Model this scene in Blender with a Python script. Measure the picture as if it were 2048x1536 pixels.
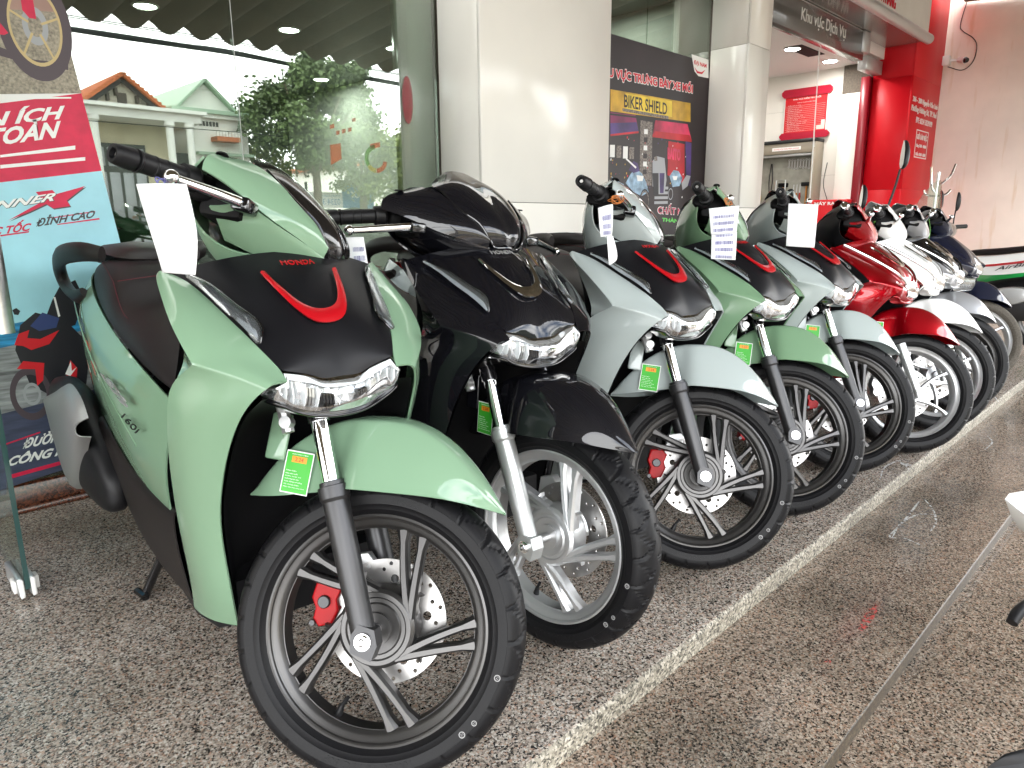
import bpy, bmesh, math, random
from mathutils import Vector, Matrix
R_ = math.radians
random.seed(7)
scene = bpy.context.scene
for o in list(bpy.data.objects):
    bpy.data.objects.remove(o)
COL = scene.collection

# ------------------------------------------------------------------ camera, sky, sun, exposure
CAM_H = 1.0316
cam_d = bpy.data.cameras.new('camera')
cam_d.sensor_width = 36.0
cam_d.lens = 1419.6 / 2048.0 * 36.0
cam_d.clip_start = 0.05
cam_d.clip_end = 2000.0
cam = bpy.data.objects.new('camera', cam_d)
COL.objects.link(cam)
cr, cd, cf = Vector((0.70202, -0.712114, -0.007847)), Vector((-0.160968, -0.147934, -0.97581)), Vector((0.693727, 0.686301, -0.21848))
mw = Matrix((( cr.x, -cd.x, -cf.x, 0.0), (cr.y, -cd.y, -cf.y, 0.0), (cr.z, -cd.z, -cf.z, CAM_H), (0, 0, 0, 1)))
cam.matrix_world = mw
scene.camera = cam

SUN_EL, SUN_AZ = R_(52), R_(-150)          # light comes from over the street
world = bpy.data.worlds.new('World')
scene.world = world
world.use_nodes = True
wn, wl = world.node_tree.nodes, world.node_tree.links
wn.clear()
w_out = wn.new('ShaderNodeOutputWorld')
w_bg = wn.new('ShaderNodeBackground')
w_bg.inputs['Strength'].default_value = 0.15
sky = wn.new('ShaderNodeTexSky')
sky.sky_type = 'NISHITA'
sky.sun_disc = False
sky.sun_elevation = SUN_EL
sky.sun_rotation = R_(90) - SUN_AZ
sky.air_density = 1.0
sky.dust_density = 3.0
sky.ozone_density = 1.0
# broken white cloud over the sky
w_tc = wn.new('ShaderNodeTexCoord')
w_map = wn.new('ShaderNodeMapping')
w_map.inputs['Scale'].default_value = (1.0, 1.0, 2.2)
w_noise = wn.new('ShaderNodeTexNoise')
w_noise.inputs['Scale'].default_value = 2.1
w_noise.inputs['Detail'].default_value = 7.0
w_noise.inputs['Roughness'].default_value = 0.55
w_ramp = wn.new('ShaderNodeValToRGB')
w_ramp.color_ramp.elements[0].position = 0.34
w_ramp.color_ramp.elements[1].position = 0.52
w_mix = wn.new('ShaderNodeMixRGB')
w_mix.inputs['Color2'].default_value = (11.5, 11.6, 11.6, 1)
wl.new(w_tc.outputs['Generated'], w_map.inputs['Vector'])
wl.new(w_map.outputs['Vector'], w_noise.inputs['Vector'])
wl.new(w_noise.outputs['Fac'], w_ramp.inputs['Fac'])
wl.new(w_ramp.outputs['Color'], w_mix.inputs['Fac'])
wl.new(sky.outputs['Color'], w_mix.inputs['Color1'])
wl.new(w_mix.outputs['Color'], w_bg.inputs['Color'])
wl.new(w_bg.outputs['Background'], w_out.inputs['Surface'])

sun_d = bpy.data.lights.new('sun', 'SUN')
sun_d.energy = 0.55
sun_d.angle = R_(25)
sun_d.color = (1.0, 0.96, 0.9)
sun = bpy.data.objects.new('sun', sun_d)
COL.objects.link(sun)
sd = Vector((math.cos(SUN_EL)*math.cos(SUN_AZ), math.cos(SUN_EL)*math.sin(SUN_AZ), math.sin(SUN_EL)))
sun.rotation_euler = sd.to_track_quat('Z', 'Y').to_euler()
sun.location = sd * 30

scene.view_settings.view_transform = 'Standard'
scene.view_settings.look = 'None'
scene.view_settings.gamma = 1.0
scene.view_settings.use_curve_mapping = False
scene.view_settings.exposure = 2.55
scene.render.engine = 'CYCLES'
cy = scene.cycles
cy.use_denoising = True
try:
    cy.denoiser = 'OPENIMAGEDENOISE'
except Exception:
    pass
cy.max_bounces = 10
cy.diffuse_bounces = 5
cy.glossy_bounces = 5
cy.transmission_bounces = 6
cy.transparent_max_bounces = 12
cy.caustics_reflective = False
cy.caustics_refractive = False
cy.sample_clamp_indirect = 6.0
cy.blur_glossy = 0.5

# ------------------------------------------------------------------ helpers
def tag(o, label=None, cat=None, group=None, kind=None):
    if label: o['label'] = label
    if cat: o['category'] = cat
    if group: o['group'] = group
    if kind: o['kind'] = kind
    return o

def thing(name, loc=(0, 0, 0), rz=0.0, label=None, cat=None, group=None):
    o = bpy.data.objects.new(name, None)
    o.empty_display_size = 0.1
    COL.objects.link(o)
    o.location = loc
    o.rotation_euler = (0, 0, rz)
    return tag(o, label, cat, group)

def link(name, me, mat=None, parent=None, mtx=None):
    o = bpy.data.objects.new(name, me)
    COL.objects.link(o)
    if mat is not None:
        if not me.materials:
            me.materials.append(mat)
        o.material_slots[0].link = 'OBJECT'
        o.material_slots[0].material = mat
    if parent: o.parent = parent
    if mtx is not None: o.matrix_local = mtx
    return o

def raw_mesh(verts, faces, smooth=True, sharp=None):
    me = bpy.data.meshes.new('m')
    me.from_pydata([tuple(v) for v in verts], [], faces)
    me.update()
    if smooth:
        me.polygons.foreach_set('use_smooth', [True]*len(me.polygons))
        if sharp is not None:
            me.set_sharp_from_angle(angle=R_(sharp))
    return me

def bake(me, mods, sharp=None):
    ob = bpy.data.objects.new('tmp', me)
    COL.objects.link(ob)
    for kind, kw in mods:
        m = ob.modifiers.new(kind, kind)
        for k, v in kw.items():
            setattr(m, k, v)
    dg = bpy.context.evaluated_depsgraph_get()
    out = bpy.data.meshes.new_from_object(ob.evaluated_get(dg), depsgraph=dg)
    bpy.data.objects.remove(ob)
    bpy.data.meshes.remove(me)
    if sharp is not None:
        out.polygons.foreach_set('use_smooth', [True]*len(out.polygons))
        out.set_sharp_from_angle(angle=R_(sharp))
    return out

def grid_faces(nr, nc, wrap=False, flip=False):
    f = []
    for i in range(nr-1):
        for j in range(nc if wrap else nc-1):
            k = (j+1) % nc
            q = (i*nc+j, i*nc+k, (i+1)*nc+k, (i+1)*nc+j)
            f.append(q[::-1] if flip else q)
    return f

def sheet(rows, subd=2, solid=0.0, mirror=False, flip=False, sharp=35, off=-1.0):
    """smooth open sheet through rows of points"""
    nr, nc = len(rows), len(rows[0])
    vs = [p for r in rows for p in r]
    me = raw_mesh(vs, grid_faces(nr, nc, flip=flip))
    mods = []
    if mirror: mods.append(('MIRROR', dict(use_axis=(False, True, False), merge_threshold=0.002)))
    if subd: mods.append(('SUBSURF', dict(levels=subd, render_levels=subd, boundary_smooth='PRESERVE_CORNERS')))
    if solid: mods.append(('SOLIDIFY', dict(thickness=solid, offset=off)))
    return bake(me, mods, sharp)

def loft(rings, subd=0, cap=True, sharp=40, mirror=False):
    nr, nc = len(rings), len(rings[0])
    vs = [tuple(p) for r in rings for p in r]
    f = grid_faces(nr, nc, wrap=True)
    if cap:
        f.append(tuple(range(nc))[::-1])
        f.append(tuple((nr-1)*nc+j for j in range(nc)))
    me = raw_mesh(vs, f)
    bm = bmesh.new(); bm.from_mesh(me)
    bmesh.ops.recalc_face_normals(bm, faces=bm.faces)
    bm.to_mesh(me); bm.free()
    mods = []
    if subd: mods.append(('SUBSURF', dict(levels=subd, render_levels=subd)))
    return bake(me, mods, sharp)

def fix(me):
    bm = bmesh.new(); bm.from_mesh(me)
    bmesh.ops.recalc_face_normals(bm, faces=bm.faces)
    bm.to_mesh(me); bm.free()
    return me

def flipy(me):
    m2 = me.copy()
    n = len(m2.vertices)
    co = [0.0]*(3*n)
    m2.vertices.foreach_get('co', co)
    for i in range(1, 3*n, 3): co[i] = -co[i]
    m2.vertices.foreach_set('co', co)
    m2.flip_normals()
    m2.update()
    return m2

def joinm(meshes, sharp=40):
    bm = bmesh.new()
    for m in meshes:
        bm.from_mesh(m)
    out = bpy.data.meshes.new('m')
    bm.to_mesh(out); bm.free()
    out.polygons.foreach_set('use_smooth', [True]*len(out.polygons))
    out.set_sharp_from_angle(angle=R_(sharp))
    return out

def catmull(pts, n=6, closed=False):
    P = [Vector(p) for p in pts]
    out = []
    m = len(P)
    rng = range(m if closed else m-1)
    for i in rng:
        p1, p2 = P[i], P[(i+1) % m]
        p0 = P[i-1] if (i > 0 or closed) else p1*2-p2
        p3 = P[(i+2) % m] if (i+2 < m or closed) else p2*2-p1
        for k in range(n):
            t = k/n
            out.append(0.5*((2*p1)+(p2-p0)*t+(2*p0-5*p1+4*p2-p3)*t*t+(3*p1-p0-3*p2+p3)*t*t*t))
    if not closed: out.append(P[-1].copy())
    return out

def tube(path, r, n=12, smooth=0, closed=False, flat=1.0, up=None, sharp=40):
    """swept tube; r is a number or a list, flat squashes along the frame's second axis"""
    rr = r if isinstance(r, (list, tuple)) else None
    P = [Vector(p) for p in path]
    if smooth:
        if rr:
            rp = catmull([(q, 0, 0) for q in rr], smooth, closed)
            rr = [q.x for q in rp]
        P = catmull(P, smooth, closed)
    m = len(P)
    rings = []
    T0 = None; N = None
    for i in range(m):
        a = P[i-1] if (i > 0 or closed) else P[i]
        b = P[(i+1) % m] if (i < m-1 or closed) else P[i]
        T = (b-a).normalized()
        if N is None:
            u = Vector(up) if up else (Vector((0, 0, 1)) if abs(T.z) < 0.9 else Vector((1, 0, 0)))
            N = (u - T*u.dot(T)).normalized()
        else:
            N = (N - T*N.dot(T)).normalized()
        B = T.cross(N)
        ri = rr[i] if rr else r
        rings.append([P[i] + (N*math.cos(2*math.pi*k/n) + B*math.sin(2*math.pi*k/n)*flat)*ri for k in range(n)])
    vs = [p for q in rings for p in q]
    f = grid_faces(m, n, wrap=True)
    if closed:
        for j in range(n):
            k = (j+1) % n
            f.append(((m-1)*n+j, (m-1)*n+k, k, j))
    else:
        f.append(tuple(range(n))[::-1]); f.append(tuple((m-1)*n+j for j in range(n)))
    return fix(raw_mesh(vs, f, True, sharp))

def lathe(prof, n=48, axis='y', closed=False, sharp=35):
    """prof: (radius, along-axis)"""
    vs = []; m = len(prof)
    for k in range(n):
        a = 2*math.pi*k/n
        c, s = math.cos(a), math.sin(a)
        for r, t in prof:
            if axis == 'y': vs.append((r*c, t, r*s))
            elif axis == 'x': vs.append((t, r*c, r*s))
            else: vs.append((r*c, r*s, t))
    f = []
    for k in range(n):
        k2 = (k+1) % n
        for j in range(m if closed else m-1):
            j2 = (j+1) % m
            f.append((k*m+j, k*m+j2, k2*m+j2, k2*m+j))
    me = raw_mesh(vs, f)
    bm = bmesh.new(); bm.from_mesh(me)
    bmesh.ops.remove_doubles(bm, verts=bm.verts, dist=1e-6)
    bmesh.ops.dissolve_degenerate(bm, edges=bm.edges, dist=1e-7)
    bmesh.ops.recalc_face_normals(bm, faces=bm.faces)
    bm.to_mesh(me); bm.free()
    me.polygons.foreach_set('use_smooth', [True]*len(me.polygons))
    me.set_sharp_from_angle(angle=R_(sharp))
    return me

def box(x0, x1, y0, y1, z0, z1, bev=0.0, seg=2):
    bm = bmesh.new()
    bmesh.ops.create_cube(bm, size=1.0)
    for v in bm.verts:
        v.co = Vector((x0+(x1-x0)*(v.co.x+.5), y0+(y1-y0)*(v.co.y+.5), z0+(z1-z0)*(v.co.z+.5)))
    if bev:
        bmesh.ops.bevel(bm, geom=bm.edges[:], offset=bev, segments=seg, profile=0.5, affect='EDGES')
    me = bpy.data.meshes.new('m')
    bm.to_mesh(me); bm.free()
    if bev:
        me.polygons.foreach_set('use_smooth', [True]*len(me.polygons))
        me.set_sharp_from_angle(angle=R_(50))
    return me

def xf(me, M):
    me.transform(M)
    return me

def poly(outer, holes=(), th=0.001, bev=0.0):
    """flat shape in x,y with holes, extruded th in z (front at +th)"""
    cu = bpy.data.curves.new('c', 'CURVE')
    cu.dimensions = '2D'
    cu.fill_mode = 'BOTH'
    cu.extrude = th/2
    cu.bevel_depth = bev
    for ring in [outer]+list(holes):
        sp = cu.splines.new('POLY')
        sp.points.add(len(ring)-1)
        for p, q in zip(sp.points, ring): p.co = (q[0], q[1], 0, 1)
        sp.use_cyclic_u = True
    ob = bpy.data.objects.new('tmp', cu)
    COL.objects.link(ob)
    dg = bpy.context.evaluated_depsgraph_get()
    me = bpy.data.meshes.new_from_object(ob.evaluated_get(dg), depsgraph=dg)
    bpy.data.objects.remove(ob); bpy.data.curves.remove(cu)
    me.materials.clear()
    me.transform(Matrix.Translation((0, 0, th/2)))
    return me

def text(s, size=1.0, th=0.001, shear=0.0, bold=0.0, space=1.0, align='LEFT', sx=1.0):
    cu = bpy.data.curves.new('t', 'FONT')
    cu.body = s
    cu.size = size
    cu.extrude = th/2
    cu.shear = shear
    cu.offset = bold
    cu.space_character = space
    cu.align_x = align
    cu.resolution_u = 3
    ob = bpy.data.objects.new('tmp', cu)
    COL.objects.link(ob)
    dg = bpy.context.evaluated_depsgraph_get()
    me = bpy.data.meshes.new_from_object(ob.evaluated_get(dg), depsgraph=dg)
    bpy.data.objects.remove(ob); bpy.data.curves.remove(cu)
    me.materials.clear()
    me.transform(Matrix.Diagonal((sx, 1, 1, 1)))
    me.transform(Matrix.Translation((0, 0, th/2)))
    return me

def extent(me):
    xs = [v.co.x for v in me.vertices]; ys = [v.co.y for v in me.vertices]
    return min(xs), max(xs), min(ys), max(ys)

def fit(me, bl, br, tl, out=None):
    """map a flat x,y mesh so that its box has corners bl, br, tl (3D); out = direction of +z"""
    x0, x1, y0, y1 = extent(me)
    bl, br, tl = Vector(bl), Vector(br), Vector(tl)
    ex = (br-bl)/(x1-x0); ey = (tl-bl)/(y1-y0)
    ez = Vector(out) if out else ex.cross(ey).normalized()
    M = Matrix(((ex.x, ey.x, ez.x, 0), (ex.y, ey.y, ez.y, 0), (ex.z, ey.z, ez.z, 0), (0, 0, 0, 1)))
    me.transform(Matrix.Translation(bl) @ M @ Matrix.Translation((-x0, -y0, 0)))
    return me

# facade frame: x along the row, z up, facing the street (-Y)
def face_mtx(x, y, z):
    return Matrix.Translation((x, y, z)) @ Matrix(((1, 0, 0, 0), (0, 0, -1, 0), (0, 1, 0, 0), (0, 0, 0, 1)))

def kids(o): return list(o.children)

def dup(o, parent=None):
    c = o.copy()
    COL.objects.link(c)
    c.parent = parent
    if parent: c.matrix_parent_inverse = Matrix()
    for ch in kids(o): dup(ch, c)
    return c

# ------------------------------------------------------------------ materials
def mat(name, col, rough=0.5, metal=0.0, coat=0.0, spec=0.5, emit=None, estr=0.0, alpha=1.0, trans=0.0, ior=1.45):
    m = bpy.data.materials.new(name)
    m.use_nodes = True
    b = m.node_tree.nodes['Principled BSDF']
    b.inputs['Base Color'].default_value = (*col, 1)
    b.inputs['Roughness'].default_value = rough
    b.inputs['Metallic'].default_value = metal
    b.inputs['Coat Weight'].default_value = coat
    b.inputs['Coat Roughness'].default_value = 0.03
    b.inputs['Specular IOR Level'].default_value = spec
    b.inputs['Transmission Weight'].default_value = trans
    b.inputs['IOR'].default_value = ior
    b.inputs['Alpha'].default_value = alpha
    if emit:
        b.inputs['Emission Color'].default_value = (*emit, 1)
        b.inputs['Emission Strength'].default_value = estr
    return m

def nodes(m):
    return m.node_tree.nodes, m.node_tree.links, m.node_tree.nodes['Principled BSDF']

def add_noise(m, scale, amt, bump=0.0, detail=4.0, rough_amt=0.0, coord='Object', stretch=None):
    """gentle colour variation (multiplied) and bump from one noise"""
    n, l, b = nodes(m)
    tc = n.new('ShaderNodeTexCoord')
    src = tc.outputs[coord]
    if stretch:
        mp = n.new('ShaderNodeMapping'); mp.inputs['Scale'].default_value = stretch
        l.new(src, mp.inputs['Vector']); src = mp.outputs['Vector']
    t = n.new('ShaderNodeTexNoise')
    t.inputs['Scale'].default_value = scale; t.inputs['Detail'].default_value = detail
    l.new(src, t.inputs['Vector'])
    if amt:
        base = b.inputs['Base Color'].default_value[:]
        r = n.new('ShaderNodeMapRange')
        r.inputs['From Min'].default_value = 0.3; r.inputs['From Max'].default_value = 0.7
        r.inputs['To Min'].default_value = 1-amt; r.inputs['To Max'].default_value = 1+amt*0.5
        l.new(t.outputs['Fac'], r.inputs['Value'])
        mx = n.new('ShaderNodeMixRGB'); mx.blend_type = 'MULTIPLY'; mx.inputs['Fac'].default_value = 1.0
        mx.inputs['Color1'].default_value = base
        l.new(r.outputs['Result'], mx.inputs['Color2'])
        l.new(mx.outputs['Color'], b.inputs['Base Color'])
    if bump:
        bp = n.new('ShaderNodeBump'); bp.inputs['Strength'].default_value = bump
        bp.inputs['Distance'].default_value = 0.002
        l.new(t.outputs['Fac'], bp.inputs['Height']); l.new(bp.outputs['Normal'], b.inputs['Normal'])
    if rough_amt:
        r2 = n.new('ShaderNodeMapRange')
        q = b.inputs['Roughness'].default_value
        r2.inputs['To Min'].default_value = max(0, q-rough_amt); r2.inputs['To Max'].default_value = q+rough_amt
        l.new(t.outputs['Fac'], r2.inputs['Value']); l.new(r2.outputs['Result'], b.inputs['Roughness'])
    return m

M = {}
def paint(name, col, flake=False):
    m = mat(name, col, rough=0.5 if not flake else 0.32, metal=0.0 if not flake else 0.65, coat=1.0, spec=0.08)
    M[name] = m
    return m
paint('paint_sage', (0.185, 0.305, 0.20))
paint('paint_moss', (0.145, 0.25, 0.15))
paint('paint_grey', (0.34, 0.39, 0.385))
paint('paint_black', (0.004, 0.004, 0.006))
paint('paint_red', (0.30, 0.001, 0.006), True)
paint('paint_white', (0.78, 0.79, 0.78))
paint('paint_silver', (0.42, 0.43, 0.45), True)
paint('paint_navy', (0.006, 0.008, 0.022))
M['panel_matte'] = add_noise(mat('panel_matte', (0.006, 0.006, 0.0075), rough=0.40, spec=0.28), 900, 0.0, 0.05)
M['plastic'] = add_noise(mat('plastic', (0.007, 0.007, 0.008), rough=0.45, spec=0.3), 1400, 0.0, 0.12)
M['plastic_deep'] = mat('plastic_deep', (0.003, 0.003, 0.0035), rough=0.6, spec=0.2)
M['plastic_brown'] = add_noise(mat('plastic_brown', (0.013, 0.0105, 0.010), rough=0.48, spec=0.3), 1200, 0.0, 0.1)
M['gloss_black'] = mat('gloss_black', (0.006, 0.006, 0.007), rough=0.12, coat=0.6)
M['rubber'] = add_noise(mat('rubber', (0.0065, 0.0065, 0.0075), rough=0.46, spec=0.22), 300, 0.25, 0.05)
M['rubber_dusty'] = add_noise(mat('rubber_dusty', (0.09, 0.08, 0.065), rough=0.8), 120, 0.4, 0.05)
M['rim_dark'] = add_noise(mat('rim_dark', (0.085, 0.083, 0.082), rough=0.36, metal=0.85), 500, 0.0, 0.03)
M['rim_silver'] = add_noise(mat('rim_silver', (0.55, 0.56, 0.57), rough=0.36, metal=0.75), 500, 0.0, 0.03)
M['fork_dark'] = mat('fork_dark', (0.055, 0.055, 0.057), rough=0.36, metal=0.7)
M['fork_silver'] = mat('fork_silver', (0.55, 0.57, 0.57), rough=0.35, metal=0.7)
M['chrome'] = mat('chrome', (0.86, 0.87, 0.88), rough=0.06, metal=1.0)
M['steel'] = add_noise(mat('steel', (0.62, 0.62, 0.62), rough=0.3, metal=0.95), 60, 0.1, 0.0)
M['disc_steel'] = add_noise(mat('disc_steel', (0.40, 0.39, 0.38), rough=0.34, metal=0.85), 40, 0.12)
M['red_caliper'] = mat('red_caliper', (0.55, 0.008, 0.012), rough=0.35, coat=0.5)
M['red_trim'] = mat('red_trim', (0.38, 0.003, 0.008), rough=0.32, coat=0.5)
M['seat_vinyl'] = add_noise(mat('seat_vinyl', (0.0095, 0.007, 0.0075), rough=0.5, spec=0.25), 900, 0.1, 0.25)
M['stitch'] = mat('stitch', (0.28, 0.012, 0.03), rough=0.7)
M['muffler_silver'] = add_noise(mat('muffler_silver', (0.33, 0.33, 0.33), rough=0.42, metal=0.55), 400, 0.05, 0.03)
M['screen_smoke'] = mat('screen_smoke', (0.010, 0.009, 0.009), rough=0.12, spec=0.6, coat=0.4)
M['sticker_white'] = mat('sticker_white', (0.80, 0.82, 0.80), rough=0.4)
M['sticker_green'] = mat('sticker_green', (0.045, 0.40, 0.03), rough=0.35)
M['sticker_orange'] = mat('sticker_orange', (0.75, 0.30, 0.02), rough=0.4)
M['paper'] = add_noise(mat('paper', (0.80, 0.82, 0.84), rough=0.8), 30, 0.03, 0.1)
M['ink'] = mat('ink', (0.12, 0.12, 0.30), rough=0.8)
M['wire_orange'] = mat('wire_orange', (0.50, 0.16, 0.03), rough=0.5)
M['wire_red'] = mat('wire_red', (0.5, 0.04, 0.03), rough=0.5)
M['print_white'] = mat('print_white', (0.82, 0.82, 0.80), rough=0.45)
M['print_red'] = mat('print_red', (0.62, 0.008, 0.03), rough=0.4)
M['print_grey'] = mat('print_grey', (0.055, 0.055, 0.06), rough=0.4)
M['silver_print'] = mat('silver_print', (0.5, 0.5, 0.5), rough=0.3, metal=0.6)
M['alu'] = mat('alu', (0.62, 0.63, 0.63), rough=0.35, metal=0.8)

def lens_mat():
    m = bpy.data.materials.new('clear_lens'); m.use_nodes = True
    n, l = m.node_tree.nodes, m.node_tree.links
    n.clear()
    out = n.new('ShaderNodeOutputMaterial')
    tr = n.new('ShaderNodeBsdfTransparent'); tr.inputs['Color'].default_value = (0.95, 0.97, 0.98, 1)
    gl = n.new('ShaderNodeBsdfGlossy'); gl.inputs['Roughness'].default_value = 0.02
    fr = n.new('ShaderNodeFresnel'); fr.inputs['IOR'].default_value = 1.5
    mr = n.new('ShaderNodeMath'); mr.operation = 'MULTIPLY_ADD'
    mr.inputs[1].default_value = 0.8; mr.inputs[2].default_value = 0.0
    mx = n.new('ShaderNodeMixShader')
    l.new(fr.outputs['Fac'], mr.inputs[0]); l.new(mr.outputs['Value'], mx.inputs['Fac'])
    l.new(tr.outputs['BSDF'], mx.inputs[1]); l.new(gl.outputs['BSDF'], mx.inputs[2])
    l.new(mx.outputs['Shader'], out.inputs['Surface'])
    return m
M['lens'] = lens_mat()

def window_glass(name, refl, tint):
    """tinted, coated shop glazing: fresnel-like mirror over a tinted see-through pane"""
    m = bpy.data.materials.new(name); m.use_nodes = True
    n, l = m.node_tree.nodes, m.node_tree.links
    n.clear()
    out = n.new('ShaderNodeOutputMaterial')
    tr = n.new('ShaderNodeBsdfTransparent'); tr.inputs['Color'].default_value = (*tint, 1)
    gl = n.new('ShaderNodeBsdfGlossy'); gl.inputs['Roughness'].default_value = 0.0
    gl.inputs['Color'].default_value = (0.97, 1.0, 0.96, 1)
    lw = n.new('ShaderNodeLayerWeight'); lw.inputs['Blend'].default_value = 0.25
    mr = n.new('ShaderNodeMapRange')
    mr.inputs['To Min'].default_value = refl; mr.inputs['To Max'].default_value = min(1, refl+0.5)
    mx = n.new('ShaderNodeMixShader')
    l.new(lw.outputs['Facing'], mr.inputs['Value']); l.new(mr.outputs['Result'], mx.inputs['Fac'])
    l.new(tr.outputs['BSDF'], mx.inputs[1]); l.new(gl.outputs['BSDF'], mx.inputs[2])
    l.new(mx.outputs['Shader'], out.inputs['Surface'])
    return m
M['glass_shop'] = window_glass('glass_shop', 0.16, (0.62, 0.70, 0.64))
M['glass_clear'] = window_glass('glass_clear', 0.05, (0.86, 0.92, 0.88))
M['glass_edge'] = mat('glass_edge', (0.02, 0.06, 0.055), rough=0.1)

def granite(name, tones, scale, rough, stain=0.35, warm=(1.0, 0.97, 0.93)):
    m = bpy.data.materials.new(name); m.use_nodes = True
    n, l, b = nodes(m)
    tc = n.new('ShaderNodeTexCoord')
    v = n.new('ShaderNodeTexVoronoi'); v.inputs['Scale'].default_value = scale
    nz = n.new('ShaderNodeTexNoise'); nz.inputs['Scale'].default_value = scale*0.9; nz.inputs['Detail'].default_value = 5
    ad = n.new('ShaderNodeVectorMath'); ad.operation = 'MULTIPLY_ADD'
    ad.inputs[1].default_value = (0.012, 0.012, 0.012)
    l.new(tc.outputs['Object'], nz.inputs['Vector'])
    l.new(nz.outputs['Color'], ad.inputs[0]); l.new(tc.outputs['Object'], ad.inputs[2])
    l.new(ad.outputs['Vector'], v.inputs['Vector'])
    sp = n.new('ShaderNodeSeparateColor')
    l.new(v.outputs['Color'], sp.inputs['Color'])
    rp = n.new('ShaderNodeValToRGB'); rp.color_ramp.interpolation = 'CONSTANT'
    els = rp.color_ramp.elements
    while len(els) > 1: els.remove(els[-1])
    els[0].position = 0; els[0].color = (*tones[0][1], 1)
    for p, c in tones[1:]:
        e = els.new(p); e.color = (*c, 1)
    l.new(sp.outputs['Red'], rp.inputs['Fac'])
    # large stains and dirt
    st = n.new('ShaderNodeTexNoise'); st.inputs['Scale'].default_value = 2.3; st.inputs['Detail'].default_value = 6
    l.new(tc.outputs['Object'], st.inputs['Vector'])
    sr = n.new('ShaderNodeValToRGB')
    sr.color_ramp.elements[0].position = 0.36; sr.color_ramp.elements[0].color = (1-stain, (1-stain)*0.95, (1-stain)*0.88, 1)
    sr.color_ramp.elements[1].position = 0.62; sr.color_ramp.elements[1].color = (*warm, 1)
    l.new(st.outputs['Fac'], sr.inputs['Fac'])
    mx = n.new('ShaderNodeMixRGB'); mx.blend_type = 'MULTIPLY'; mx.inputs['Fac'].default_value = 1
    l.new(rp.outputs['Color'], mx.inputs['Color1']); l.new(sr.outputs['Color'], mx.inputs['Color2'])
    l.new(mx.outputs['Color'], b.inputs['Base Color'])
    r2 = n.new('ShaderNodeMapRange')
    r2.inputs['To Min'].default_value = rough+0.12; r2.inputs['To Max'].default_value = max(0.03, rough-0.05)
    l.new(st.outputs['Fac'], r2.inputs['Value']); l.new(r2.outputs['Result'], b.inputs['Roughness'])
    bp = n.new('ShaderNodeBump'); bp.inputs['Strength'].default_value = 0.08; bp.inputs['Distance'].default_value = 0.001
    l.new(sp.outputs['Green'], bp.inputs['Height']); l.new(bp.outputs['Normal'], b.inputs['Normal'])
    b.inputs['Specular IOR Level'].default_value = 0.55
    return m
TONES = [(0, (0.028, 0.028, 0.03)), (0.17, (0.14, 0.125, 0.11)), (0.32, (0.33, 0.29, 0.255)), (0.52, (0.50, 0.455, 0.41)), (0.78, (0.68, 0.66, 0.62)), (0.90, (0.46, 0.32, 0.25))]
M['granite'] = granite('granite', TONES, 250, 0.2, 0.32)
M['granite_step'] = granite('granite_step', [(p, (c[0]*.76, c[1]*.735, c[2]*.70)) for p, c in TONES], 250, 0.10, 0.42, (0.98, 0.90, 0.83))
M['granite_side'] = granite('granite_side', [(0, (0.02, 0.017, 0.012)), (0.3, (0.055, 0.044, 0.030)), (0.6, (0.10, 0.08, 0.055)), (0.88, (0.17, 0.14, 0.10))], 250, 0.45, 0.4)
M['granite_rough'] = granite('granite_rough', [(0, (0.045, 0.042, 0.033)), (0.20, (0.17, 0.16, 0.13)), (0.45, (0.32, 0.30, 0.25)), (0.8, (0.50, 0.48, 0.42))], 190, 0.6, 0.4)
M['granite_brown'] = granite('granite_brown', [(0, (0.035, 0.012, 0.008)), (0.4, (0.11, 0.032, 0.018)), (0.8, (0.17, 0.055, 0.03))], 180, 0.2)
M['grout'] = add_noise(mat('grout', (0.11, 0.09, 0.07), rough=0.8), 60, 0.3, 0.2)

# ------------------------------------------------------------------ ground
YE1, YE2 = 0.818, 0.430          # fronts of the two steps
ZS, ZG = -0.062, -0.118          # lower tread, forecourt

def slabs(parent, xs, y0, y1, z0, z1, top, front, gap=0.003, nose=0.012):
    for a, b in zip(xs[:-1], xs[1:]):
        me = box(a+gap/2, b-gap/2, y0, y1, z0, z1, 0.0)
        bm = bmesh.new(); bm.from_mesh(me)
        bm.edges.ensure_lookup_table()
        e = [q for q in bm.edges if all(abs(v.co.y-y0) < 1e-5 and abs(v.co.z-z1) < 1e-5 for v in q.verts)]
        if nose: bmesh.ops.bevel(bm, geom=e, offset=nose, segments=4, profile=0.5, affect='EDGES')
        bm.to_mesh(me); bm.free()
        me.materials.append(top); me.materials.append(front)
        for p in me.polygons:
            p.material_index = 1 if p.normal.y < -0.25 else 0
        o = link('stone_slab', me)
        o.parent = parent
fl = link('floor', box(-9, 10.3, YE1+0.02, 3.04, ZG-0.3, -0.031), M['grout'])
tag(fl, kind='structure')
slabs(fl, [-9, -5.4, -3.6, -1.8, -0.35, 1.45, 3.25, 5.05, 6.85, 8.65, 10.165], YE1, 3.04, -0.03, 0.0, M['granite'], M['granite_rough'])
for (za, zb) in ((ZS-0.004, -0.033),):
    me = box(-9, 10.165, YE1+0.006, YE1+0.018, za, zb); me.materials.append(M['granite_rough'])
    o = link('riser_stone', me); o.parent = fl
st = link('step', box(-9, 10.3, YE2+0.02, YE1+0.018, ZG-0.3, ZS-0.031), M['grout'])
tag(st, kind='structure')
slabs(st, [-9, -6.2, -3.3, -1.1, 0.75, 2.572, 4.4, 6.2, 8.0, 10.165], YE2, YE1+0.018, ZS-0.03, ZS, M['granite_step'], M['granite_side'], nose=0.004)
me = box(-9, 10.165, YE2+0.005, YE2+0.018, ZG-0.004, ZS-0.033); me.materials.append(M['granite_side'])
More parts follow.
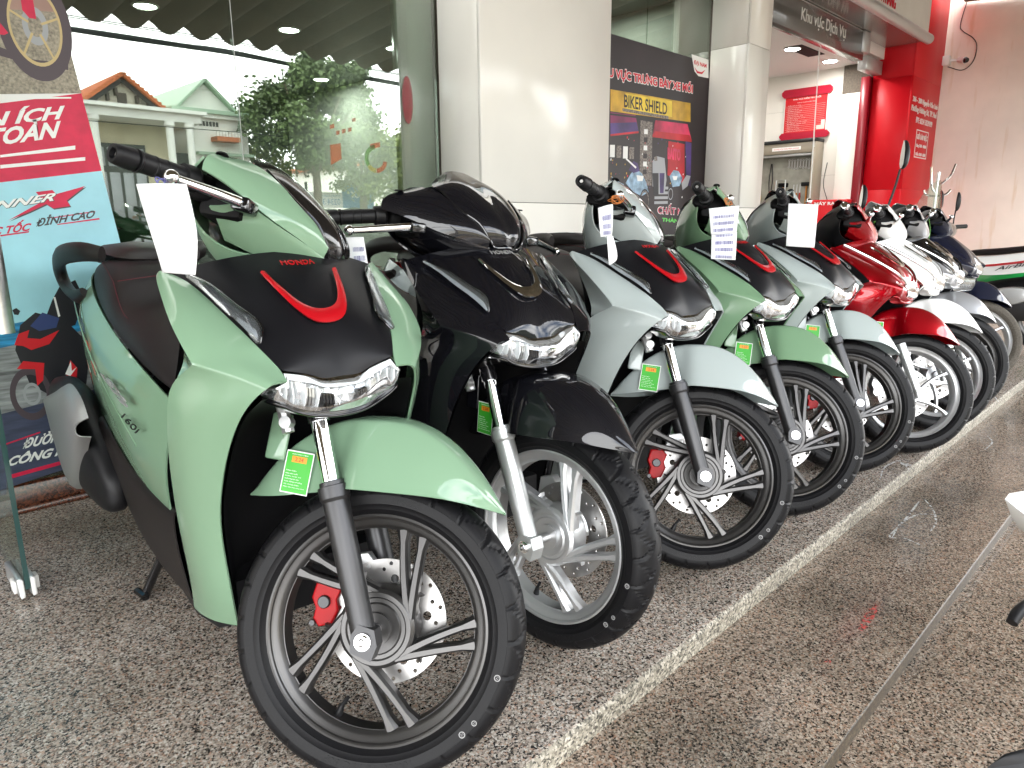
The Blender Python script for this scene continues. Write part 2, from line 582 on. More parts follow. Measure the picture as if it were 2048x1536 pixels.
o = link('riser_stone', me); o.parent = st
pv = link('pavement', box(-12, 14, -5.2, YE2+0.018, ZG-0.4, ZG-0.031), M['grout'])
tag(pv, kind='structure')
for (ya, yb) in ((-0.75, YE2+0.018), (-2.0, -0.75), (-3.25, -2.0), (-4.5, -3.25), (-5.2, -4.5)):
    slabs(pv, [-12, -9, -6.3, -3.5, -1.2, 0.62, 2.49, 4.3, 6.1, 8.0, 10.1, 14], ya+0.002, yb-0.002, ZG-0.03, ZG, M['granite_step'], M['granite_rough'], nose=0)
M['asphalt'] = add_noise(mat('asphalt', (0.06, 0.06, 0.06), rough=0.85), 90, 0.3, 0.5)
M['earth'] = add_noise(mat('earth', (0.20, 0.17, 0.13), rough=0.9), 1.5, 0.4, 0.3)
tag(link('ground', box(-400, 400, -400, 400, -1.0, ZG-0.42), M['earth']), kind='structure')
tag(link('road', box(-200, 200, -11.0, -5.25, -0.5, ZG-0.14), M['asphalt']), kind='structure')
tag(link('far_pavement', box(-200, 200, -13.6, -11.0, -0.5, ZG-0.02), add_noise(mat('concrete', (0.33, 0.31, 0.28), rough=0.85), 6, 0.3, 0.3)), kind='structure')
M['concrete'] = bpy.data.materials['concrete']

# ------------------------------------------------------------------ the shop building
M['tile_white'] = add_noise(mat('tile_white', (0.80, 0.78, 0.72), rough=0.16, spec=0.4), 3, 0.03)
M['wall_white'] = add_noise(mat('wall_white', (0.76, 0.75, 0.71), rough=0.5), 4, 0.04)
M['ceiling_white'] = mat('ceiling_white', (0.80, 0.78, 0.76), rough=0.6)
M['alu_panel'] = mat('alu_panel', (0.40, 0.385, 0.37), rough=0.16, metal=0.65)
M['alu_cornice'] = mat('alu_cornice', (0.52, 0.53, 0.53), rough=0.35, metal=0.4)
M['sign_grey'] = mat('sign_grey', (0.10, 0.095, 0.09), rough=0.22, coat=0.3)
M['red_panel'] = mat('red_panel', (0.60, 0.004, 0.012), rough=0.42, spec=0.3)
M['red_guide'] = mat('red_guide', (0.22, 0.004, 0.012), rough=0.35)
M['floor_tile'] = mat('floor_tile', (0.30, 0.31, 0.30), rough=0.12)
M['inner_grey'] = add_noise(mat('inner_grey', (0.11, 0.12, 0.115), rough=0.5), 2, 0.2)
M['dark_metal'] = mat('dark_metal', (0.03, 0.03, 0.032), rough=0.4, metal=0.5)
M['lamp_glow'] = mat('lamp_glow', (1, 1, 1), emit=(1.0, 0.98, 0.94), estr=26.0)

GY, CY = 3.06, 2.73               # glass plane, column faces
shop = thing('shop_building', (4.0, GY, 0), 0, 'white tiled motorcycle shop front with tall glass panes and a red corner pillar', 'building')
def part(name, me, m, parent=None):
    o = link(name, me, m)
    p = parent or shop
    o.parent = p
    # meshes are in scene coordinates: undo the parents' places
    off = Vector((0, 0, 0)); q = p
    while q is not None:
        off += q.location; q = q.parent
    o.location = -off
    return o
def column(x0, x1, y1=GY-0.012):
    c = part('column', box(x0+0.02, x1-0.02, CY+0.02, y1+0.3, -0.02, 4.2), M['grout'])
    for za, zb in ((0.0, 1.15), (1.15, 2.335), (2.335, 3.5), (3.5, 4.2)):
        for nm, me in (('cladding_panel', box(x0, x1, CY, CY+0.02, za+.0015, zb-.0015, 0.0015, 1)),
                       ('cladding_panel', box(x0, x0+0.02, CY+0.0205, y1, za+.0015, zb-.0015, 0.0015, 1)),
                       ('cladding_panel', box(x1-0.02, x1, CY+0.0205, y1, za+.0015, zb-.0015, 0.0015, 1))):
            part(nm, me, M['tile_white'], c)
column(2.556, 3.604)
column(5.292, 5.637)
column(-1.9, -0.9)
# red corner pillar
rp = part('pillar', box(9.147, 10.15, CY+0.02, 3.5, -0.02, 4.2), M['grout'])
for za, zb in ((0.0, 1.4), (1.4, 2.62), (2.62, 4.2)):
    part('cladding_panel', box(9.127, 10.17, CY, CY+0.02, za+.001, zb-.001, 0.001, 1), M['red_panel'], rp)
    part('cladding_panel', box(9.127, 9.147, CY+0.0205, 3.16, za+.001, zb-.001, 0.001, 1), M['red_panel'], rp)
part('shutter_guide', box(9.05, 9.146, 3.165, 3.26, 0, 2.66, 0.004, 1), M['red_guide'])
part('shutter_guide', box(5.64, 5.70, 3.165, 3.26, 0, 2.66, 0.004, 1), M['alu'])
def lettering(parent, s, bl, br, tl, m, name='lettering', **k):
    return part(name, fit(text(s, 1.0, 0.004, **k), bl, br, tl), m, parent)
Yr = CY-0.001
def rtext(s, x0, x1, z0, z1, **k):
    lettering(rp, s, (x0, Yr, z0), (x1, Yr, z0), (x0, Yr, z1), M['print_white'], **k)
rtext('206 - 208 Nguyễn Văn Linh', 9.17, 10.13, 2.335, 2.425, bold=0.012)
rtext('Phường Hương Sơ, TP. Huế', 9.155, 10.14, 2.235, 2.335, bold=0.012)
rtext('ĐT: 0234 3529199', 9.36, 9.99, 2.14, 2.205, bold=0.012)
rtext('GIỜ LÀM VIỆC', 9.46, 9.86, 1.955, 2.045, bold=0.014)
rtext('Sáng: 7h30 - 11h30', 9.475, 9.85, 1.875, 1.92, bold=0.01)
rtext('Chiều: 13h30 - 17h30', 9.475, 9.85, 1.79, 1.835, bold=0.01)
def ring_frame(x0, x1, z0, z1, w):
    a = [(x0, z0), (x1, z0), (x1, z1), (x0, z1)]
    b = [(x0+w, z0+w), (x1-w, z0+w), (x1-w, z1-w), (x0+w, z1-w)]
    return a, b
a, b = ring_frame(9.43, 9.895, 1.765, 2.075, 0.012)
part('text_border', xf(poly(a, [b], 0.003), face_mtx(0, Yr, 0)), M['print_white'], rp)

# glass bays
def pane(x0, x1, z0, z1, m, y=GY):
    g = part('window_glass', box(x0, x1, y, y+0.010, z0, z1), m)
    return g
pane(0.37, 1.46, 0.108, 3.45, M['glass_shop'])
pane(1.464, 2.552, 0.108, 3.45, M['glass_shop'])
pane(-0.88, 0.29, 2.3, 3.45, M['glass_shop'])
pane(3.606, 4.45, 0.108, 3.45, M['glass_shop'])
pane(4.454, 5.29, 0.108, 3.45, M['glass_shop'])
part('pane_seal', box(1.4605, 1.4635, GY-0.001, GY+0.011, 0.108, 3.45), mat('silicone', (0.4, 0.42, 0.4), rough=0.3))
part('window_frame', box(2.39, 2.555, GY+0.03, GY+0.16, 0.10, 3.45, 0.004, 1), M['tile_white'])
part('window_frame', box(0.30, 0.366, GY-0.02, GY+0.06, 0.108, 3.45, 0.004, 1), M['alu'])
part('baseboard', box(0.30, 2.552, GY-0.016, GY+0.10, 0.0, 0.105, 0.004, 1), M['granite_brown'])
part('baseboard', box(3.606, 5.29, GY-0.016, GY+0.10, 0.0, 0.105, 0.004, 1), M['granite_brown'])
part('baseboard_ledge', box(0.30, 2.552, GY-0.034, GY-0.0165, 0.0, 0.022, 0.004, 1), M['granite_brown'])
# header, roof
part('header_wall', box(-9, 10.17, GY+0.02, GY+0.26, 3.452, 5.2), M['wall_white'])
part('roof_slab', box(-9, 10.17, GY+0.28, 10.2, 5.0, 5.2), M['concrete'])
part('shop_wall', box(-9.2, -1.92, GY+0.02, GY+0.2, 0, 3.45), M['wall_white'])
# canopy over the service bay
part('soffit', box(5.0, 9.10, 2.62, 3.055, 2.945, 2.965), M['alu_panel'])
cor = [(2.62+0.052*math.cos(t), 2.965+0.052*math.sin(t)) for t in [R_(q) for q in range(80, 300, 12)]]
vs = []
for X in (5.0, 9.125):
    vs += [(X, y, z) for y, z in cor]
n_ = len(cor)
f_ = [(i, i+1, n_+i+1, n_+i) for i in range(n_-1)] + [tuple(range(n_)), tuple(range(n_, 2*n_))[::-1]]
part('canopy_edge', fix(raw_mesh(vs, f_, True, 40)), M['alu_cornice'])
part('fascia_board', box(5.0, 9.12, 2.63, 2.66, 3.02, 3.62), M['wall_white'])
lettering(shop, 'CỬA HÀNG', (7.45, 2.626, 3.05), (8.0, 2.626, 3.05), (7.45, 2.626, 3.2), M['print_red'], bold=0.01)
part('canopy_box', box(5.0, 9.12, 2.662, 3.055, 2.967, 3.62), M['wall_white'])
part('motor_box', box(8.12, 8.30, 2.93, 3.05, 2.74, 2.94, 0.005, 1), M['alu_cornice'])
part('bracket_plate', box(8.62, 9.10, 3.06, 3.16, 2.66, 2.80, 0.004, 1), M['alu_cornice'])

# showroom behind the glass
part('inner_floor', box(-9, 5.45, GY+0.105, 10, -0.06, 0.02), M['floor_tile'])
part('inner_ceiling', box(-9, 5.45, GY+0.28, 10, 2.80, 2.86), M['inner_grey'])
part('inner_wall', box(-9, 5.45, 9.9, 10.1, 0, 2.8), M['inner_grey'])
part('inner_wall', box(-9.1, -9.0, GY+0.2, 9.9, 0, 2.8), M['inner_grey'])
part('inner_wall', box(5.46, 5.635, GY+0.30, 10.0, 0, 2.83), M['wall_white'])
def downlight(x, y, z, r=0.075, watts=0.0):
    d = part('downlight', lathe([(r*1.25, z-0.004), (r*1.25, z-0.001), (r, z-0.001), (r, z-0.012), (r*1.18, z-0.012)], 24, 'z', True), M['print_white'])
    d.data.transform(Matrix.Translation((x, y, 0)))
    g = part('lamp_disc', lathe([(0, z-0.008), (r*0.98, z-0.008)], 24, 'z'), M['lamp_glow'], d)
    g.data.transform(Matrix.Translation((x, y, 0)))
    if watts:
        ld = bpy.data.lights.new('downlight_beam', 'AREA'); ld.shape = 'DISK'; ld.size = 0.14; ld.energy = watts
        ld.color = (1.0, 0.97, 0.92)
        lo = bpy.data.objects.new('downlight_beam', ld); COL.objects.link(lo)
        lo.parent = d
        lo.location = (x, y, z-0.02)
for x, y in ((2.405, 6.54), (3.602, 6.40), (4.718, 6.30), (1.1, 6.6), (2.9, 8.3), (4.2, 8.2), (5.0, 8.2)):
    downlight(x, y, 2.80, 0.085, 2.5)
downlight(4.95, 3.9, 2.80, 0.075, 2)

# service bay
part('inner_floor', box(5.64, 9.3, 3.05, 6.2, -0.03, 0.0), M['floor_tile'])
part('inner_ceiling', box(5.637, 9.3, 3.27, 6.2, 2.83, 2.87), M['ceiling_white'])
part('header_wall', box(5.637, 9.127, 3.06, 3.27, 2.83, 3.45), M['ceiling_white'])
part('inner_wall', box(5.64, 9.3, 6.2, 6.3, 0, 2.83), M['wall_white'])
sw = part('inner_wall', box(9.22, 9.4, 3.26, 6.2, 0, 2.83), M['grout'])
for ya, yb in ((3.26, 3.86), (3.86, 4.66), (4.66, 5.46), (5.46, 6.2)):
    for za, zb in ((0, 0.8), (0.8, 1.6), (1.6, 2.4), (2.4, 2.83)):
        part('wall_tile', box(9.2, 9.22, ya+.001, yb-.001, za+.001, zb-.001), M['tile_white'], sw)
part('pier', box(9.06, 9.198, 3.262, 3.47, 0, 2.50, 0.003, 1), M['tile_white'])
part('ceiling_hatch', box(7.75, 8.35, 3.42, 3.60, 2.824, 2.829), M['plastic_deep'])
for x, y in ((7.85, 3.56), (8.74, 3.51), (7.0, 4.6), (8.5, 5.2), (6.6, 3.8)):
    downlight(x, y, 2.83, 0.075, 0.9)

# neighbour's plastered wall
def plaster():
    m = add_noise(mat('plaster', (0.88, 0.80, 0.72), rough=0.75), 1.3, 0.16, 0.15, detail=8)
    n, l, b = nodes(m)
    src = b.inputs['Base Color'].links[0].from_socket
    tc = n.new('ShaderNodeTexCoord'); mp = n.new('ShaderNodeMapping'); mp.inputs['Scale'].default_value = (6, 6, 0.7)
    t = n.new('ShaderNodeTexNoise'); t.inputs['Scale'].default_value = 1.6; t.inputs['Detail'].default_value = 9
    r = n.new('ShaderNodeValToRGB')
    r.color_ramp.elements[0].position = 0.58; r.color_ramp.elements[0].color = (1, 1, 1, 1)
    r.color_ramp.elements[1].position = 0.80; r.color_ramp.elements[1].color = (0.75, 0.60, 0.38, 1)
    mx = n.new('ShaderNodeMixRGB'); mx.blend_type = 'MULTIPLY'; mx.inputs['Fac'].default_value = 1
    l.new(tc.outputs['Object'], mp.inputs['Vector']); l.new(mp.outputs['Vector'], t.inputs['Vector'])
    l.new(t.outputs['Fac'], r.inputs['Fac']); l.new(src, mx.inputs['Color1']); l.new(r.outputs['Color'], mx.inputs['Color2'])
    l.new(mx.outputs['Color'], b.inputs['Base Color'])
    return m
M['plaster'] = plaster()
nw = link('boundary_wall', box(10.172, 10.4, -1.2, 3.6, -0.3, 3.22), M['plaster'])
tag(nw, 'pale pink plastered side wall stained with rusty streaks beside the red pillar', 'wall')
o = link('upper_wall', box(10.195, 10.4, -1.2, 3.6, 3.221, 5.2), M['plaster']); o.parent = nw

# awning over the forecourt
def awning():
    aw = thing('awning', (4, -2.4, 3.14), 0, 'dark olive corrugated awning reaching over the forecourt towards the street', 'awning')
    p = 0.36
    nx = int(19.2/(p/8))
    xs = [-9+i*p/8 for i in range(nx+1)]
    vs, fs = [], []
    ys = [-2.4, -1.2, 0, 1.4, 2.58]
    for j, y in enumerate(ys):
        for x in xs:
            z = 3.20 + 0.09*(y+2.4) - 0.12*abs(math.sin(math.pi*(x-2.44)/p))
            vs.append((x-4, y+2.4, z-3.14))
    m = len(xs)
    for j in range(len(ys)-1):
        for i in range(m-1):
            fs.append((j*m+i, j*m+i+1, (j+1)*m+i+1, (j+1)*m+i))
    me = bake(raw_mesh(vs, fs), [('SOLIDIFY', dict(thickness=0.01, offset=1))], 40)
    mt = add_noise(mat('awning_cloth', (0.15, 0.135, 0.095), rough=0.75), 2.0, 0.25, 0.1)
    link('canopy_cloth', me, mt, aw)
    for x in (-8.0, -2.0, 3.0, 9.9):
        link('roof_arm', tube([(x-4, -2.0+2.4, 3.33-3.14), (x-4, 2.5+2.4, 3.73-3.14)], 0.025, 8), M['dark_metal'], aw)
    link('edge_rail', tube([(-9-4, 2.58+2.4, 3.74-3.14), (10.15-4, 2.58+2.4, 3.74-3.14)], 0.03, 8), M['dark_metal'], aw)
awning()

# service sign over the bay
sg = thing('service_sign', (6.9, 2.95, 2.79), 0, 'grey overhead sign with white Khu vực Dịch Vụ lettering above the service bay', 'sign')
link('sign_box', box(-1.26, 1.28, 0, 0.09, -0.125, 0.145, 0.003, 1), M['sign_grey'], sg)
link('lettering', fit(text('Khu vực Dịch Vụ', 1, 0.004), (-0.27, -0.001, -0.045), (0.76, -0.001, -0.03), (-0.27, -0.001, 0.095)), M['print_white'], sg)
link('sign_edge', box(-1.26, 1.28, -0.003, 0.0, 0.14, 0.148), M['alu'], sg)

# exit sign inside the bay
ex = thing('exit_sign', (6.615, 3.6, 2.53), 0, 'small green emergency exit sign hanging by the bay column', 'sign')
link('sign_body', box(-0.05, 0.05, 0, 0.03, -0.045, 0.05, 0.004, 1), mat('exit_green', (0.005, 0.10, 0.03), rough=0.4), ex)
link('arrow', fit(poly([(0, 1), (2, 1), (2, 0), (3.5, 1.5), (2, 3), (2, 2), (0, 2)], th=0.002), (-0.03, -0.001, -0.02), (0.03, -0.001, -0.02), (-0.03, -0.001, 0.02)), M['print_white'], ex)

# glass door leaf standing open at the left, with its pull bar
M['door_glass'] = M['glass_clear']
dr = thing('glass_door', (0.34, 2.275, 0), 0, 'frameless glass door leaf standing open on metal patch clamps', 'door')
link('leaf', box(-0.006, 0.006, 0.0, 0.775, 0.035, 2.25), M['door_glass'], dr)
link('glass_edge', box(-0.0062, 0.0062, -0.003, 0.0, 0.035, 2.25), M['glass_edge'], dr)
for (z, nm) in ((0.012, 'patch_clamp'), (2.21, 'patch_clamp')):
    c = link(nm, joinm([box(-0.022, -0.0066, 0.006, 0.17, z, z+0.055, 0.004), box(0.0066, 0.022, 0.006, 0.17, z, z+0.055, 0.004)]), M['alu'], dr)
    for s in (-1, 1):
        q = link('clamp_cap', box(s*0.027-0.005, s*0.027+0.005, 0.012, 0.05, z+0.012, z+0.05, 0.003), M['print_white'], c)
        q = link('clamp_cap', box(s*0.0145-0.006, s*0.0145+0.006, -0.006, 0.004, z, z+0.055, 0.003), M['print_white'], c)
hb = link('pull_bar', tube([(0.085, 0.225, 0.735), (0.085, 0.225, 1.75)], 0.024, 20), M['steel'], dr)
for z in (0.80, 1.68):
    link('bar_mount', tube([(0.085, 0.225, z), (0.006, 0.225, z)], 0.009, 10), M['steel'], hb)

# security camera on the wall
cc = thing('security_camera', (10.168, 2.70, 2.90), 0, 'small white security camera on a square base above the red pillar', 'camera')
link('mount_plate', box(-0.075, 0.0, -0.05, 0.028, -0.05, 0.055, 0.006), M['print_white'], cc)
link('camera_arm', tube([(-0.035, -0.05, 0), (-0.02, -0.11, 0.0), (0.0-0.01, -0.15, 0.005)], 0.013, 10, 4), M['print_white'], cc)
bd = link('camera_body', tube([(0.0, -0.13, 0.0), (-0.05, -0.20, -0.02), (-0.06, -0.215, -0.024)], [0.028, 0.040, 0.040], 20), M['print_white'], cc)
link('camera_lens', tube([(-0.06, -0.215, -0.024), (-0.075, -0.236, -0.030)], [0.035, 0.026], 20), M['gloss_black'], bd)
ca = link('wire_on_wall', tube([(10.169, 2.68, 2.84), (10.166, 2.52, 2.78), (10.166, 2.42, 2.86), (10.166, 2.40, 3.02), (10.166, 2.45, 3.12), (10.166, 2.56, 3.21), (10.18, 2.60, 3.3), (10.19, 2.55, 3.6)], 0.0045, 6, 6), M['plastic'])
tag(ca, 'thin black camera wire looping up the pink wall', 'cable')

# chalk strokes and the red pillar's reflection painted on the stone
M['chalk'] = mat('chalk', (0.62, 0.63, 0.62), rough=0.9, alpha=0.55)
def patchy_mat(name, col, scale, lo):
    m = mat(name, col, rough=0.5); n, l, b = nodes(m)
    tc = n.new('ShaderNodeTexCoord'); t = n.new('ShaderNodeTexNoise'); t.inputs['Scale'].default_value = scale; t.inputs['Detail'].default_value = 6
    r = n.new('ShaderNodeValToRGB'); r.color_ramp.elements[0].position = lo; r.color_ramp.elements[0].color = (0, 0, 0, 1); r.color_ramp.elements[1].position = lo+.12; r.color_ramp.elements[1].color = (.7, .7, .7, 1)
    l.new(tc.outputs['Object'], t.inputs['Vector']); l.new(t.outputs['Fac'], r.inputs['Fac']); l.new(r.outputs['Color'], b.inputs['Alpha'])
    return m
M['chalk'] = patchy_mat('chalk_dust', (0.66, 0.67, 0.66), 60, .42); M['painted_reflection'] = patchy_mat('painted_reflection', (0.55, 0.06, 0.05), 90, .46)
def stroke(parent, pts, z, w, m='chalk', name='chalk_mark'):
    P = catmull([(p[0], p[1], 0) for p in pts], 6)
    vs, fs = [], []
    for i, p in enumerate(P):
        d = (P[min(i+1, len(P)-1)]-P[max(i-1, 0)]).normalized(); nn = Vector((-d.y, d.x, 0))*w*(.5+.5*math.sin(math.pi*(i+.5)/len(P)))
        vs += [p+nn+Vector((0, 0, z)), p-nn+Vector((0, 0, z))]
    for i in range(len(P)-1): fs.append((2*i, 2*i+1, 2*i+3, 2*i+2))
    o = link(name, raw_mesh(vs, fs, False), M[m]); o.parent = parent
for P in ([(2.6108, 0.6879), (2.7449, 0.7032), (2.8903, 0.6848), (2.9358, 0.6369)], [(3.0764, 0.7090), (2.9846, 0.6564), (2.8607, 0.6142), (2.7481, 0.6046)], [(2.6850, 0.7021), (2.6048, 0.6942), (2.6278, 0.6521), (2.6112, 0.5997)], [(4.2685, 0.7358), (4.1548, 0.6912), (3.9880, 0.6894)], [(2.7353, 0.7003), (2.9316, 0.7122), (3.0368, 0.7200)]): stroke(st, P, ZS+.0012, .004)
for P in ([(3.0148, 0.8651), (3.1916, 0.9017), (3.3279, 0.8827), (3.3523, 0.8174)], [(3.8632, 0.8936), (3.7472, 0.8356), (3.6217, 0.7997)], [(3.3276, 0.9031), (3.2851, 0.8500), (3.1989, 0.8017)], [(5.0615, 0.9434), (5.0367, 0.8729), (4.8466, 0.8031)]): stroke(fl, P, .0012, .004)
stroke(fl, [(3.3078, 0.8647), (3.2827, 0.8334)], .0013, .02)
stroke(st, [(2.1057, 0.5716), (2.0005, 0.5629), (1.9134, 0.5545)], ZS+.0013, .012, 'painted_reflection', 'painted_reflection')  # red pillar's reflection in the step, put in as speckled red colour
stroke(st, [(1.7076, 0.5765), (1.7109, 0.5577)], ZS+.0013, .008, 'painted_reflection', 'painted_reflection')

# ------------------------------------------------------------------ large scooter (body frame: x forward, y left, z up, origin under the front axle)
RAKE = R_(26.5)
S_AX = Vector((-math.sin(RAKE), 0, math.cos(RAKE)))
def steer_mtx(deg):
    p = Vector((0.09, 0, 0))
    return Matrix.Translation(p) @ Matrix.Rotation(R_(deg), 4, S_AX) @ Matrix.Translation(-p)

PM = {}            # part meshes, shared by every copy

# ---- wheel pieces, axle along y, centre at the origin
def tyre_mesh(Ro=0.283, Ri=0.211, hw=0.051, segs=640, grooves=26):
    sc_ = (Ro-Ri)/0.072
    prof = [(0.211, -0.034), (0.216, -0.040), (0.224, -0.0455), (0.2243, -0.0462), (0.234, -0.0495), (0.2345, -0.0502), (0.244, -0.0510), (0.252, -0.0510), (0.2525, -0.0500),
            (0.259, -0.0488), (0.2645, -0.0460), (0.2695, -0.0415), (0.274, -0.0355), (0.2775, -0.0285), (0.280, -0.021), (0.282, -0.0125), (0.2828, -0.006), (0.283, -0.0015)]
    prof = prof + [(r, -t) for r, t in prof[::-1]]
    prof = [(Ro-(0.283-r)*sc_, t*hw/0.051) for r, t in prof]
    m = len(prof)
    vs, fs = [], []
    for k in range(segs):
        a = 2*math.pi*k/segs
        for r, t in prof:
            q = abs(t)/hw
            d = 0.0
            if q < 0.985 and r > Ro-0.037*sc_:
                side = 0.5 if t > 0 else 0.0
                u = (a*grooves/(2*math.pi) + side + 1.15*q - 0.5*q*q) % 1.0
                if q > 0.10 and u < 0.10: d = 0.0045
                u2 = (a*grooves/(2*math.pi) + side + 0.5 - 0.9*q) % 1.0
                if 0.38 < q < 0.90 and u2 < 0.085: d = 0.0038
            vs.append(((r-d)*math.cos(a), t*(1-d*1.5), (r-d)*math.sin(a)))
    for k in range(segs):
        k2 = (k+1) % segs
        for j in range(m-1):
            fs.append((k*m+j, k*m+j+1, k2*m+j+1, k2*m+j))
    return fix(raw_mesh(vs, fs, True, 38))

def bar_mesh(p0, p1, w0, w1, t0, t1, y0, y1, bow=0.0, n=7):
    """flat-sided spoke from p0 to p1 in the wheel plane"""
    p0, p1 = Vector((p0[0], p0[1])), Vector((p1[0], p1[1]))
    d = (p1-p0).normalized(); nn = Vector((-d.y, d.x))
    rings = []
    for i in range(n):
        s = i/(n-1)
        c = p0.lerp(p1, s) + nn*bow*4*s*(1-s)
        w = (w0+(w1-w0)*s)/2 * (1.0 + 0.9*max(0, s-0.86)/0.14)
        t = (t0+(t1-t0)*s)/2; y = y0+(y1-y0)*s
        rings.append([(c.x+nn.x*w*a, y+t*b, c.y+nn.y*w*a) for a, b in ((-1, -.55), (-.5, -1), (.5, -1), (1, -.55), (1, .8), (.5, 1), (-.5, 1), (-1, .8))])
    return loft(rings, 0, True, 30)

def alloy_mesh(Rf=0.2165):
    k = Rf/0.2165
    ms = [lathe([(r*k, t) for r, t in [(0.2165, -0.0345), (0.2150, -0.0385), (0.2105, -0.0395), (0.2075, -0.0375), (0.2060, -0.0340), (0.2020, -0.0315), (0.1965, -0.0300), (0.1925, -0.0270), (0.1875, -0.0200),
          (0.1862, -0.0195), (0.1862, 0.0195), (0.1875, 0.020), (0.1925, 0.0270), (0.1965, 0.0300), (0.2020, 0.0315), (0.2060, 0.0340), (0.2105, 0.0395), (0.2150, 0.0385), (0.2165, 0.0345), (0.204, 0.022), (0.204, -0.022)]], 96, 'y', True, 25)]
    for i in range(5):
        th = R_(79+72*i)
        for dth, dh in ((R_(6.2), R_(-2)), (R_(-6.2), R_(-13))):
            a = th+dth; h = th-R_(40)+dh
            ms.append(bar_mesh((0.066*math.cos(h), 0.066*math.sin(h)), (0.190*k*math.cos(a), 0.190*k*math.sin(a)), 0.0195, 0.0155, 0.034, 0.028, -0.018, -0.010, 0.004 if dth > 0 else 0.002))
        # web joining each pair near the hub
        h = th-R_(40)
        ms.append(bar_mesh((0.060*math.cos(h), 0.060*math.sin(h)), (0.098*math.cos(h+R_(14)), 0.098*math.sin(h+R_(14))), 0.040, 0.020, 0.022, 0.018, -0.012, -0.012))
    ms.append(lathe([(0, -0.040), (0.030, -0.040), (0.030, -0.034), (0.046, -0.036), (0.049, -0.0325), (0.056, -0.0325), (0.059, -0.036), (0.067, -0.036), (0.074, -0.030), (0.0765, -0.020), (0.0765, 0.018), (0.070, 0.028), (0, 0.030)], 64, 'y', False, 25))
    return joinm(ms, 30)

def disc_mesh():
    ring = lambda r, n=72: [(r*math.cos(2*math.pi*i/n), r*math.sin(2*math.pi*i/n)) for i in range(n)]
    hole = lambda x, y, r=0.0042: [(x+r*math.cos(2*math.pi*i/10), y+r*math.sin(2*math.pi*i/10)) for i in range(10)]
    hs = [ring(0.068)]
    for i in range(15):
        a = 2*math.pi*i/15
        hs.append(hole(0.112*math.cos(a), 0.112*math.sin(a)))
        hs.append(hole(0.100*math.cos(a+0.14), 0.100*math.sin(a+0.14)))
        if i % 3 == 0:
            hs.append(hole(0.083*math.cos(a+0.3), 0.083*math.sin(a+0.3), 0.009))
    me = poly(ring(0.121, 96), hs, 0.004)
    me.transform(Matrix(((1, 0, 0, 0), (0, 0, 1, 0.040), (0, 1, 0, 0), (0, 0, 0, 1))))
    return fix(me)

def bend_text(s, size, r, ang, y, th=0.0012, sx=1.0):
    """raised sidewall lettering on the -y side, tops outward"""
    me = text(s, size, th, sx=sx, bold=0.0)
    x0, x1, _, _ = extent(me)
    for v in me.vertices:
        a = R_(ang) - (v.co.x-(x0+x1)/2)/r
        rr = r+v.co.y
        v.co = Vector((rr*math.cos(a), y-v.co.z+0.0004, rr*math.sin(a)))
    return me

PM['tyre'] = tyre_mesh()
PM['alloy'] = alloy_mesh()
PM['disc'] = disc_mesh()
PM['caliper_bracket'] = fix(xf(poly([(-.02, -.02), (.03, -.03), (.045, .02), (.02, .045), (-.015, .035)], [], .02, .003), Matrix(((1, 0, 0, -.085), (0, 0, -1, .070), (0, 1, 0, .075), (0, 0, 0, 1)))))
PM['tyre_text'] = joinm([bend_text('100/80-16 M/C 50P', 0.017, 0.238, -82, -0.0505, sx=1.25), bend_text('IRC', 0.016, 0.238, 86, -0.0505, sx=2.2)], 30)
def ringmark(a, r, s=0.006):
    o = [(s*math.cos(t), s*math.sin(t)) for t in [2*math.pi*i/16 for i in range(16)]]
    me = poly(o, [[(x*.74, y*.74) for x, y in o]], 0.0006)
    me2 = fit(text('12', 1, 0.0006), (-s*.42, -s*.35, 0), (s*.42, -s*.35, 0), (-s*.42, s*.35, 0))
    me = joinm([me, me2], 30)
    yy = -0.0516
    c, s_ = math.cos(R_(a)), math.sin(R_(a))
    me.transform(Matrix(((s_, c, 0, r*c), (0, 0, -1, yy), (-c, s_, 0, r*s_), (0, 0, 0, 1))))
    return me
PM['marks'] = [ringmark(-9, 0.2465), ringmark(-30, 0.2485, .005), ringmark(-37, 0.2465)]
PM['valve'] = joinm([tube([(0.186*math.cos(R_(-106)), 0, 0.186*math.sin(R_(-106))), (0.165*math.cos(R_(-106)), -0.004, 0.165*math.sin(R_(-106)))], [0.008, 0.0052], 10),
                     tube([(0.166*math.cos(R_(-106)), -0.004, 0.166*math.sin(R_(-106))), (0.145*math.cos(R_(-104)), -0.009, 0.145*math.sin(R_(-104)))], 0.0040, 10)], 30)

def caliper_mesh():
    c = Vector((-0.126, 0.048, 0.016))
    body = [(-0.030, 0.048), (0.012, 0.056), (0.032, 0.040), (0.024, 0.010), (0.034, -0.016), (0.024, -0.050), (-0.006, -0.062), (-0.022, -0.046), (-0.020, -0.020), (-0.036, 0.006)]
    body = [(x*.72, y*.74) for x, y in body]
    me = poly(body, [], 0.044, 0.004)
    me.transform(Matrix(((1, 0, 0, c.x), (0, 0, -1, c.y+0.025), (0, 1, 0, c.z), (0, 0, 0, 1))))
    return fix(me)
PM['caliper'] = caliper_mesh()
PM['caliper_piston'] = joinm([lathe([(0, -0.012), (0.011, -0.012), (0.013, -0.009), (0.013, 0.004)], 20), xf(lathe([(0, -0.010), (0.006, -0.010), (0.007, 0.004)], 6), Matrix.Translation((-0.016, 0, -0.044))), xf(lathe([(0, -0.010), (0.006, -0.010), (0.007, 0.004)], 6), Matrix.Translation((0.004, 0, 0.046)))], 30)
PM['caliper_piston'].transform(Matrix.Translation((-0.128, 0.030, 0.016)))

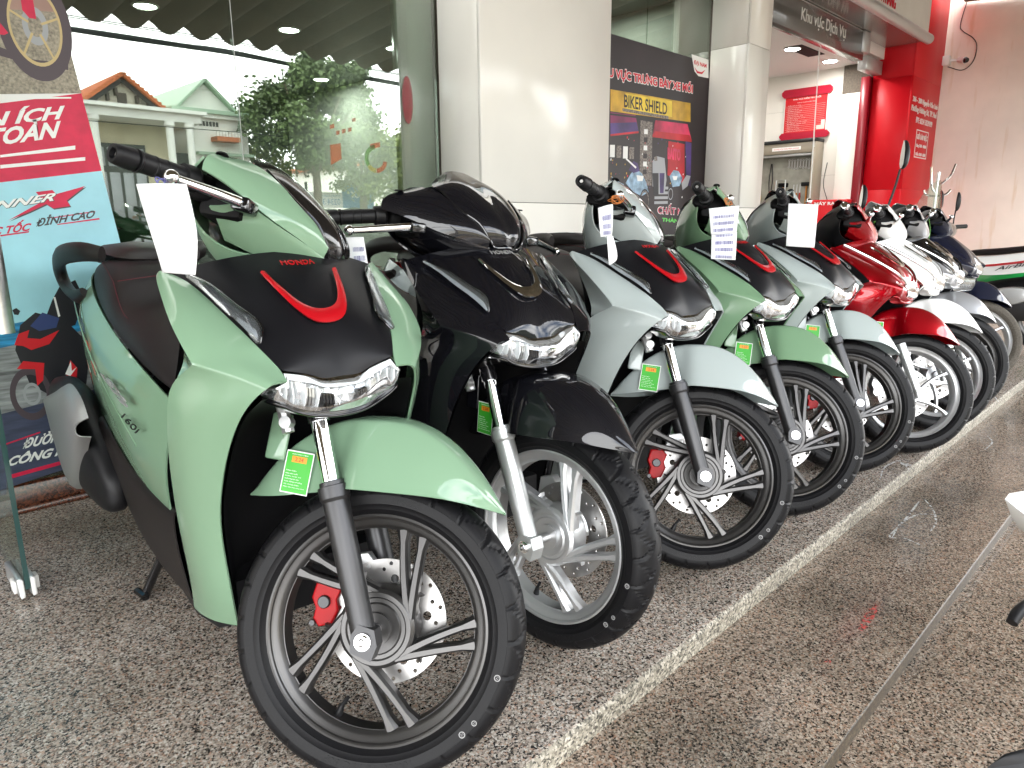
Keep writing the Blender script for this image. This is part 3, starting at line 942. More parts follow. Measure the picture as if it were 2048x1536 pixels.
# ---- front shell, right half then mirrored
E_ = [(-.318, -.207, .951), (-.284, -.183, .940), (-.190, -.158, .890), (-.093, -.131, .834), (-.052, -.109, .797), (-.046, -.100, .790)]
Cn = [(-.243, 0, .986), (-.205, 0, .962), (-.150, 0, .917), (-.097, 0, .868), (-.062, 0, .806), (-.046, 0, .768)]
panel_rows = []
for c, e in zip(Cn, E_):
    row = []
    for i in range(6):
        s = i/5.0
        b = 0.016*4*s*(1-s)*0.6
        row.append((c[0]+(e[0]-c[0])*(s**1.15)+b*0.6, c[1]+(e[1]-c[1])*s, c[2]+(e[2]-c[2])*(s**1.15)+b*0.7))
    panel_rows.append(row)
panel_rows[-1] = [(-.046, 0, .768), (-.046, -.022, .768), (-.046, -.040, .771), (-.047, -.056, .780), (-.047, -.080, .787), (-.050, -.104, .793)]
PM['front_panel'] = sheet([r[::-1] for r in panel_rows], 3, 0.004, True, flip=True, sharp=35)

# smooth lookup on the panel for things that sit on it
def panel_at(u, y):
    """u 0..5 down the panel, y across"""
    def row(i, s):
        r = panel_rows[i]; f = s*5; j = min(4, int(f)); t = f-j
        return Vector(r[j]).lerp(Vector(r[j+1]), t)
    i = min(4, int(u)); t = u-i
    def at(i): 
        w = abs(panel_rows[i][5][1]); return row(i, min(1, abs(y)/w))
    p = at(i).lerp(at(i+1), t)
    p.y = y
    return p
def on_panel(u, y, h): 
    p = panel_at(u, y)
    dx = panel_at(min(5, u+.2), y)-panel_at(max(0, u-.2), y); dy = panel_at(u, y+.01)-panel_at(u, y-.01)
    n = dx.cross(dy).normalized()
    if n.x+n.z < 0: n = -n
    return p+n*h

def emblem():
    o = [(1.30, .0700), (1.7, .0655), (2.1, .0595), (2.45, .052), (2.8, .041), (3.05, .028), (3.14, .012)]
    i = [(1.32, .0685), (1.7, .0605), (2.1, .0500), (2.42, .039), (2.62, .027), (2.72, .014), (2.74, .004)]
    full_o = [(u, -y) for u, y in o]+[(u, y) for u, y in o[::-1]]
    full_i = [(u, -y) for u, y in i]+[(u, y) for u, y in i[::-1]]
    rows = []
    for a, b in zip(full_o, full_i):
        mid = ((a[0]*.55+b[0]*.45), (a[1]*.55+b[1]*.45))
        rows.append([on_panel(*a, 0.0045), on_panel(*mid, 0.0075), on_panel(*b, 0.0035)])
    me = sheet(rows, 1, 0.004, False, False, 30)
    return fix(me)
PM['emblem'] = emblem()
def recess():
    i = [(1.34, .0675), (1.7, .0595), (2.1, .0490), (2.42, .038), (2.62, .026), (2.71, .013)]
    pts = [(u, -y) for u, y in i]+[(u, y) for u, y in i[::-1]]
    return tube([on_panel(u, y, 0.0042) for u, y in pts], 0.0016, 6, 3)
PM['emblem_line'] = recess()
def logo_text(s):
    me = text(s, 1.0, 0.0012, bold=0.012, sx=1.35)
    x0, x1, y0, y1 = extent(me)
    w = 0.064; hgt = 0.0115
    for v in me.vertices:
        yy = (v.co.x-(x0+x1)/2)/(x1-x0)*w
        uu = 1.10-(v.co.y-y0)/(y1-y0)*0.24
        v.co = on_panel(uu, yy, 0.0045+v.co.z)
    return fix(me)
PM['logo'] = logo_text('HONDA')

wing_o = [(-.330, -.222, .947), (-.314, -.228, .939), (-.262, -.233, .906), (-.200, -.239, .868), (-.150, -.231, .823), (-.137, -.226, .806), (-.112, -.211, .8015), (-.085, -.192, .795), (-.058, -.168, .784), (-.032, -.143, .769)]
wing_i = [(-.318, -.2085, .951), (-.300, -.1945, .9455), (-.262, -.177, .929), (-.190, -.159, .890), (-.125, -.140, .853), (-.093, -.132, .834), (-.074, -.1215, .8165), (-.055, -.111, .799), (-.044, -.1075, .787), (-.034, -.1045, .777)]
rows = []
for o, i in zip(wing_o, wing_i):
    o, i = Vector(o), Vector(i)
    n = Vector((0.55, -0.25, 0.8)).normalized()
    rows.append([i, i.lerp(o, .33)+n*.006, i.lerp(o, .70)+n*.008, o])
fr = [(-.050, -.1575, .753), (-.078, -.172, .721), (-.108, -.180, .681), (-.140, -.187, .630), (-.170, -.191, .570), (-.205, -.191, .500), (-.225, -.185, .430), (-.238, -.177, .360), (-.245, -.170, .290), (-.262, -.162, .235)]
rr_ = [(-.224, -.238, .768), (-.228, -.249, .742), (-.240, -.252, .708), (-.270, -.250, .650), (-.300, -.245, .590), (-.330, -.238, .520), (-.355, -.230, .450), (-.378, -.219, .370), (-.400, -.209, .295), (-.436, -.200, .212)]
lrows = []
for a, b in zip(fr, rr_):
    a, b = Vector(a), Vector(b)
    n = Vector((0.62, -0.75, 0.12)).normalized()
    k = min(1, (b-a).length/0.14)
    lrows.append([a, a.lerp(b, .25)+n*.012*k, a.lerp(b, .52)+n*.017*k, a.lerp(b, .80)+n*.010*k, b])
def cowl_skin():
    vs = [p for r in rows for p in r]
    fs = [f[::-1] for f in grid_faces(10, 4)]
    base = len(vs)
    vs += [p for r in lrows for p in r]
    seam = [9*4+3, 8*4+3, 7*4+3, 6*4+3, 5*4+3]
    for j in range(4):
        fs.append((seam[j+1], seam[j], base+j, base+j+1)[::-1])
    fs += [tuple(base+q for q in f[::-1]) for f in grid_faces(10, 5)]
    me = raw_mesh(vs, fs)
    me = fix(me)
    cr_ = me.attributes.new('crease_edge', 'FLOAT', 'EDGE')
    ss = set(seam)
    for e in me.edges:
        if e.vertices[0] in ss and e.vertices[1] in ss: cr_.data[e.index].value = 0.85
    return bake(me, [('SUBSURF', dict(levels=3, render_levels=3, boundary_smooth='PRESERVE_CORNERS')), ('SOLIDIFY', dict(thickness=0.004, offset=-1.0))], 40)
PM['wing'] = cowl_skin()
# underside of the wing: the dark hollow between wing and shield
under_o = [(-.329, -.221, .944), (-.314, -.227, .936), (-.262, -.231, .902), (-.200, -.237, .864), (-.150, -.229, .819), (-.139, -.225, .804)]
under_i = [(-.350, -.190, .925), (-.318, -.196, .897), (-.288, -.199, .857), (-.262, -.205, .824), (-.236, -.214, .794), (-.222, -.232, .772)]
PM['wing_side'] = sheet([[o, Vector(o).lerp(Vector(i), .5)+Vector((0, .006, -.004)), i] for o, i in zip(under_o, under_i)], 2, 0.003, False, False, 35)
# rider side of the leg shield
rows = []
for i_, (u, b) in enumerate([((-.350, -.188, .925), .05), ((-.290, -.197, .857), .05), ((-.228, -.245, .742), .13), ((-.270, -.249, .650), .10), ((-.330, -.237, .520), .06), ((-.378, -.218, .370), .05), ((-.432, -.199, .215), .02)]):
    x, y, z = u
    rows.append([(x-0.003, y+.004, z), (x-b*.6, y*.75, z-.004), (x-b, y*.4, z-.006), (x-b*1.05, 0, z-.006)])
PM['inner_shield'] = sheet(rows, 2, 0, True, False, 35)
# black centre behind the fork
rows = []
for (xe, ye, z, xc) in [(-.050, -.150, .745, -.06), (-.080, -.168, .716, -.15), (-.112, -.176, .676, -.235), (-.172, -.187, .565, -.285), (-.208, -.187, .495, -.305), (-.240, -.173, .355, -.330), (-.262, -.158, .236, -.345)]:
    rows.append([(xe-.003, ye+.003, z), ((xe*.5+xc*.5)-.02, ye*.86, z), (xc, ye*.5, z), (xc+.01, 0, z)])
PM['inner_cover'] = sheet(rows, 2, 0, True, True, 40)
PM['belly'] = loft([[(x, y, z) for y, z in ((-w, z0), (-w*.6, z0-.01), (w*.6, z0-.01), (w, z0), (w, z1), (-w, z1))] for x, w, z0, z1 in [(-.262, .155, .235, .33), (-.33, .18, .205, .34), (-.44, .195, .195, .40), (-.7, .18, .175, .39), (-.95, .17, .17, .40), (-1.05, .12, .2, .38)]], 0, True, 40)

# ---- headlight
top = [(-.043, 0, .7665), (-.044, -.022, .7665), (-.046, -.040, .7695), (-.047, -.056, .7785), (-.047, -.080, .7855), (-.050, -.1035, .7905), (-.034, -.1065, .776), (-.042, -.119, .768), (-.070, -.128, .760)]
bot = [(-.038, 0, .705), (-.039, -.022, .7055), (-.042, -.040, .707), (-.047, -.060, .711), (-.053, -.080, .7175), (-.051, -.096, .726), (-.050, -.108, .735), (-.060, -.121, .740), (-.092, -.132, .745)]
bul = [.020, .020, .019, .017, .014, .010, .008, .005, .001]
rows = []
for a, b, q in zip(top, bot, bul):
    a, b = Vector(a), Vector(b)
    n = Vector((.93, 0, .36))
    rows.append([a+Vector((-.012, 0, .010)), a+Vector((-.001, 0, .002)), a.lerp(b, .25)+n*q*.8, a.lerp(b, .55)+n*q*1.05, a.lerp(b, .82)+n*q*.8, b])
PM['head_lens'] = sheet([r[::-1] for r in rows[::-1]], 2, 0, True, False, 40)
def shifted(rows, d, k=1.0):
    return [[Vector(p)+Vector(d) for p in r] for r in rows]
def facets():
    vs, fs = [], []
    nc, nf = 17, 5
    for i in range(nc):
        c = i*8.0/(nc-1)
        for k in range(nf):
            f = .04+.90*k/(nf-1)
            d = .005 if k in (0, nf-1) or i == nc-1 else .018+.010*((i+k) % 2)+.006*(i % 3 == 0)
            vs.append(between(c, f, d))
    for i in range(nc-1):
        for k in range(nf-1): fs.append((i*nf+k, i*nf+k+1, (i+1)*nf+k+1, (i+1)*nf+k))
    m = fix(raw_mesh(vs, fs, False))
    return joinm([m, flipy(m)], 8)
def between(i, f, dx):
    """point in the lamp at column i (fraction) and height fraction f, pushed back dx"""
    j = min(len(rows)-2, int(i)); t = i-j
    a = Vector(top[j]).lerp(Vector(top[j+1]), t); b = Vector(bot[j]).lerp(Vector(bot[j+1]), t)
    q = bul[j]+(bul[j+1]-bul[j])*t
    p = a.lerp(b, f); p.x += q*4*f*(1-f)*.95 - dx
    return p
PM['head_reflector'] = facets()
def rib_pack(cols, f0, f1, dx0, dx1, w=0.0016):
    ms = []
    for c in cols:
        vs = []
        for f in (f0, (f0+f1)/2, f1):
            for sgn in (-1, 1):
                for d in (dx0, dx1):
                    p = between(c, f, d); p.y += sgn*w
                    vs.append(p)
        fs = []
        for k in (0, 4):
            fs += [(k, k+1, k+5, k+4), (k+2, k+3, k+7, k+6), (k, k+2, k+6, k+4)]
        m = fix(raw_mesh(vs, fs, False)); ms += [m, flipy(m)]
    return joinm(ms, 20)
PM['head_ribs'] = rib_pack([1.15, 1.45, 1.75, 2.05], .40, .90, .008, .026, .0016)
PM['head_partition'] = rib_pack([2.6, 3.6, 4.6, 5.6, 6.6], .25, .95, .006, .030, .0012)
PM['head_slots'] = rib_pack([2.9, 3.15, 3.4], .34, .8, .014, .026, .0022)
vs = []; fs = []
cols = [i*0.25 for i in range(0, 33)]
for c in cols:
    for f, d in ((.05, .004), (.20, .004), (.22, .012)):
        vs.append(between(c, f, d))
for i in range(len(cols)-1):
    for k in range(2): fs.append((i*3+k, i*3+k+1, (i+1)*3+k+1, (i+1)*3+k))
m1 = fix(raw_mesh(vs, fs, True, 30)); PM['head_strip'] = joinm([m1, flipy(m1)], 30)
# dark lip under the lamp
lip = []
for b in bot:
    b = Vector(b); lip.append([b+Vector((.000, 0, .001)), b+Vector((.006, 0, -.003)), b+Vector((.003, 0, -.009)), b+Vector((-.04, 0, -.012))])
PM['head_lip'] = sheet([r[::-1] for r in lip[::-1]], 2, 0, True, False, 40)

# ---- turn signal strips along the panel edges
sig = []
for t in [i/8 for i in range(9)]:
    u = 1.02+t*2.0
    w = [.006, .017, .021, .022, .023, .025, .030, .026, .004][int(t*8)]
    j = min(4, int(u)); ew = Vector(E_[j]).lerp(Vector(E_[min(5, j+1)]), u-j)
    y = -abs(ew.y)
    a = on_panel(u, y+.0005, .007); b = on_panel(u, y+w, .007)
    m_ = on_panel(u, y+w*.5, .013)
    sig.append([a, m_, b])
PM['signal_lens'] = fix(sheet(sig, 1, 0.003, False, False, 30))
PM['signal_core'] = fix(sheet([[r[0].lerp(r[1], .12)+Vector((-.0005, 0, -.0005)), r[1]+Vector((-.002, 0, -.002)), r[2].lerp(r[1], .12)+Vector((-.0005, 0, -.0005))] for r in sig], 1, 0, False, False, 30))
PM['signal_rim'] = tube([r[2]+Vector((0, .001, -.002)) for r in sig]+[sig[-1][0]], 0.0022, 6)

# ---- fork, fender (steered)
fork_ax = lambda s: Vector((0.004-0.174*s, 0, 0.272+0.398*s))    # s 0 axle .. 1 top
def leg(y):
    a = lambda s: fork_ax(s)+Vector((0, y, 0))
    sl = tube([a(-.045), a(-.02), a(.05), a(.20), a(.22), a(.55), a(.60), a(.615), a(.665), a(.668), a(.685), a(.689)], [.015, .022, .0225, .0225, .0235, .0245, .0245, .0285, .0285, .024, .024, .017], 24, sharp=25)
    return sl
PM['slider_r'] = leg(-.104); PM['slider_l'] = leg(.104)
PM['fork_tube'] = tube([fork_ax(.66)+Vector((0, -.104, 0)), fork_ax(1.06)+Vector((0, -.104, 0))], .0165, 20)
PM['fork_tube_l'] = flipy(PM['fork_tube'])
PM['fork_clamp'] = joinm([tube([fork_ax(.95)+Vector((0, -.104, 0)), fork_ax(1.03)+Vector((0, -.104, 0))], .0205, 20), tube([fork_ax(.95)+Vector((0, .104, 0)), fork_ax(1.03)+Vector((0, .104, 0))], .0205, 20)], 25)
PM['fork_bridge'] = joinm([box(-.235, -.165, -.10, .10, .69, .74, .01), tube([(-.18, 0, .70), (-.33, 0, .98)], .022, 14)], 30)
bx = fork_ax(0)
PM['axle_plate'] = loft([[(bx.x+x, y, bx.z+.006+z) for x, z in ((-.020, -.020), (.020, -.028), (.026, .0), (.016, .026), (-.014, .030), (-.024, .01))] for y in (-.1275, -.118, -.088)], 0, True, 30)
PM['axle_bolt'] = joinm([xf(lathe([(0, -.1365), (.011, -.1365), (.0125, -.135), (.0125, -.1325), (.0150, -.1325), (.0150, -.128)], 24), Matrix.Translation((0.004, 0, .281))), xf(lathe([(.005, -.1385), (.008, -.1375), (.0085, -.1365)], 6), Matrix.Translation((0.004, 0, .281)))], 25)
PM['axle'] = xf(lathe([(.012, -.10), (.012, -.036), (.016, -.036)], 20), Matrix.Translation((0, 0, .283)))
PM['clamp_bolts'] = joinm([xf(tube([(0, -.118, 0), (0, -.142, 0)], [.0105, .0105], 12), Matrix.Translation((-.221, 0, .664))), xf(tube([(0, -.118, 0), (0, -.140, 0)], [.0115, .0115], 12), Matrix.Translation((-.212, 0, .638))), tube([(-.235, -.118, .67), (-.21, -.118, .62)], .012, 8)], 25)

f_ridge = [(-.300, .487), (-.262, .545), (-.215, .610), (-.150, .663), (-.085, .684), (-.030, .690), (.030, .682), (.085, .655), (.130, .620), (.170, .580), (.203, .535)]
f_crease = [(-.302, .020, .486), (-.268, .045, .540), (-.222, .058, .600), (-.160, .064, .648), (-.108, .066, .665), (-.088, .092, .664), (-.020, .075, .676), (.035, .068, .664), (.085, .062, .638), (.128, .050, .605), (.168, .032, .568), (.2035, .004, .534)]
f_low = [(-.303, .022, .484), (-.250, .060, .492), (-.205, .072, .503), (-.160, .077, .516), (-.108, .0785, .529), (-.086, .128, .538), (-.020, .124, .543), (.035, .116, .547), (.085, .100, .549), (.128, .075, .546), (.168, .045, .540), (.204, .004, .533)]
f_ridge = [(-.300, .487), (-.262, .545), (-.215, .610), (-.155, .660), (-.106, .679), (-.086, .684), (-.025, .692), (.033, .682), (.087, .655), (.132, .620), (.171, .580), (.203, .535)]
rows = []
for (rx, rz), c, l in zip(f_ridge, f_crease, f_low):
    c = Vector((c[0], -c[1], c[2])); l = Vector((l[0], -l[1], l[2])); r0 = Vector((rx, 0, rz))
    rows.append([r0, r0.lerp(c, .55)+Vector((0, 0, .003)), r0.lerp(c, .93)+Vector((0, 0, .0015)), c+Vector((0, -.001, -.003)), c.lerp(l, .45)+Vector((0, -.004, .004)), c.lerp(l, .93), l])
PM['fender'] = sheet([r[::-1] for r in rows], 2, 0.003, True, True, 32)
rows2 = []
for x, zb in ((-.150, .522), (-.115, .530), (-.075, .536)):
    rows2.append([Vector((x, -.0815, zb+.005)), Vector((x-.012, -.083, zb+.07)), Vector((x-.02, -.070, zb+.145))])
PM['fender_guard'] = fix(sheet([[Vector((-.145, -.0805, .522)), Vector((-.157, -.082, .60)), Vector((-.185, -.078, .690))], [Vector((-.125, -.098, .528)), Vector((-.145, -.098, .61)), Vector((-.175, -.09, .690))], [Vector((-.080, -.083, .536)), Vector((-.088, -.084, .62)), Vector((-.105, -.075, .668))]], 1, .003, False, False, 30))
PM['fender_tab'] = box(-.265, -.225, -.078, -.072, .565, .655, .004)

# energy label on the fender's side
def on_fender(x, z):
    # side of the fender behind the fork: nearly flat
    y = -.0795 + max(0, (-.150-x))*0.10
    return Vector((x, y-.0022, z))
def label_quad(x0, x1, z0, z1, h):
    p = [on_fender(x0, z0), on_fender(x1, z0), on_fender(x1, z1), on_fender(x0, z1)]
    vs = [q+Vector((0, -h, 0)) for q in p]
    return raw_mesh(vs, [(0, 1, 2, 3)], False)
def fender_print(s, x0, x1, z0, z1, h=0.0012, **k):
    return fit(text(s, 1, 0.0003, **k), on_fender(x0, z0)+Vector((0, -h, 0)), on_fender(x1, z0)+Vector((0, -h, 0)), on_fender(x0, z1)+Vector((0, -h, 0)))
LX0, LX1, LZ0, LZ1 = -.2235, -.1665, .507, .588
PM['label_white'] = label_quad(LX0, LX1, LZ0, LZ1, 0.0002)
PM['label_green'] = label_quad(LX0+.002, LX1-.002, LZ0+.002, LZ1-.0025, 0.0006)
PM['label_orange'] = label_quad(LX0+.013, LX1-.013, LZ1-.022, LZ1-.010, 0.0010)
PM['label_text'] = joinm([fender_print('NHÃN NĂNG LƯỢNG', LX0+.012, LX1-.012, LZ1-.008, LZ1-.005)]+[fender_print(s, LX0+.006, x1, LZ0+.010+.0052*i, LZ0+.0128+.0052*i) for i, (s, x1) in enumerate([('Mức tiêu thụ công khai', LX1-.008), ('Số chứng nhận', LX1-.02), ('Loại động cơ xăng', LX1-.014), ('Khối lượng bản thân', LX1-.022), ('Kiểu loại xe', LX1-.018), ('Nhà sản xuất', LX1-.026), ('Nhãn hiệu', LX1-.03)])], 30)
PM['label_value'] = fender_print('2.24', LX0+.020, LX1-.020, LZ1-.0195, LZ1-.0125)

# ---- handlebar cover (steered)
up_in = [(-.400, -.182, 1.104), (-.374, -.153, 1.110), (-.340, -.136, 1.098), (-.291, -.114, 1.060), (-.252, -.080, 1.028), (-.233, -.060, .993)]
up_out = [(-.395, -.268, 1.045), (-.370, -.252, 1.038), (-.340, -.207, 1.023), (-.302, -.168, 1.000), (-.262, -.106, .986), (-.240, -.056, .973)]
up_mid = [(-.3975, -.268, 1.076), (-.370, -.240, 1.065), (-.335, -.196, 1.048)]
rows = [[Vector(a), Vector(a).lerp(Vector(b), .35)+Vector((.004, -.002, .007)), Vector(up_mid[k]) if k < 3 else Vector(a).lerp(Vector(b), .72)+Vector((.005, -.003, .007)), Vector(b)] for k, (a, b) in enumerate(zip(up_in, up_out))]
PM['cowl_upper'] = sheet(rows, 3, 0.004, False, flip=True, sharp=30)
lo_top = [(-.403, -.208, 1.003), (-.372, -.215, 1.004), (-.341, -.2075, 1.021), (-.302, -.1675, .9995), (-.262, -.1055, .9855), (-.240, -.0555, .9725)]
lo_bot = [(-.400, -.140, .962), (-.372, -.132, .955), (-.345, -.118, .945), (-.300, -.090, .945), (-.265, -.055, .951), (-.243, -.022, .958)]
rows = [[Vector(a), Vector(a).lerp(Vector(b), .35)+Vector((.006, -.004, .000)), Vector(a).lerp(Vector(b), .7)+Vector((.004, -.002, -.003)), Vector(b)] for a, b in zip(lo_top, lo_bot)]
PM['cowl_lower'] = sheet(rows, 3, 0.004, False, flip=True, sharp=30)
scr = [[(-.418, -.047, 1.166), (-.420, 0, 1.172)], [(-.390, -.135, 1.120), (-.388, 0, 1.158)], [(-.352, -.130, 1.110), (-.335, 0, 1.130)], [(-.291, -.114, 1.062), (-.275, 0, 1.085)], [(-.250, -.081, 1.030), (-.236, 0, 1.045)], [(-.230, -.058, .992), (-.213, 0, 1.002)], [(-.234, -.035, .972), (-.222, 0, .975)]]
rows = []
for i_, (e, c) in enumerate(scr):
    e, c = Vector(e), Vector(c)
    k = .010 if i_ else .002
    rows.append([e, e.lerp(c, .33)+Vector((k, 0, k*.9)), e.lerp(c, .66)+Vector((k*.9, 0, k)), c])
PM['screen'] = sheet(rows, 3, 0.004, True, flip=True, sharp=30)
PM['screen_trim'] = tube([(-.352, -.1305, 1.1105), (-.291, -.1150, 1.0625), (-.250, -.082, 1.0305), (-.2305, -.0595, .9915), (-.232, -.040, .9745), (-.220, 0, .9765), (-.232, .040, .9745), (-.2305, .0595, .9915), (-.250, .082, 1.0305), (-.291, .1150, 1.0625), (-.352, .1305, 1.1105)], .003, 8, 4)
PM['cowl_nose'] = fix(sheet([[(-.240, -.0555, .9725), (-.232, -.035, .970), (-.224, 0, .972)], [(-.243, -.022, .958), (-.238, -.012, .956), (-.236, 0, .956)]], 1, .003, True, False, 30))
PM['dash'] = fix(sheet([[(-.392, -.14, 1.112), (-.388, 0, 1.15)], [(-.43, -.15, 1.095), (-.44, 0, 1.115)], [(-.475, -.13, 1.062), (-.485, 0, 1.075)]], 2, .003, True, False, 40))
bowl = [[(-.402, -.262, 1.073), (-.43, -.19, 1.095), (-.455, -.10, 1.098), (-.47, 0, 1.09)],
        [(-.440, -.245, 1.040), (-.474, -.17, 1.055), (-.487, -.09, 1.050), (-.492, 0, 1.048)],
        [(-.452, -.215, 1.000), (-.470, -.15, .985), (-.476, -.08, .982), (-.478, 0, .985)],
        [(-.434, -.165, .955), (-.448, -.12, .932), (-.452, -.06, .924), (-.452, 0, .926)],
        [(-.385, -.135, .938), (-.392, -.09, .905), (-.40, -.05, .898), (-.40, 0, .90)],
        [(-.345, -.118, .943), (-.340, -.08, .922), (-.335, -.04, .915), (-.335, 0, .915)]]
PM['cowl_rear'] = sheet(bowl, 2, 0.004, True, False, 35)
def along(a, b, prof, n=24, sharp=30):
    a, b = Vector(a), Vector(b); L = (b-a).length
    me = lathe([(r, t*L) for r, t in prof], n, 'z', False, sharp)
    q = (b-a).to_track_quat('Z', 'Y').to_matrix().to_4x4()
    me.transform(Matrix.Translation(a) @ q); return me
GA, GB = (-.480, -.377, 1.015), (-.413, -.222, 1.037)
PM['grip'] = along(GA, GB, [(.0, .05), (.0085, .05), (.0095, .0), (.0150, -.005), (.0165, .01), (.0175, .07), (.0190, .16), (.0185, .20), (.0150, .205), (.0150, .225), (.0195, .23), (.0195, .25), (.0178, .26), (.0172, .40), (.0182, .405), (.0182, .415), (.0172, .42), (.0172, .52), (.0182, .525), (.0182, .535), (.0172, .54), (.0175, .72), (.023, .73), (.024, .86), (.020, .90), (0, .90)])
PM['bar_end_bolt'] = along(GA, GB, [(0, .04), (.005, .04), (.005, .055)], 6)
PM['switch_box'] = joinm([loft([[(x+dx, y, z+dz) for dx, dz in ((-.034, -.026), (.022, -.030), (.030, 0), (.018, .028), (-.026, .026), (-.040, 0))] for x, y, z in ((-.440, -.235, 1.030), (-.425, -.205, 1.035), (-.410, -.150, 1.040))], 1, True, 50), box(-.43, -.345, -.205, -.12, .985, 1.075, .012)], 40)
PM['lever'] = joinm([tube([(-.330, -.212, 1.011), (-.345, -.290, 1.000), (-.366, -.372, .988)], [.0105, .0092, .0075], 14, 5, flat=.75), xf(lathe([(0, -.0125), (.0065, -.0107), (.0108, -.0063), (.0125, 0), (.0108, .0063), (.0065, .0107), (0, .0125)], 16, 'z'), Matrix.Translation((-.369, -.381, .987)))], 40)
PM['lever_mount'] = joinm([box(-.352, -.318, -.235, -.190, .995, 1.020, .006), tube([(-.345, -.20, 1.01), (-.395, -.19, 1.03)], .012, 8)], 30)
PM['mirror_cap'] = xf(lathe([(0, .004), (.010, .003), (.012, 0)], 16, 'z'), Matrix.Translation((-.392, -.222, 1.094)))
PM['brake_hose'] = tube([(-.37, .19, .99), (-.30, .16, .88), (-.20, .12, .70), (-.13, .12, .50), (-.13, .11, .36)], .005, 8, 6)

# ---- body, seat and rear
bd_cols = [(-.535, (.648, .165), (.560, .195), (.47, .205), (.405, .200)), (-.700, (.684, .175), (.57, .210), (.48, .215), (.36, .195)), (-.880, (.722, .181), (.61, .221), (.50, .222), (.30, .185)),
           (-1.080, (.757, .179), (.65, .226), (.52, .222), (.32, .180)), (-1.300, (.803, .170), (.70, .216), (.54, .212), (.345, .185)), (-1.480, (.850, .156), (.745, .204), (.60, .196), (.47, .180)),
           (-1.640, (.882, .125), (.795, .190), (.70, .175), (.61, .150)), (-1.740, (.888, .085), (.81, .135), (.73, .125), (.66, .10)), (-1.790, (.880, .02), (.82, .03), (.76, .03), (.70, .02))]
rows = [[Vector((c[0], -q[1], q[0])) for q in c[1:]] for c in bd_cols]
PM['body'] = sheet(rows, 2, 0.004, False, flip=False, sharp=35)
PM['body_crease'] = tube([(-1.66, -.186, .80), (-1.45, -.207, .74), (-1.20, -.2225, .665), (-.95, -.2245, .585), (-.75, -.218, .515)], .0035, 6, 4, flat=.6)
def side_logo(s, x0, x1, z0, z1, tilt, y0, y1, shear=.4, **k):
    me = text(s, 1, .0025, shear=shear, **k)
    return fit(me, (x0, y0, z0), (x1, y1, z0+tilt), (x0, y0, z1))
trim_u = [(-1.215, .487), (-1.06, .462), (-.93, .430), (-.82, .405), (-.694, .398), (-.60, .402), (-.50, .414)]
trim_l = [(-1.230, .470), (-1.14, .30), (-1.0, .20), (-.85, .168), (-.72, .172), (-.60, .184), (-.445, .212)]
yy_u = [-.2235, -.2285, -.2265, -.220, -.214, -.210, -.206]
yy_l = [-.2240, -.206, -.196, -.190, -.190, -.193, -.198]
rows = []
for (a, b), (c, d), ya, yb in zip(trim_u, trim_l, yy_u, yy_l):
    A, B = Vector((a, ya, b)), Vector((c, yb, d))
    rows.append([A+Vector((0, .012, .004)), A, A.lerp(B, .3)+Vector((0, -.006, 0)), A.lerp(B, .7)+Vector((0, -.003, 0)), B, B+Vector((0, .03, -.012))])
PM['side_sill'] = sheet(rows, 2, 0.003, False, flip=True, sharp=35)
PM['floor_board'] = box(-.66, -.36, -.195, .195, .385, .412, .008)
st = [(-.540, .640, .655, .10, .06), (-.575, .650, .700, .150, .105), (-.66, .675, .748, .172, .125), (-.80, .703, .792, .182, .142), (-.95, .732, .812, .184, .150), (-1.04, .748, .824, .183, .150), (-1.11, .762, .858, .181, .145), (-1.18, .775, .905, .178, .138), (-1.30, .800, .932, .170, .128), (-1.46, .842, .944, .155, .112), (-1.58, .872, .944, .128, .092), (-1.655, .890, .928, .09, .06)]
rings = []
for x, zb, zt, wb, wt in st:
    h = zt-zb
    pts = [(0, zt+.004), (wt*.6, zt+.002), (wt, zt-.012), (wb*.97, zt-.45*h), (wb, zb+.012), (wb*.96, zb), (0, zb-.004)]
    full = [(-a, b) for a, b in pts]+[(a, b) for a, b in pts[-2:0:-1]]
    rings.append([(x, a, b) for a, b in full])
PM['seat'] = loft(rings, 2, True, 50)
def seat_pt(x, f):
    for (a, b) in zip(st[:-1], st[1:]):
        if b[0] <= x <= a[0]:
            t = (x-a[0])/(b[0]-a[0]); q = [a[i]+(b[i]-a[i])*t for i in range(5)]
            return Vector((x, -(q[4]+(q[3]-q[4])*f*.5), q[2]-.010-(q[2]-q[1])*f*.35))
    return Vector((x, 0, .8))
PM['stitching'] = tube([seat_pt(-1.62+.04*i, .30)+Vector((0, -.002, 0)) for i in range(0, 17)], .0010, 5, 3)
PM['stitching_cross'] = tube([(-1.155, y, .886+.014*(1-abs(y)/.14)) for y in [-.14+.02*i for i in range(15)]], .0010, 5, 2)
def rail():
    a = tube([(-1.36, -.135, .955), (-1.44, -.175, .962), (-1.60, -.205, .950), (-1.705, -.208, .918), (-1.735, -.200, .865), (-1.700, -.188, .825), (-1.60, -.178, .812), (-1.52, -.170, .83)], [.024, .030, .033, .035, .035, .033, .029, .020], 12, 3, flat=.55)
    return a
PM['grab_rail'] = rail()
PM['carrier'] = loft([[(x, y, z) for y, z in ((-w, z0), (w, z0), (w*.85, z1), (-w*.85, z1))] for x, w, z0, z1 in ((-1.30, .11, .91, .962), (-1.46, .13, .92, .990), (-1.62, .145, .915, .995), (-1.76, .14, .90, .975), (-1.82, .09, .90, .950))], 1, True, 40)
PM['tail_light'] = loft([[(x, y, z) for y, z in ((-w, .80), (w, .80), (w, .875), (-w, .875))] for x, w in ((-1.70, .13), (-1.77, .115), (-1.815, .06))], 1, True, 40)
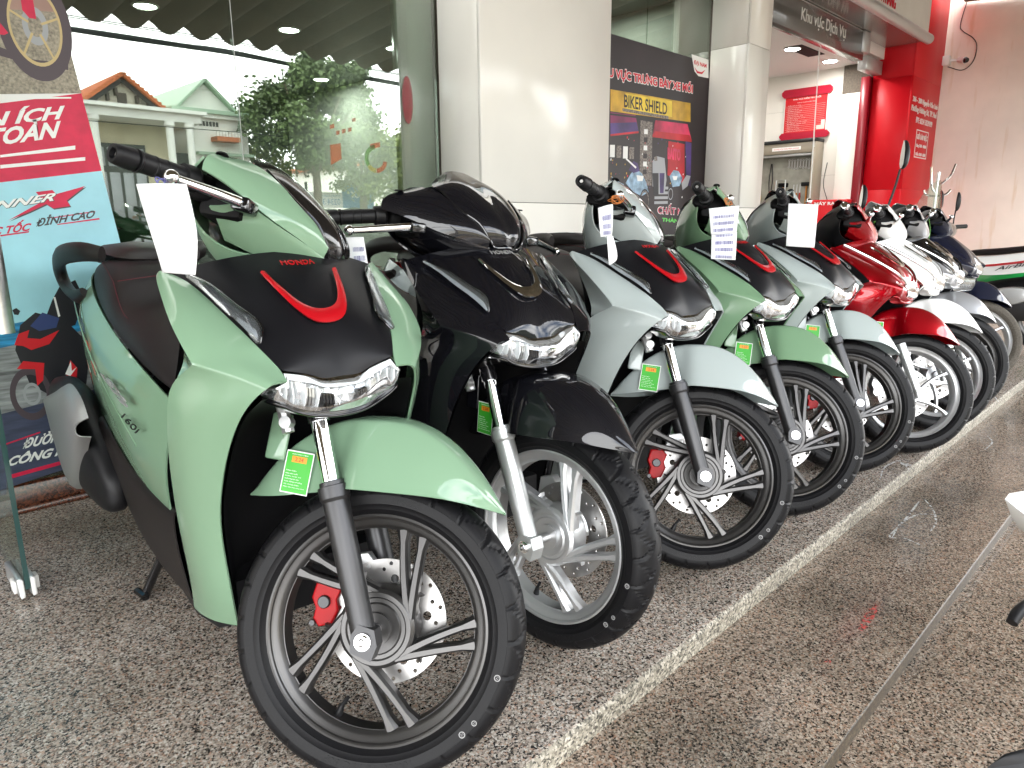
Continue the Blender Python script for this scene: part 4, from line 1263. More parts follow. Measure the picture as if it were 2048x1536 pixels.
PM['rear_hugger'] = sheet([[(-1.72, -.06, .60), (-1.72, 0, .62)], [(-1.80, -.06, .48), (-1.80, 0, .50)], [(-1.84, -.05, .34), (-1.84, 0, .35)]], 1, .004, True, False, 40)
def muffler():
    rings = []
    for x, zc, hh, y0, y1 in ((-1.02, .30, .035, -.205, -.245), (-1.06, .315, .075, -.195, -.265), (-1.16, .345, .115, -.19, -.280), (-1.30, .385, .160, -.19, -.288), (-1.46, .385, .178, -.19, -.290), (-1.64, .39, .160, -.19, -.290), (-1.80, .40, .125, -.195, -.285), (-1.90, .41, .085, -.20, -.275), (-1.93, .41, .04, -.215, -.26)):
        ym, w = (y0+y1)/2, abs(y1-y0)/2
        rings.append([(x, ym+w*max(-1, min(1, 1.25*math.cos(t))), zc+hh*max(-1, min(1, 1.12*math.sin(t)))) for t in [2*math.pi*i/16 for i in range(16)]])
    return loft(rings, 1, True, 50)
PM['muffler'] = muffler()
PM['muffler_vent'] = fix(sheet([[(-1.08, -.270, .415), (-1.09, -.272, .375)], [(-1.14, -.285, .395), (-1.15, -.284, .315)], [(-1.20, -.290, .335), (-1.225, -.289, .275)]], 1, .004, False, False, 40))
rows = []
for x, za, zb in ((-1.050, .520, .485), (-1.105, .560, .455), (-1.18, .572, .400), (-1.26, .578, .338), (-1.34, .566, .270), (-1.41, .550, .222), (-1.50, .526, .216), (-1.60, .500, .262), (-1.69, .478, .340), (-1.755, .462, .44)):
    rows.append([(x, -.270, za+.010), (x, -.297, za+.002), (x, -.305, za*.65+zb*.35), (x, -.304, za*.2+zb*.8), (x, -.297, zb), (x, -.270, zb-.006)])
PM['heat_shield'] = sheet(rows, 1, .003, False, False, 40)
PM['stand'] = joinm([tube([(-.90, -.12, .22), (-.955, -.165, .10), (-.985, -.20, .012)], [.014, .013, .012], 12, 3), tube([(-.90, .12, .22), (-.955, .165, .10), (-.985, .20, .012)], [.014, .013, .012], 12, 3), tube([(-.955, -.165, .10), (-.955, .165, .10)], .010, 10), tube([(-.965, -.205, .011), (-1.02, -.215, .011)], .011, 8), tube([(-.965, .205, .011), (-1.02, .215, .011)], .011, 8)], 40)
PM['foot_peg'] = tube([(-1.27, -.225, .44), (-1.20, -.240, .37), (-1.13, -.225, .30)], [.012, .016, .012], 10, 4)
PM['engine'] = joinm([box(-1.42, -.92, -.12, .15, .18, .42, .04, 3), box(-1.5, -1.05, .06, .19, .20, .38, .04, 3), tube([(-1.34, -.1, .285), (-1.34, .1, .285)], .05, 16)], 40)
PM['plate_number'] = box(-1.86, -1.85, -.09, .09, .50, .62, .004)

def wheel_part(parent, mtx, wheel_mat, disc=True, fine=True, tyre='rubber', scale=1.0, alloy='alloy', tyremesh='tyre'):
    w = link('front_wheel' if disc else 'rear_wheel', PM[alloy], M[wheel_mat], parent, mtx)
    link('tyre', PM[tyremesh], M[tyre], w)
    if fine:
        link('tyre_lettering', PM['tyre_text'], M['rubber'], w)
        for mk in PM['marks']: link('paint_mark', mk, M['mark_grey'], w)
        link('valve_stem', PM['valve'], M['plastic'], w)
    if disc: link('brake_disc', PM['disc'], M['disc_steel'], w)
    return w

def sh_scooter(paint_, panel_, wheel_, fork_, caliper_, trim_, loc, rz, steer, label, group, fine=True, inside=False):
    P = M[paint_]
    t = thing('scooter', loc, R_(rz), label, 'scooter', group)
    S = steer_mtx(steer)
    L = lambda nm, key, m, par=t, mtx=None: link(nm, PM[key] if isinstance(key, str) else key, M[m] if isinstance(m, str) else m, par, mtx)
    both = lambda nm, key, m, par=t, mtx=None: (L(nm, key, m, par, mtx), L(nm, key+'_m', m, par, mtx))
    fp = L('front_panel', 'front_panel', panel_)
    L('emblem', 'emblem', trim_, fp); L('emblem_outline', 'emblem_line', 'gloss_black', fp)
    L('lettering', 'logo', trim_ if trim_ == 'red_trim' else 'silver_print', fp)
    both('leg_shield', 'wing', P); both('wing_side', 'wing_side', P)
    L('inner_shield', 'inner_shield', 'plastic'); L('inner_cover', 'inner_cover', 'plastic_deep'); L('belly_cover', 'belly', 'plastic')
    for sx in ('', '_m'):
        sl = L('turn_signal', 'signal_lens'+sx, 'lens')
        L('reflector', 'signal_core'+sx, 'signal_silver', sl); L('lens_rim', 'signal_rim'+sx, 'gloss_black', sl)
    hl = L('headlight', 'head_lens', 'lens')
    L('reflector', 'head_reflector', 'lamp_silver', hl); L('reflector_rib', 'head_ribs', 'plastic', hl); L('partition', 'head_partition', 'strip_white', hl)
    L('reflector_slot', 'head_slots', 'steel', hl)
    L('daylight_strip', 'head_strip', 'strip_white', hl); L('lamp_lip', 'head_lip', 'gloss_black', hl)
    # steered parts
    WM = S @ Matrix.Translation((0, 0, .283))
    wheel_part(t, WM, wheel_, True, fine)
    cp_ = L('brake_caliper', 'caliper', caliper_, t, WM)
    L('caliper_piston', 'caliper_piston', 'fork_dark', cp_); L('caliper_bracket', 'caliper_bracket', 'alu', cp_)
    fk = L('fork_leg', 'slider_r', fork_, t, S); L('fork_tube', 'fork_tube', 'chrome', fk); L('axle_plate', 'axle_plate', fork_, fk); L('axle_bolt', 'axle_bolt', 'chrome', fk); L('axle', 'axle', 'steel', fk)
    L('clamp_bolt', 'clamp_bolts', 'alu', fk)
    fk2 = L('fork_leg', 'slider_l', fork_, t, S); L('fork_tube', 'fork_tube_l', 'chrome', fk2)
    L('fork_clamp', 'fork_clamp', 'gloss_black', t, S); L('fork_bridge', 'fork_bridge', 'plastic_deep', t, S)
    fd = L('front_fender', 'fender', P, t, S)
    L('fender_tab', 'fender_tab', P, fd)
    lb = L('energy_label', 'label_white', 'sticker_white', fd)
    # the label's own pieces stay one level down as siblings
    L('label_print', 'label_green', 'sticker_green', fd); L('label_print', 'label_orange', 'sticker_orange', fd); L('label_print', 'label_text', 'sticker_white', fd); L('label_print', 'label_value', 'red_trim', fd)
    both('handlebar_cover', 'cowl_upper', P, t, S); both('lower_cover', 'cowl_lower', P, t, S)
    L('rear_cover', 'cowl_rear', P, t, S); L('dashboard', 'dash', 'plastic', t, S); L('cover_nose', 'cowl_nose', 'gloss_black', t, S)
    sc_ = L('windscreen', 'screen', 'screen_smoke' if panel_ != 'paint_black' else 'paint_black', t, S); L('screen_trim', 'screen_trim', 'gloss_black', sc_)
    for sx in ('', '_m'):
        g = L('grip', 'grip'+sx, 'plastic', t, S); L('bar_end_bolt', 'bar_end_bolt'+sx, 'steel', g)
        L('switch_box', 'switch_box'+sx, 'plastic_deep', t, S)
        lv = L('brake_lever', 'lever'+sx, 'chrome', t, S); L('lever_mount', 'lever_mount'+sx, 'gloss_black', lv)
        L('mirror_cap', 'mirror_cap'+sx, 'plastic', t, S)
    L('brake_hose', 'brake_hose', 'plastic', t, S)
    # body
    for sx in ('', '_m'):
        b = L('body_panel', 'body'+sx, P); L('panel_crease', 'body_crease'+sx, P, b)
        if sx == '':
            L('side_badge', 'badge', 'silver_print', b); L('side_badge', 'badge2', 'plastic_deep', b)
        L('side_sill', 'side_sill'+sx, 'plastic_brown'); L('grab_rail', 'grab_rail'+sx, 'plastic_brown')
    L('floor_board', 'floor_board', 'plastic')
    se = L('seat', 'seat', 'seat_vinyl'); L('stitching', 'stitching', 'stitch', se); L('stitching', 'stitching_m', 'stitch', se); L('stitching', 'stitching_cross', 'stitch', se)
    L('rear_carrier', 'carrier', 'plastic_brown'); L('tail_light', 'tail_light', 'red_caliper'); L('rear_hugger', 'rear_hugger', 'plastic')
    mf = L('muffler', 'muffler', 'plastic'); L('heat_shield', 'heat_shield', 'muffler_silver', mf)
    L('centre_stand', 'stand', 'gloss_black'); L('foot_peg', 'foot_peg', 'plastic'); L('engine_case', 'engine', 'fork_dark')
    rw = wheel_part(t, Matrix.Translation((-1.34, 0, .292)), wheel_, False, False)
    return t
M['lamp_silver'] = mat('lamp_silver', (0.86, 0.87, 0.88), rough=0.22, metal=0.75)
M['signal_silver'] = add_noise(mat('signal_silver', (0.62, 0.64, 0.66), rough=0.35, metal=0.4), 1200, 0.5, 0.6)
M['stitch'] = mat('stitch_thread', (0.10, 0.008, 0.016), rough=0.7)
M['red_caliper'] = mat('caliper_red', (0.40, 0.004, 0.007), rough=0.4, spec=0.25)
M['mark_grey'] = mat('mark_grey', (0.34, 0.34, 0.34), rough=0.6)
M['strip_white'] = mat('strip_white', (0.80, 0.82, 0.83), rough=0.25)
PM['badge'] = fit(text('Sh', 1, .0025, shear=.6, bold=.03), (-1.055, -.2265, .647), (-.740, -.2285, .606), (-1.030, -.2262, .668))
PM['badge2'] = fit(text('160i', 1, .0015, shear=.4, bold=.0), (-.828, -.2285, .572), (-.660, -.2265, .560), (-.805, -.2283, .594))
for k_ in ('wing', 'wing_side', 'signal_lens', 'signal_core', 'signal_rim', 'cowl_upper', 'cowl_lower', 'grip', 'bar_end_bolt', 'switch_box', 'lever', 'lever_mount', 'mirror_cap', 'body', 'body_crease', 'side_sill', 'grab_rail', 'stitching'):
    PM[k_+'_m'] = flipy(PM[k_])

GRP = 'scooters of the large model lined up along the shop front'
s1 = sh_scooter('paint_sage', 'panel_matte', 'rim_dark', 'fork_dark', 'red_caliper', 'red_trim', (.6667, 1.0479, 0), -96.31, 48.38, 'pale sage green scooter with matte black apron, nearest of the row', GRP)
s2 = sh_scooter('paint_black', 'paint_black', 'rim_silver', 'fork_silver', 'steel', 'chrome', (1.2352, 1.0791, 0), -98.49, 12.34, 'glossy black scooter with silver wheels between the green and the grey scooter', GRP)
s3 = sh_scooter('paint_grey', 'panel_matte', 'rim_dark', 'fork_dark', 'red_caliper', 'red_trim', (1.8361, 1.0407, 0), -97.86, 48.66, 'pale grey scooter standing right beside the glossy black one', GRP)
s4 = sh_scooter('paint_moss', 'panel_matte', 'rim_dark', 'fork_dark', 'red_caliper', 'red_trim', (2.4099, 1.0286, 0), -95.77, 49.44, 'moss green scooter with a barcode sheet hanging, between two grey scooters', GRP)
s5 = sh_scooter('paint_grey', 'panel_matte', 'rim_dark', 'fork_dark', 'red_caliper', 'red_trim', (3.0265, 1.032, 0), -93.13, 49.27, 'pale grey scooter with a blank white sheet hanging, next to the red scooter', GRP)

# ------------------------------------------------------------------ smaller scooters further along the row
# short central lamp, painted beak around it, chrome strips along the panel
vs = []
cols = [0, .6, 1.2, 1.9, 2.6, 3.1]
lamp_rows = []
for c in cols:
    pu = on_panel(4.25+.12*c, -.019*c-.0001, .010); 
    lamp_rows.append([pu, between(c, .02, -.008), between(c, .30, -.012), between(c, .60, -.011), between(c, .86-.05*c, -.004)])
PM['sm_lens'] = sheet([r[::-1] for r in lamp_rows[::-1]], 2, 0, True, False, 40)
PM['sm_reflector'] = sheet([[p+Vector((-.006, 0, -.001)) for p in r[::-1]] for r in lamp_rows[::-1]], 1, 0, True, False, 15)
PM['sm_trim'] = tube([on_panel(u, -y, .006) for u, y in ((.25, .165), (1.2, .150), (2.2, .122), (3.2, .098), (4.2, .066), (4.8, .058))], .0065, 8, 4, flat=.6)
PM['sm_trim_m'] = flipy(PM['sm_trim'])
PM['sm_inner'] = PM['inner_shield']
def spoke_wheel():
    Rf = .2165
    ms = [lathe([(r, t) for r, t in [(0.2165, -0.0345), (0.2105, -0.0385), (0.206, -0.034), (0.197, -0.030), (0.190, -0.02), (0.188, 0), (0.190, 0.02), (0.197, 0.030), (0.206, 0.034), (0.2105, 0.0385), (0.2165, 0.0345), (.203, 0)]], 72, 'y', True, 30),
          lathe([(0, -.045), (.022, -.045), (.026, -.03), (.050, -.028), (.055, .02), (.02, .04), (0, .04)], 32)]
    for i in range(6):
        th = R_(60*i+15)
        ms.append(bar_mesh((.045*math.cos(th), .045*math.sin(th)), (.192*math.cos(th+.35), .192*math.sin(th+.35)), .016, .012, .026, .022, -.012, -.008, .012))
    return joinm(ms, 30)
PM['spoke_wheel'] = spoke_wheel()
PM['sm_leg'] = joinm([tube([fork_ax(-.05)+Vector((0, y, 0)), fork_ax(.55)+Vector((0, y, 0))], [.019, .023], 16) for y in (-.098,)], 30)
PM['sm_leg_m'] = flipy(PM['sm_leg'])
def mirror_mesh(sx):
    stem = tube([(-.385, sx*.22, 1.08), (-.375, sx*.26, 1.16), (-.372, sx*.305, 1.245)], .006, 8, 4)
    return stem
PM['mirror_stem'] = mirror_mesh(-1); PM['mirror_stem_m'] = flipy(PM['mirror_stem'])
ol = [(0, .085), (.022, .060), (.036, .02), (.040, -.03), (.034, -.065), (.012, -.078), (-.014, -.072), (-.030, -.04), (-.028, .01), (-.015, .055)]
def mirror_shell():
    rings = []
    for d, k in ((0.0, .97), (.004, 1.0), (.014, .97), (.026, .72), (.031, .3)):
        rings.append([(-.372+d, -.315-x*k, 1.315+z*k) for x, z in ol])
    return loft(rings, 1, True, 50)
PM['mirror_shell'] = mirror_shell(); PM['mirror_shell_m'] = flipy(PM['mirror_shell'])
PM['mirror_glass'] = fix(raw_mesh([(-.3735, -.315-x*.9, 1.315+z*.9) for x, z in ol], [tuple(range(len(ol)))], False)); PM['mirror_glass_m'] = flipy(PM['mirror_glass'])
PM['chrome_end'] = along(GA, GB, [(0, -.06), (.012, -.05), (.0185, .0), (.019, .06), (.015, .10), (0, .10)], 16); PM['chrome_end_m'] = flipy(PM['chrome_end'])
M['mirror_glass'] = mat('mirror_glass', (.9, .9, .9), rough=.02, metal=1)

def small_scooter(paint_, panel_, wheel_, alloy_, fork_, loc, rz, steer, label, group, mirrors=False, scale=.97, chrome=True, rear_inner='plastic', sticker=True, tyre='rubber', cowl=True):
    P = M[paint_]
    t = thing('scooter', loc, R_(rz), label, 'scooter', group)
    t.scale = (scale,)*3
    S = steer_mtx(steer)
    L = lambda nm, key, m, par=t, mtx=None: link(nm, PM[key], M[m] if isinstance(m, str) else m, par, mtx)
    fp = L('front_panel', 'front_panel', panel_)
    if chrome:
        L('chrome_trim', 'sm_trim', 'chrome', fp); L('chrome_trim', 'sm_trim_m', 'chrome', fp); L('emblem', 'emblem', 'chrome', fp)
    hl = L('headlight', 'sm_lens', 'lens'); L('reflector', 'sm_reflector', 'lamp_silver', hl)
    L('front_beak', 'head_lens', P); L('beak_lip', 'head_lip', P)
    for sx in ('', '_m'):
        L('leg_shield', 'wing'+sx, P); L('wing_side', 'wing_side'+sx, rear_inner)
    L('inner_shield', 'sm_inner', rear_inner); L('inner_cover', 'inner_cover', 'plastic_deep'); L('belly_cover', 'belly', 'plastic')
    WM = S @ Matrix.Translation((0, 0, .283))
    w = link('front_wheel', PM[alloy_], M[wheel_], t, WM); link('tyre', PM['tyre'], M[tyre], w); link('brake_disc', PM['disc'], M['disc_steel'], w)
    L('brake_caliper', 'caliper', 'steel', t, WM)
    for sx in ('', '_m'):
        f = L('fork_leg', 'sm_leg'+sx, fork_, t, S)
        if sx == '': L('axle_bolt', 'axle_bolt', 'chrome', f)
    fd = L('front_fender', 'fender', P, t, S)
    if sticker:
        L('energy_label', 'label_white', 'sticker_white', fd); L('label_print', 'label_green', 'sticker_green', fd); L('label_print', 'label_orange', 'sticker_orange', fd)
    if cowl:
        for sx in ('', '_m'):
            L('handlebar_cover', 'cowl_upper'+sx, P, t, S); L('lower_cover', 'cowl_lower'+sx, P, t, S)
        L('rear_cover', 'cowl_rear', 'plastic', t, S)
        L('front_cover', 'screen', P, t, S)
    L('dashboard', 'dash', 'plastic', t, S)
    for sx in ('', '_m'):
        g = L('grip', 'grip'+sx, 'plastic', t, S); L('bar_end', 'chrome_end'+sx, 'chrome', g)
        L('switch_box', 'switch_box'+sx, 'plastic_deep', t, S); L('brake_lever', 'lever'+sx, 'chrome', t, S)
        if mirrors:
            ms_ = L('mirror', 'mirror_shell'+sx, 'plastic', t, S); L('mirror_stem', 'mirror_stem'+sx, 'dark_metal', ms_); L('mirror_glass', 'mirror_glass'+sx, 'mirror_glass', ms_)
    for sx in ('', '_m'):
        L('body_panel', 'body'+sx, P); L('side_sill', 'side_sill'+sx, 'plastic'); L('grab_rail', 'grab_rail'+sx, 'plastic_brown')
    L('floor_board', 'floor_board', 'plastic'); L('seat', 'seat', 'seat_vinyl'); L('rear_carrier', 'carrier', 'plastic_brown'); L('tail_light', 'tail_light', 'red_caliper')
    mf = L('muffler', 'muffler', 'plastic'); L('heat_shield', 'heat_shield', 'muffler_silver', mf)
    L('centre_stand', 'stand', 'gloss_black'); L('engine_case', 'engine', 'fork_dark')
    w = link('rear_wheel', PM[alloy_], M[wheel_], t, Matrix.Translation((-1.34, 0, .292))); link('tyre', PM['tyre'], M[tyre], w)
    return t
M['panel_black_gloss'] = M['gloss_black']
GS = 'smaller scooters at the far end of the row'
s6 = small_scooter('paint_red', 'paint_red', 'rim_silver', 'spoke_wheel', 'fork_silver', (3.49, .925, 0), -92, 42, 'glossy red scooter with chrome trimmed apron beside the last pale grey scooter', GS)
s7 = small_scooter('paint_white', 'paint_white', 'rim_silver', 'spoke_wheel', 'fork_silver', (3.97, .94, 0), -92, 40, 'white scooter with mirrors squeezed between the red and the silver scooter', GS, mirrors=True, sticker=False)
s8 = small_scooter('paint_silver', 'gloss_black', 'rim_dark', 'spoke_wheel', 'fork_silver', (4.46, .965, 0), -92, 44, 'silver scooter with black centre panel and dark wheels', GS)
s9 = small_scooter('paint_navy', 'paint_navy', 'rim_silver', 'spoke_wheel', 'fork_dark', (5.34, 1.06, 0), -92, 40, 'dark navy scooter with dusty tyre and big clear headlamp, farthest of the row', GS, chrome=False, sticker=False, tyre='rubber_dusty')
# round clear visor on the navy scooter's bar
def visor():
    rows = []
    for z, hw in ((1.02, .20), (1.10, .235), (1.20, .235), (1.28, .195), (1.33, .12), (1.345, .02)):
        rows.append([(-.32-.10*(z-1.02)-.05*(abs(y)/.235)**2, y, z) for y in [hw*k/4 for k in range(-4, 5)]])
    return sheet(rows, 1, .003, False, False, 60)
PM['visor'] = visor()
link('visor', PM['visor'], M['glass_clear'], s9, steer_mtx(40))
PM['s9_lamp'] = sheet([[(-.135, -.02, .85), (-.20, -.13, .86)], [(-.060, -.02, .76), (-.135, -.155, .76)], [(-.030, -.02, .67), (-.125, -.165, .66)], [(-.055, -.02, .62), (-.12, -.10, .61)]], 2, .002, False, False, 50)
for fl_ in (False, True):
    me = PM['s9_lamp'] if not fl_ else flipy(PM['s9_lamp'])
    o = link('side_headlamp', me, M['lens'], s9)
    m2 = me.copy(); m2.transform(Matrix.Translation((-.015, 0, 0)))
    m2.materials.clear()
    link('reflector', m2, M['lamp_silver'], o)

# ------------------------------------------------------------------ paper tags and wires on the brake levers
def paper(name, pts, nc, label, thick=0.0004):
    """pts rows top to bottom of world points; origin at the first"""
    o0 = Vector(pts[0][0])
    me = sheet([[Vector(p)-o0 for p in r] for r in pts], 2, thick, False, False, None)
    o = link(name, me, M['paper'])
    o.location = o0
    return tag(o, label, 'tag')
B1, B2, B3, B4, B5 = (0.4352, 1.1972, 1.1063), (0.9103, 1.4277, 1.0205), (1.6112, 1.1949, 1.1071), (2.1899, 1.1707, 1.1099), (2.8088, 1.1639, 1.1116)
q = [(0.3994, 1.2015, 1.0975), (0.4234, 1.1658, 1.0982), (0.4537, 1.1464, 1.0969), (0.4024, 1.1907, 1.0550), (0.4261, 1.1581, 1.0553), (0.4550, 1.1344, 1.0543), (0.4075, 1.1753, 1.0045), (0.4313, 1.1521, 1.0072), (0.4541, 1.1222, 1.0131), (0.4150, 1.1780, 0.9635), (0.4312, 1.1551, 0.9613), (0.4466, 1.1304, 0.9600)]
t1 = paper('price_tag', [q[0:3], q[3:6], q[6:9], q[9:12]], 3, 'blank bent white paper tag hanging from the nearest green scooter')
q = [(0.8874, 1.4172, 1.0063), (0.9059, 1.3992, 1.0083), (0.9248, 1.3800, 1.0081), (0.8847, 1.4132, 0.9667), (0.9027, 1.3924, 0.9677), (0.9241, 1.3709, 0.9686), (0.8833, 1.4073, 0.9258), (0.9016, 1.3867, 0.9279), (0.9241, 1.3645, 0.9299)]
t2 = paper('price_tag', [q[0:3], q[3:6], q[6:9]], 3, 'barcode paper tag hanging below the glossy black scooter lever')
q3 = [(1.5483, 1.2042, 1.0742), (1.5601, 1.1885, 1.0804), (1.5781, 1.1774, 1.0843), (1.5456, 1.1979, 1.0365), (1.5559, 1.1825, 1.0389), (1.5712, 1.1711, 1.0427), (1.5406, 1.1881, 0.9988), (1.5520, 1.1769, 0.9999), (1.5625, 1.1667, 1.0011)]
t3 = paper('price_tag', [q3[0:3], q3[3:6], q3[6:9]], 3, 'narrow barcode tag twisted edge-on at the first pale grey scooter')
q3b = [(1.5597, 1.1811, 1.0011), (1.5670, 1.1766, 1.0010), (1.5760, 1.1734, 1.0009), (1.5545, 1.1727, 0.9580), (1.5629, 1.1708, 0.9604), (1.5880, 1.1589, 0.9386), (1.5529, 1.1673, 0.9265), (1.5571, 1.1654, 0.9251), (1.5676, 1.1651, 0.9300)]
o_ = paper('lower_sheet', [q3b[0:3], q3b[3:6], q3b[6:9]], 3, None); 
def under(child, root):
    l = child.location.copy(); child.parent = root; child.location = l-root.location
    for k in ('label', 'category'):
        if k in child: del child[k]
under(o_, t3)
q4 = [(2.1087, 1.1932, 1.0784), (2.1412, 1.1588, 1.0826), (2.1787, 1.1252, 1.0870), (2.1042, 1.1848, 1.0378), (2.1343, 1.1524, 1.0405), (2.1684, 1.1222, 1.0449), (2.0979, 1.1753, 0.9972), (2.1276, 1.1462, 1.0000), (2.1562, 1.1182, 1.0028)]
t4 = paper('price_tag', [q4[0:3], q4[3:6], q4[6:9]], 3, 'two overlapping barcode sheets hanging from the moss green scooter')
q4b = [(2.1048, 1.1775, 0.9986), (2.1335, 1.1495, 1.0015), (2.1632, 1.1203, 1.0043), (2.1002, 1.1727, 0.9595), (2.1286, 1.1443, 0.9607), (2.1570, 1.1160, 0.9620), (2.0945, 1.1689, 0.9203), (2.1224, 1.1401, 0.9184), (2.1492, 1.1124, 0.9165)]
o_ = paper('lower_sheet', [q4b[0:3], q4b[3:6], q4b[6:9]], 3, None); under(o_, t4); t4b = o_
q5 = [(2.7114, 1.2013, 1.1031), (2.7490, 1.1597, 1.1007), (2.7906, 1.1198, 1.0985), (2.6977, 1.1928, 1.0236), (2.7339, 1.1526, 1.0213), (2.7742, 1.1140, 1.0191), (2.6849, 1.1869, 0.9459), (2.7256, 1.1502, 0.9416), (2.7700, 1.1130, 0.9382)]
t5 = paper('price_tag', [q5[0:3], q5[3:6], q5[6:9]], 3, 'blank white rectangular sheet hanging from the farther pale grey scooter')
def bilerp(c, u, v):
    a, b, cc, d = [Vector(x) for x in c]
    return (a.lerp(b, u)).lerp(cc.lerp(d, u), v)
def barcode(root, corners, u0, u1, v0, v1, seed, lift):
    rnd = random.Random(seed)
    vs, fs = [], []
    u = u0
    off = Vector(lift)
    while u < u1-.01:
        w = rnd.choice((.010, .014, .02, .026)); 
        for (a, b) in ((u, v0), (min(u+w, u1), v0), (min(u+w, u1), v1), (u, v1)):
            vs.append(bilerp(corners, a, b)+off)
        n = len(vs); fs.append((n-4, n-3, n-2, n-1))
        u += w+rnd.choice((.012, .016, .022))
    wl_ = Vector((0, 0, 0)); qq = root
    while qq is not None: wl_ += qq.location; qq = qq.parent
    me = raw_mesh([v-wl_ for v in vs], fs, False)
    o = link('barcode', me, M['ink'], root); o['kind'] = 'stuff'
toward = Vector((-.66, -.72, .2))*.0016
def codes(root, c, rows_, u0, u1, seed):
    for k, (v0, v1) in enumerate(rows_): barcode(root, c, u0, u1, v0, v1, seed+k, toward*1.6)
codes(t4, (q4[0], q4[2], q4[6], q4[8]), ((.30, .42), (.55, .68), (.80, .93)), .10, .86, 1)
codes(t4b, (q4b[0], q4b[2], q4b[6], q4b[8]), ((.05, .15), (.30, .44), (.56, .70), (.84, .96)), .16, .86, 11)
codes(t3, (q3[0], q3[2], q3[6], q3[8]), ((.30, .48), (.60, .76), (.82, .95)), .25, .9, 21)
codes(t2, (q[0], q[2], q[6], q[8]) if False else (t2.location, t2.location, t2.location, t2.location), (), .1, .9, 31)
c2 = [(0.8874, 1.4172, 1.0063), (0.9248, 1.3800, 1.0081), (0.8833, 1.4073, 0.9258), (0.9241, 1.3645, 0.9299)]
codes(t2, c2, ((.28, .40), (.52, .66), (.78, .92)), .5, .95, 31)
def wires(name, B, col, label, n=4, s=.03, seed=0):
    rnd = random.Random(seed)
    ms = []
    for i in range(n):
        c = Vector((rnd.uniform(-.2, .2)*s, rnd.uniform(-.3, .1)*s, -.3*s))
        a1 = Vector((rnd.uniform(-1, 1), rnd.uniform(-.5, .5), rnd.uniform(-.2, .6))).normalized()
        a2 = a1.cross(Vector((rnd.uniform(-.5, .5), 1, rnd.uniform(-.5, .5)))).normalized()
        R0 = s*rnd.uniform(.35, .6)
        ms.append(tube([c+a1*math.cos(2*math.pi*k/10)*R0+a2*math.sin(2*math.pi*k/10)*R0*.7 for k in range(10)], .0011, 6, 2, closed=True))
    o = link(name, joinm(ms, 40), M[col]); o.location = B
    return tag(o, label, 'wire')
M['wire_green'] = mat('wire_green', (.10, .30, .05), rough=.5)
wires('tie_wire', B1, 'ink', 'thin twisted wire tying the bent white tag to its lever', 2, .016, 3)
wires('tie_wire', B3, 'wire_orange', 'tangled orange tie wire on the first pale grey scooter', 5, .034, 5)
wires('tie_wire', B4, 'wire_orange', 'orange tie wire on the moss green scooter lever', 4, .03, 6)
wires('tie_wire', B5, 'wire_red', 'red tie wire holding the blank rectangular sheet', 4, .03, 7)
def loops(name, B, col, label, pts):
    o = link(name, joinm([tube(p, .0022, 6, 5) for p in pts], 40), M[col]); o.location = B
    return tag(o, label, 'wire')
Bw = [(3.8962, 1.2644, 1.1102)][0]
loops('tie_wire', Bw, 'wire_green', 'yellow and green tie wires dangling from the white scooter bar', [[(0, 0, 0), (-.05, .0, -.04), (-.075, -.02, -.13)], [(0, 0, 0), (.025, -.02, -.06), (.02, -.03, -.17)], [(0, 0, 0), (-.03, -.01, -.01), (-.09, -.02, -.08)]])
Bw = [(4.6706, 1.2386, 1.0747)][0]
loops('tie_wire', Bw, 'wire_green', 'green tie wire looped on the silver scooter bar', [[(0, 0, 0), (-.04, 0, -.08), (-.05, -.02, -.17), (-.01, -.02, -.10), (.01, 0, -.02)]])

# ------------------------------------------------------------------ printed banner leaning by the door
def flat(name, pts, y, lift, m, parent, holes=(), kind=None):
    """flat print: polygon given as facade (x, z) points at depth y, lifted towards the street"""
    me = poly([(p[0], p[1]) for p in pts], [[(p[0], p[1]) for p in h] for h in holes], 0.0003)
    me.transform(face_mtx(0, y-lift, 0))
    o = link(name, me, M[m] if isinstance(m, str) else m, parent)
    o.location = -parent.location if parent.parent is None else -(parent.location+parent.parent.location)
    if kind: o['kind'] = kind
    return o
def print_text(s, bl, br, tl, y, lift, m, parent, **k):
    me = fit(text(s, 1, 0.0003, **k), (bl[0], y-lift, bl[1]), (br[0], y-lift, br[1]), (tl[0], y-lift, tl[1]))
    o = link('lettering', me, M[m] if isinstance(m, str) else m, parent)
    o.location = -parent.location
    return o
def pm(name, col, rough=.45, nz=None, **k):
    M[name] = mat(name, col, rough=rough, **k)
    if nz: add_noise(M[name], nz[0], nz[1], 0.0, detail=6, stretch=nz[2] if len(nz) > 2 else None)
pm('bn_blue', (.36, .68, .78), nz=(6, .12)); pm('bn_road', (.33, .29, .22), nz=(120, .5)); pm('bn_top', (.36, .22, .18), nz=(5, .3)); pm('bn_red', (.62, .01, .06), nz=(20, .15)); pm('bn_navy', (.05, .06, .11), nz=(9, .4, (1, 1, 6)))
pm('bn_water', (.03, .28, .55), nz=(9, .7, (1, 1, 8))); pm('bn_tar', (.30, .31, .32), nz=(6, .8, (1, 1, 9))); pm('bn_black', (.012, .012, .016)); pm('bn_bike', (.62, .012, .02)); pm('bn_blueink', (.03, .05, .16)); pm('bn_gold', (.55, .42, .2)); pm('bn_tyre', (.07, .05, .06)); pm('bn_grey', (.35, .36, .38))
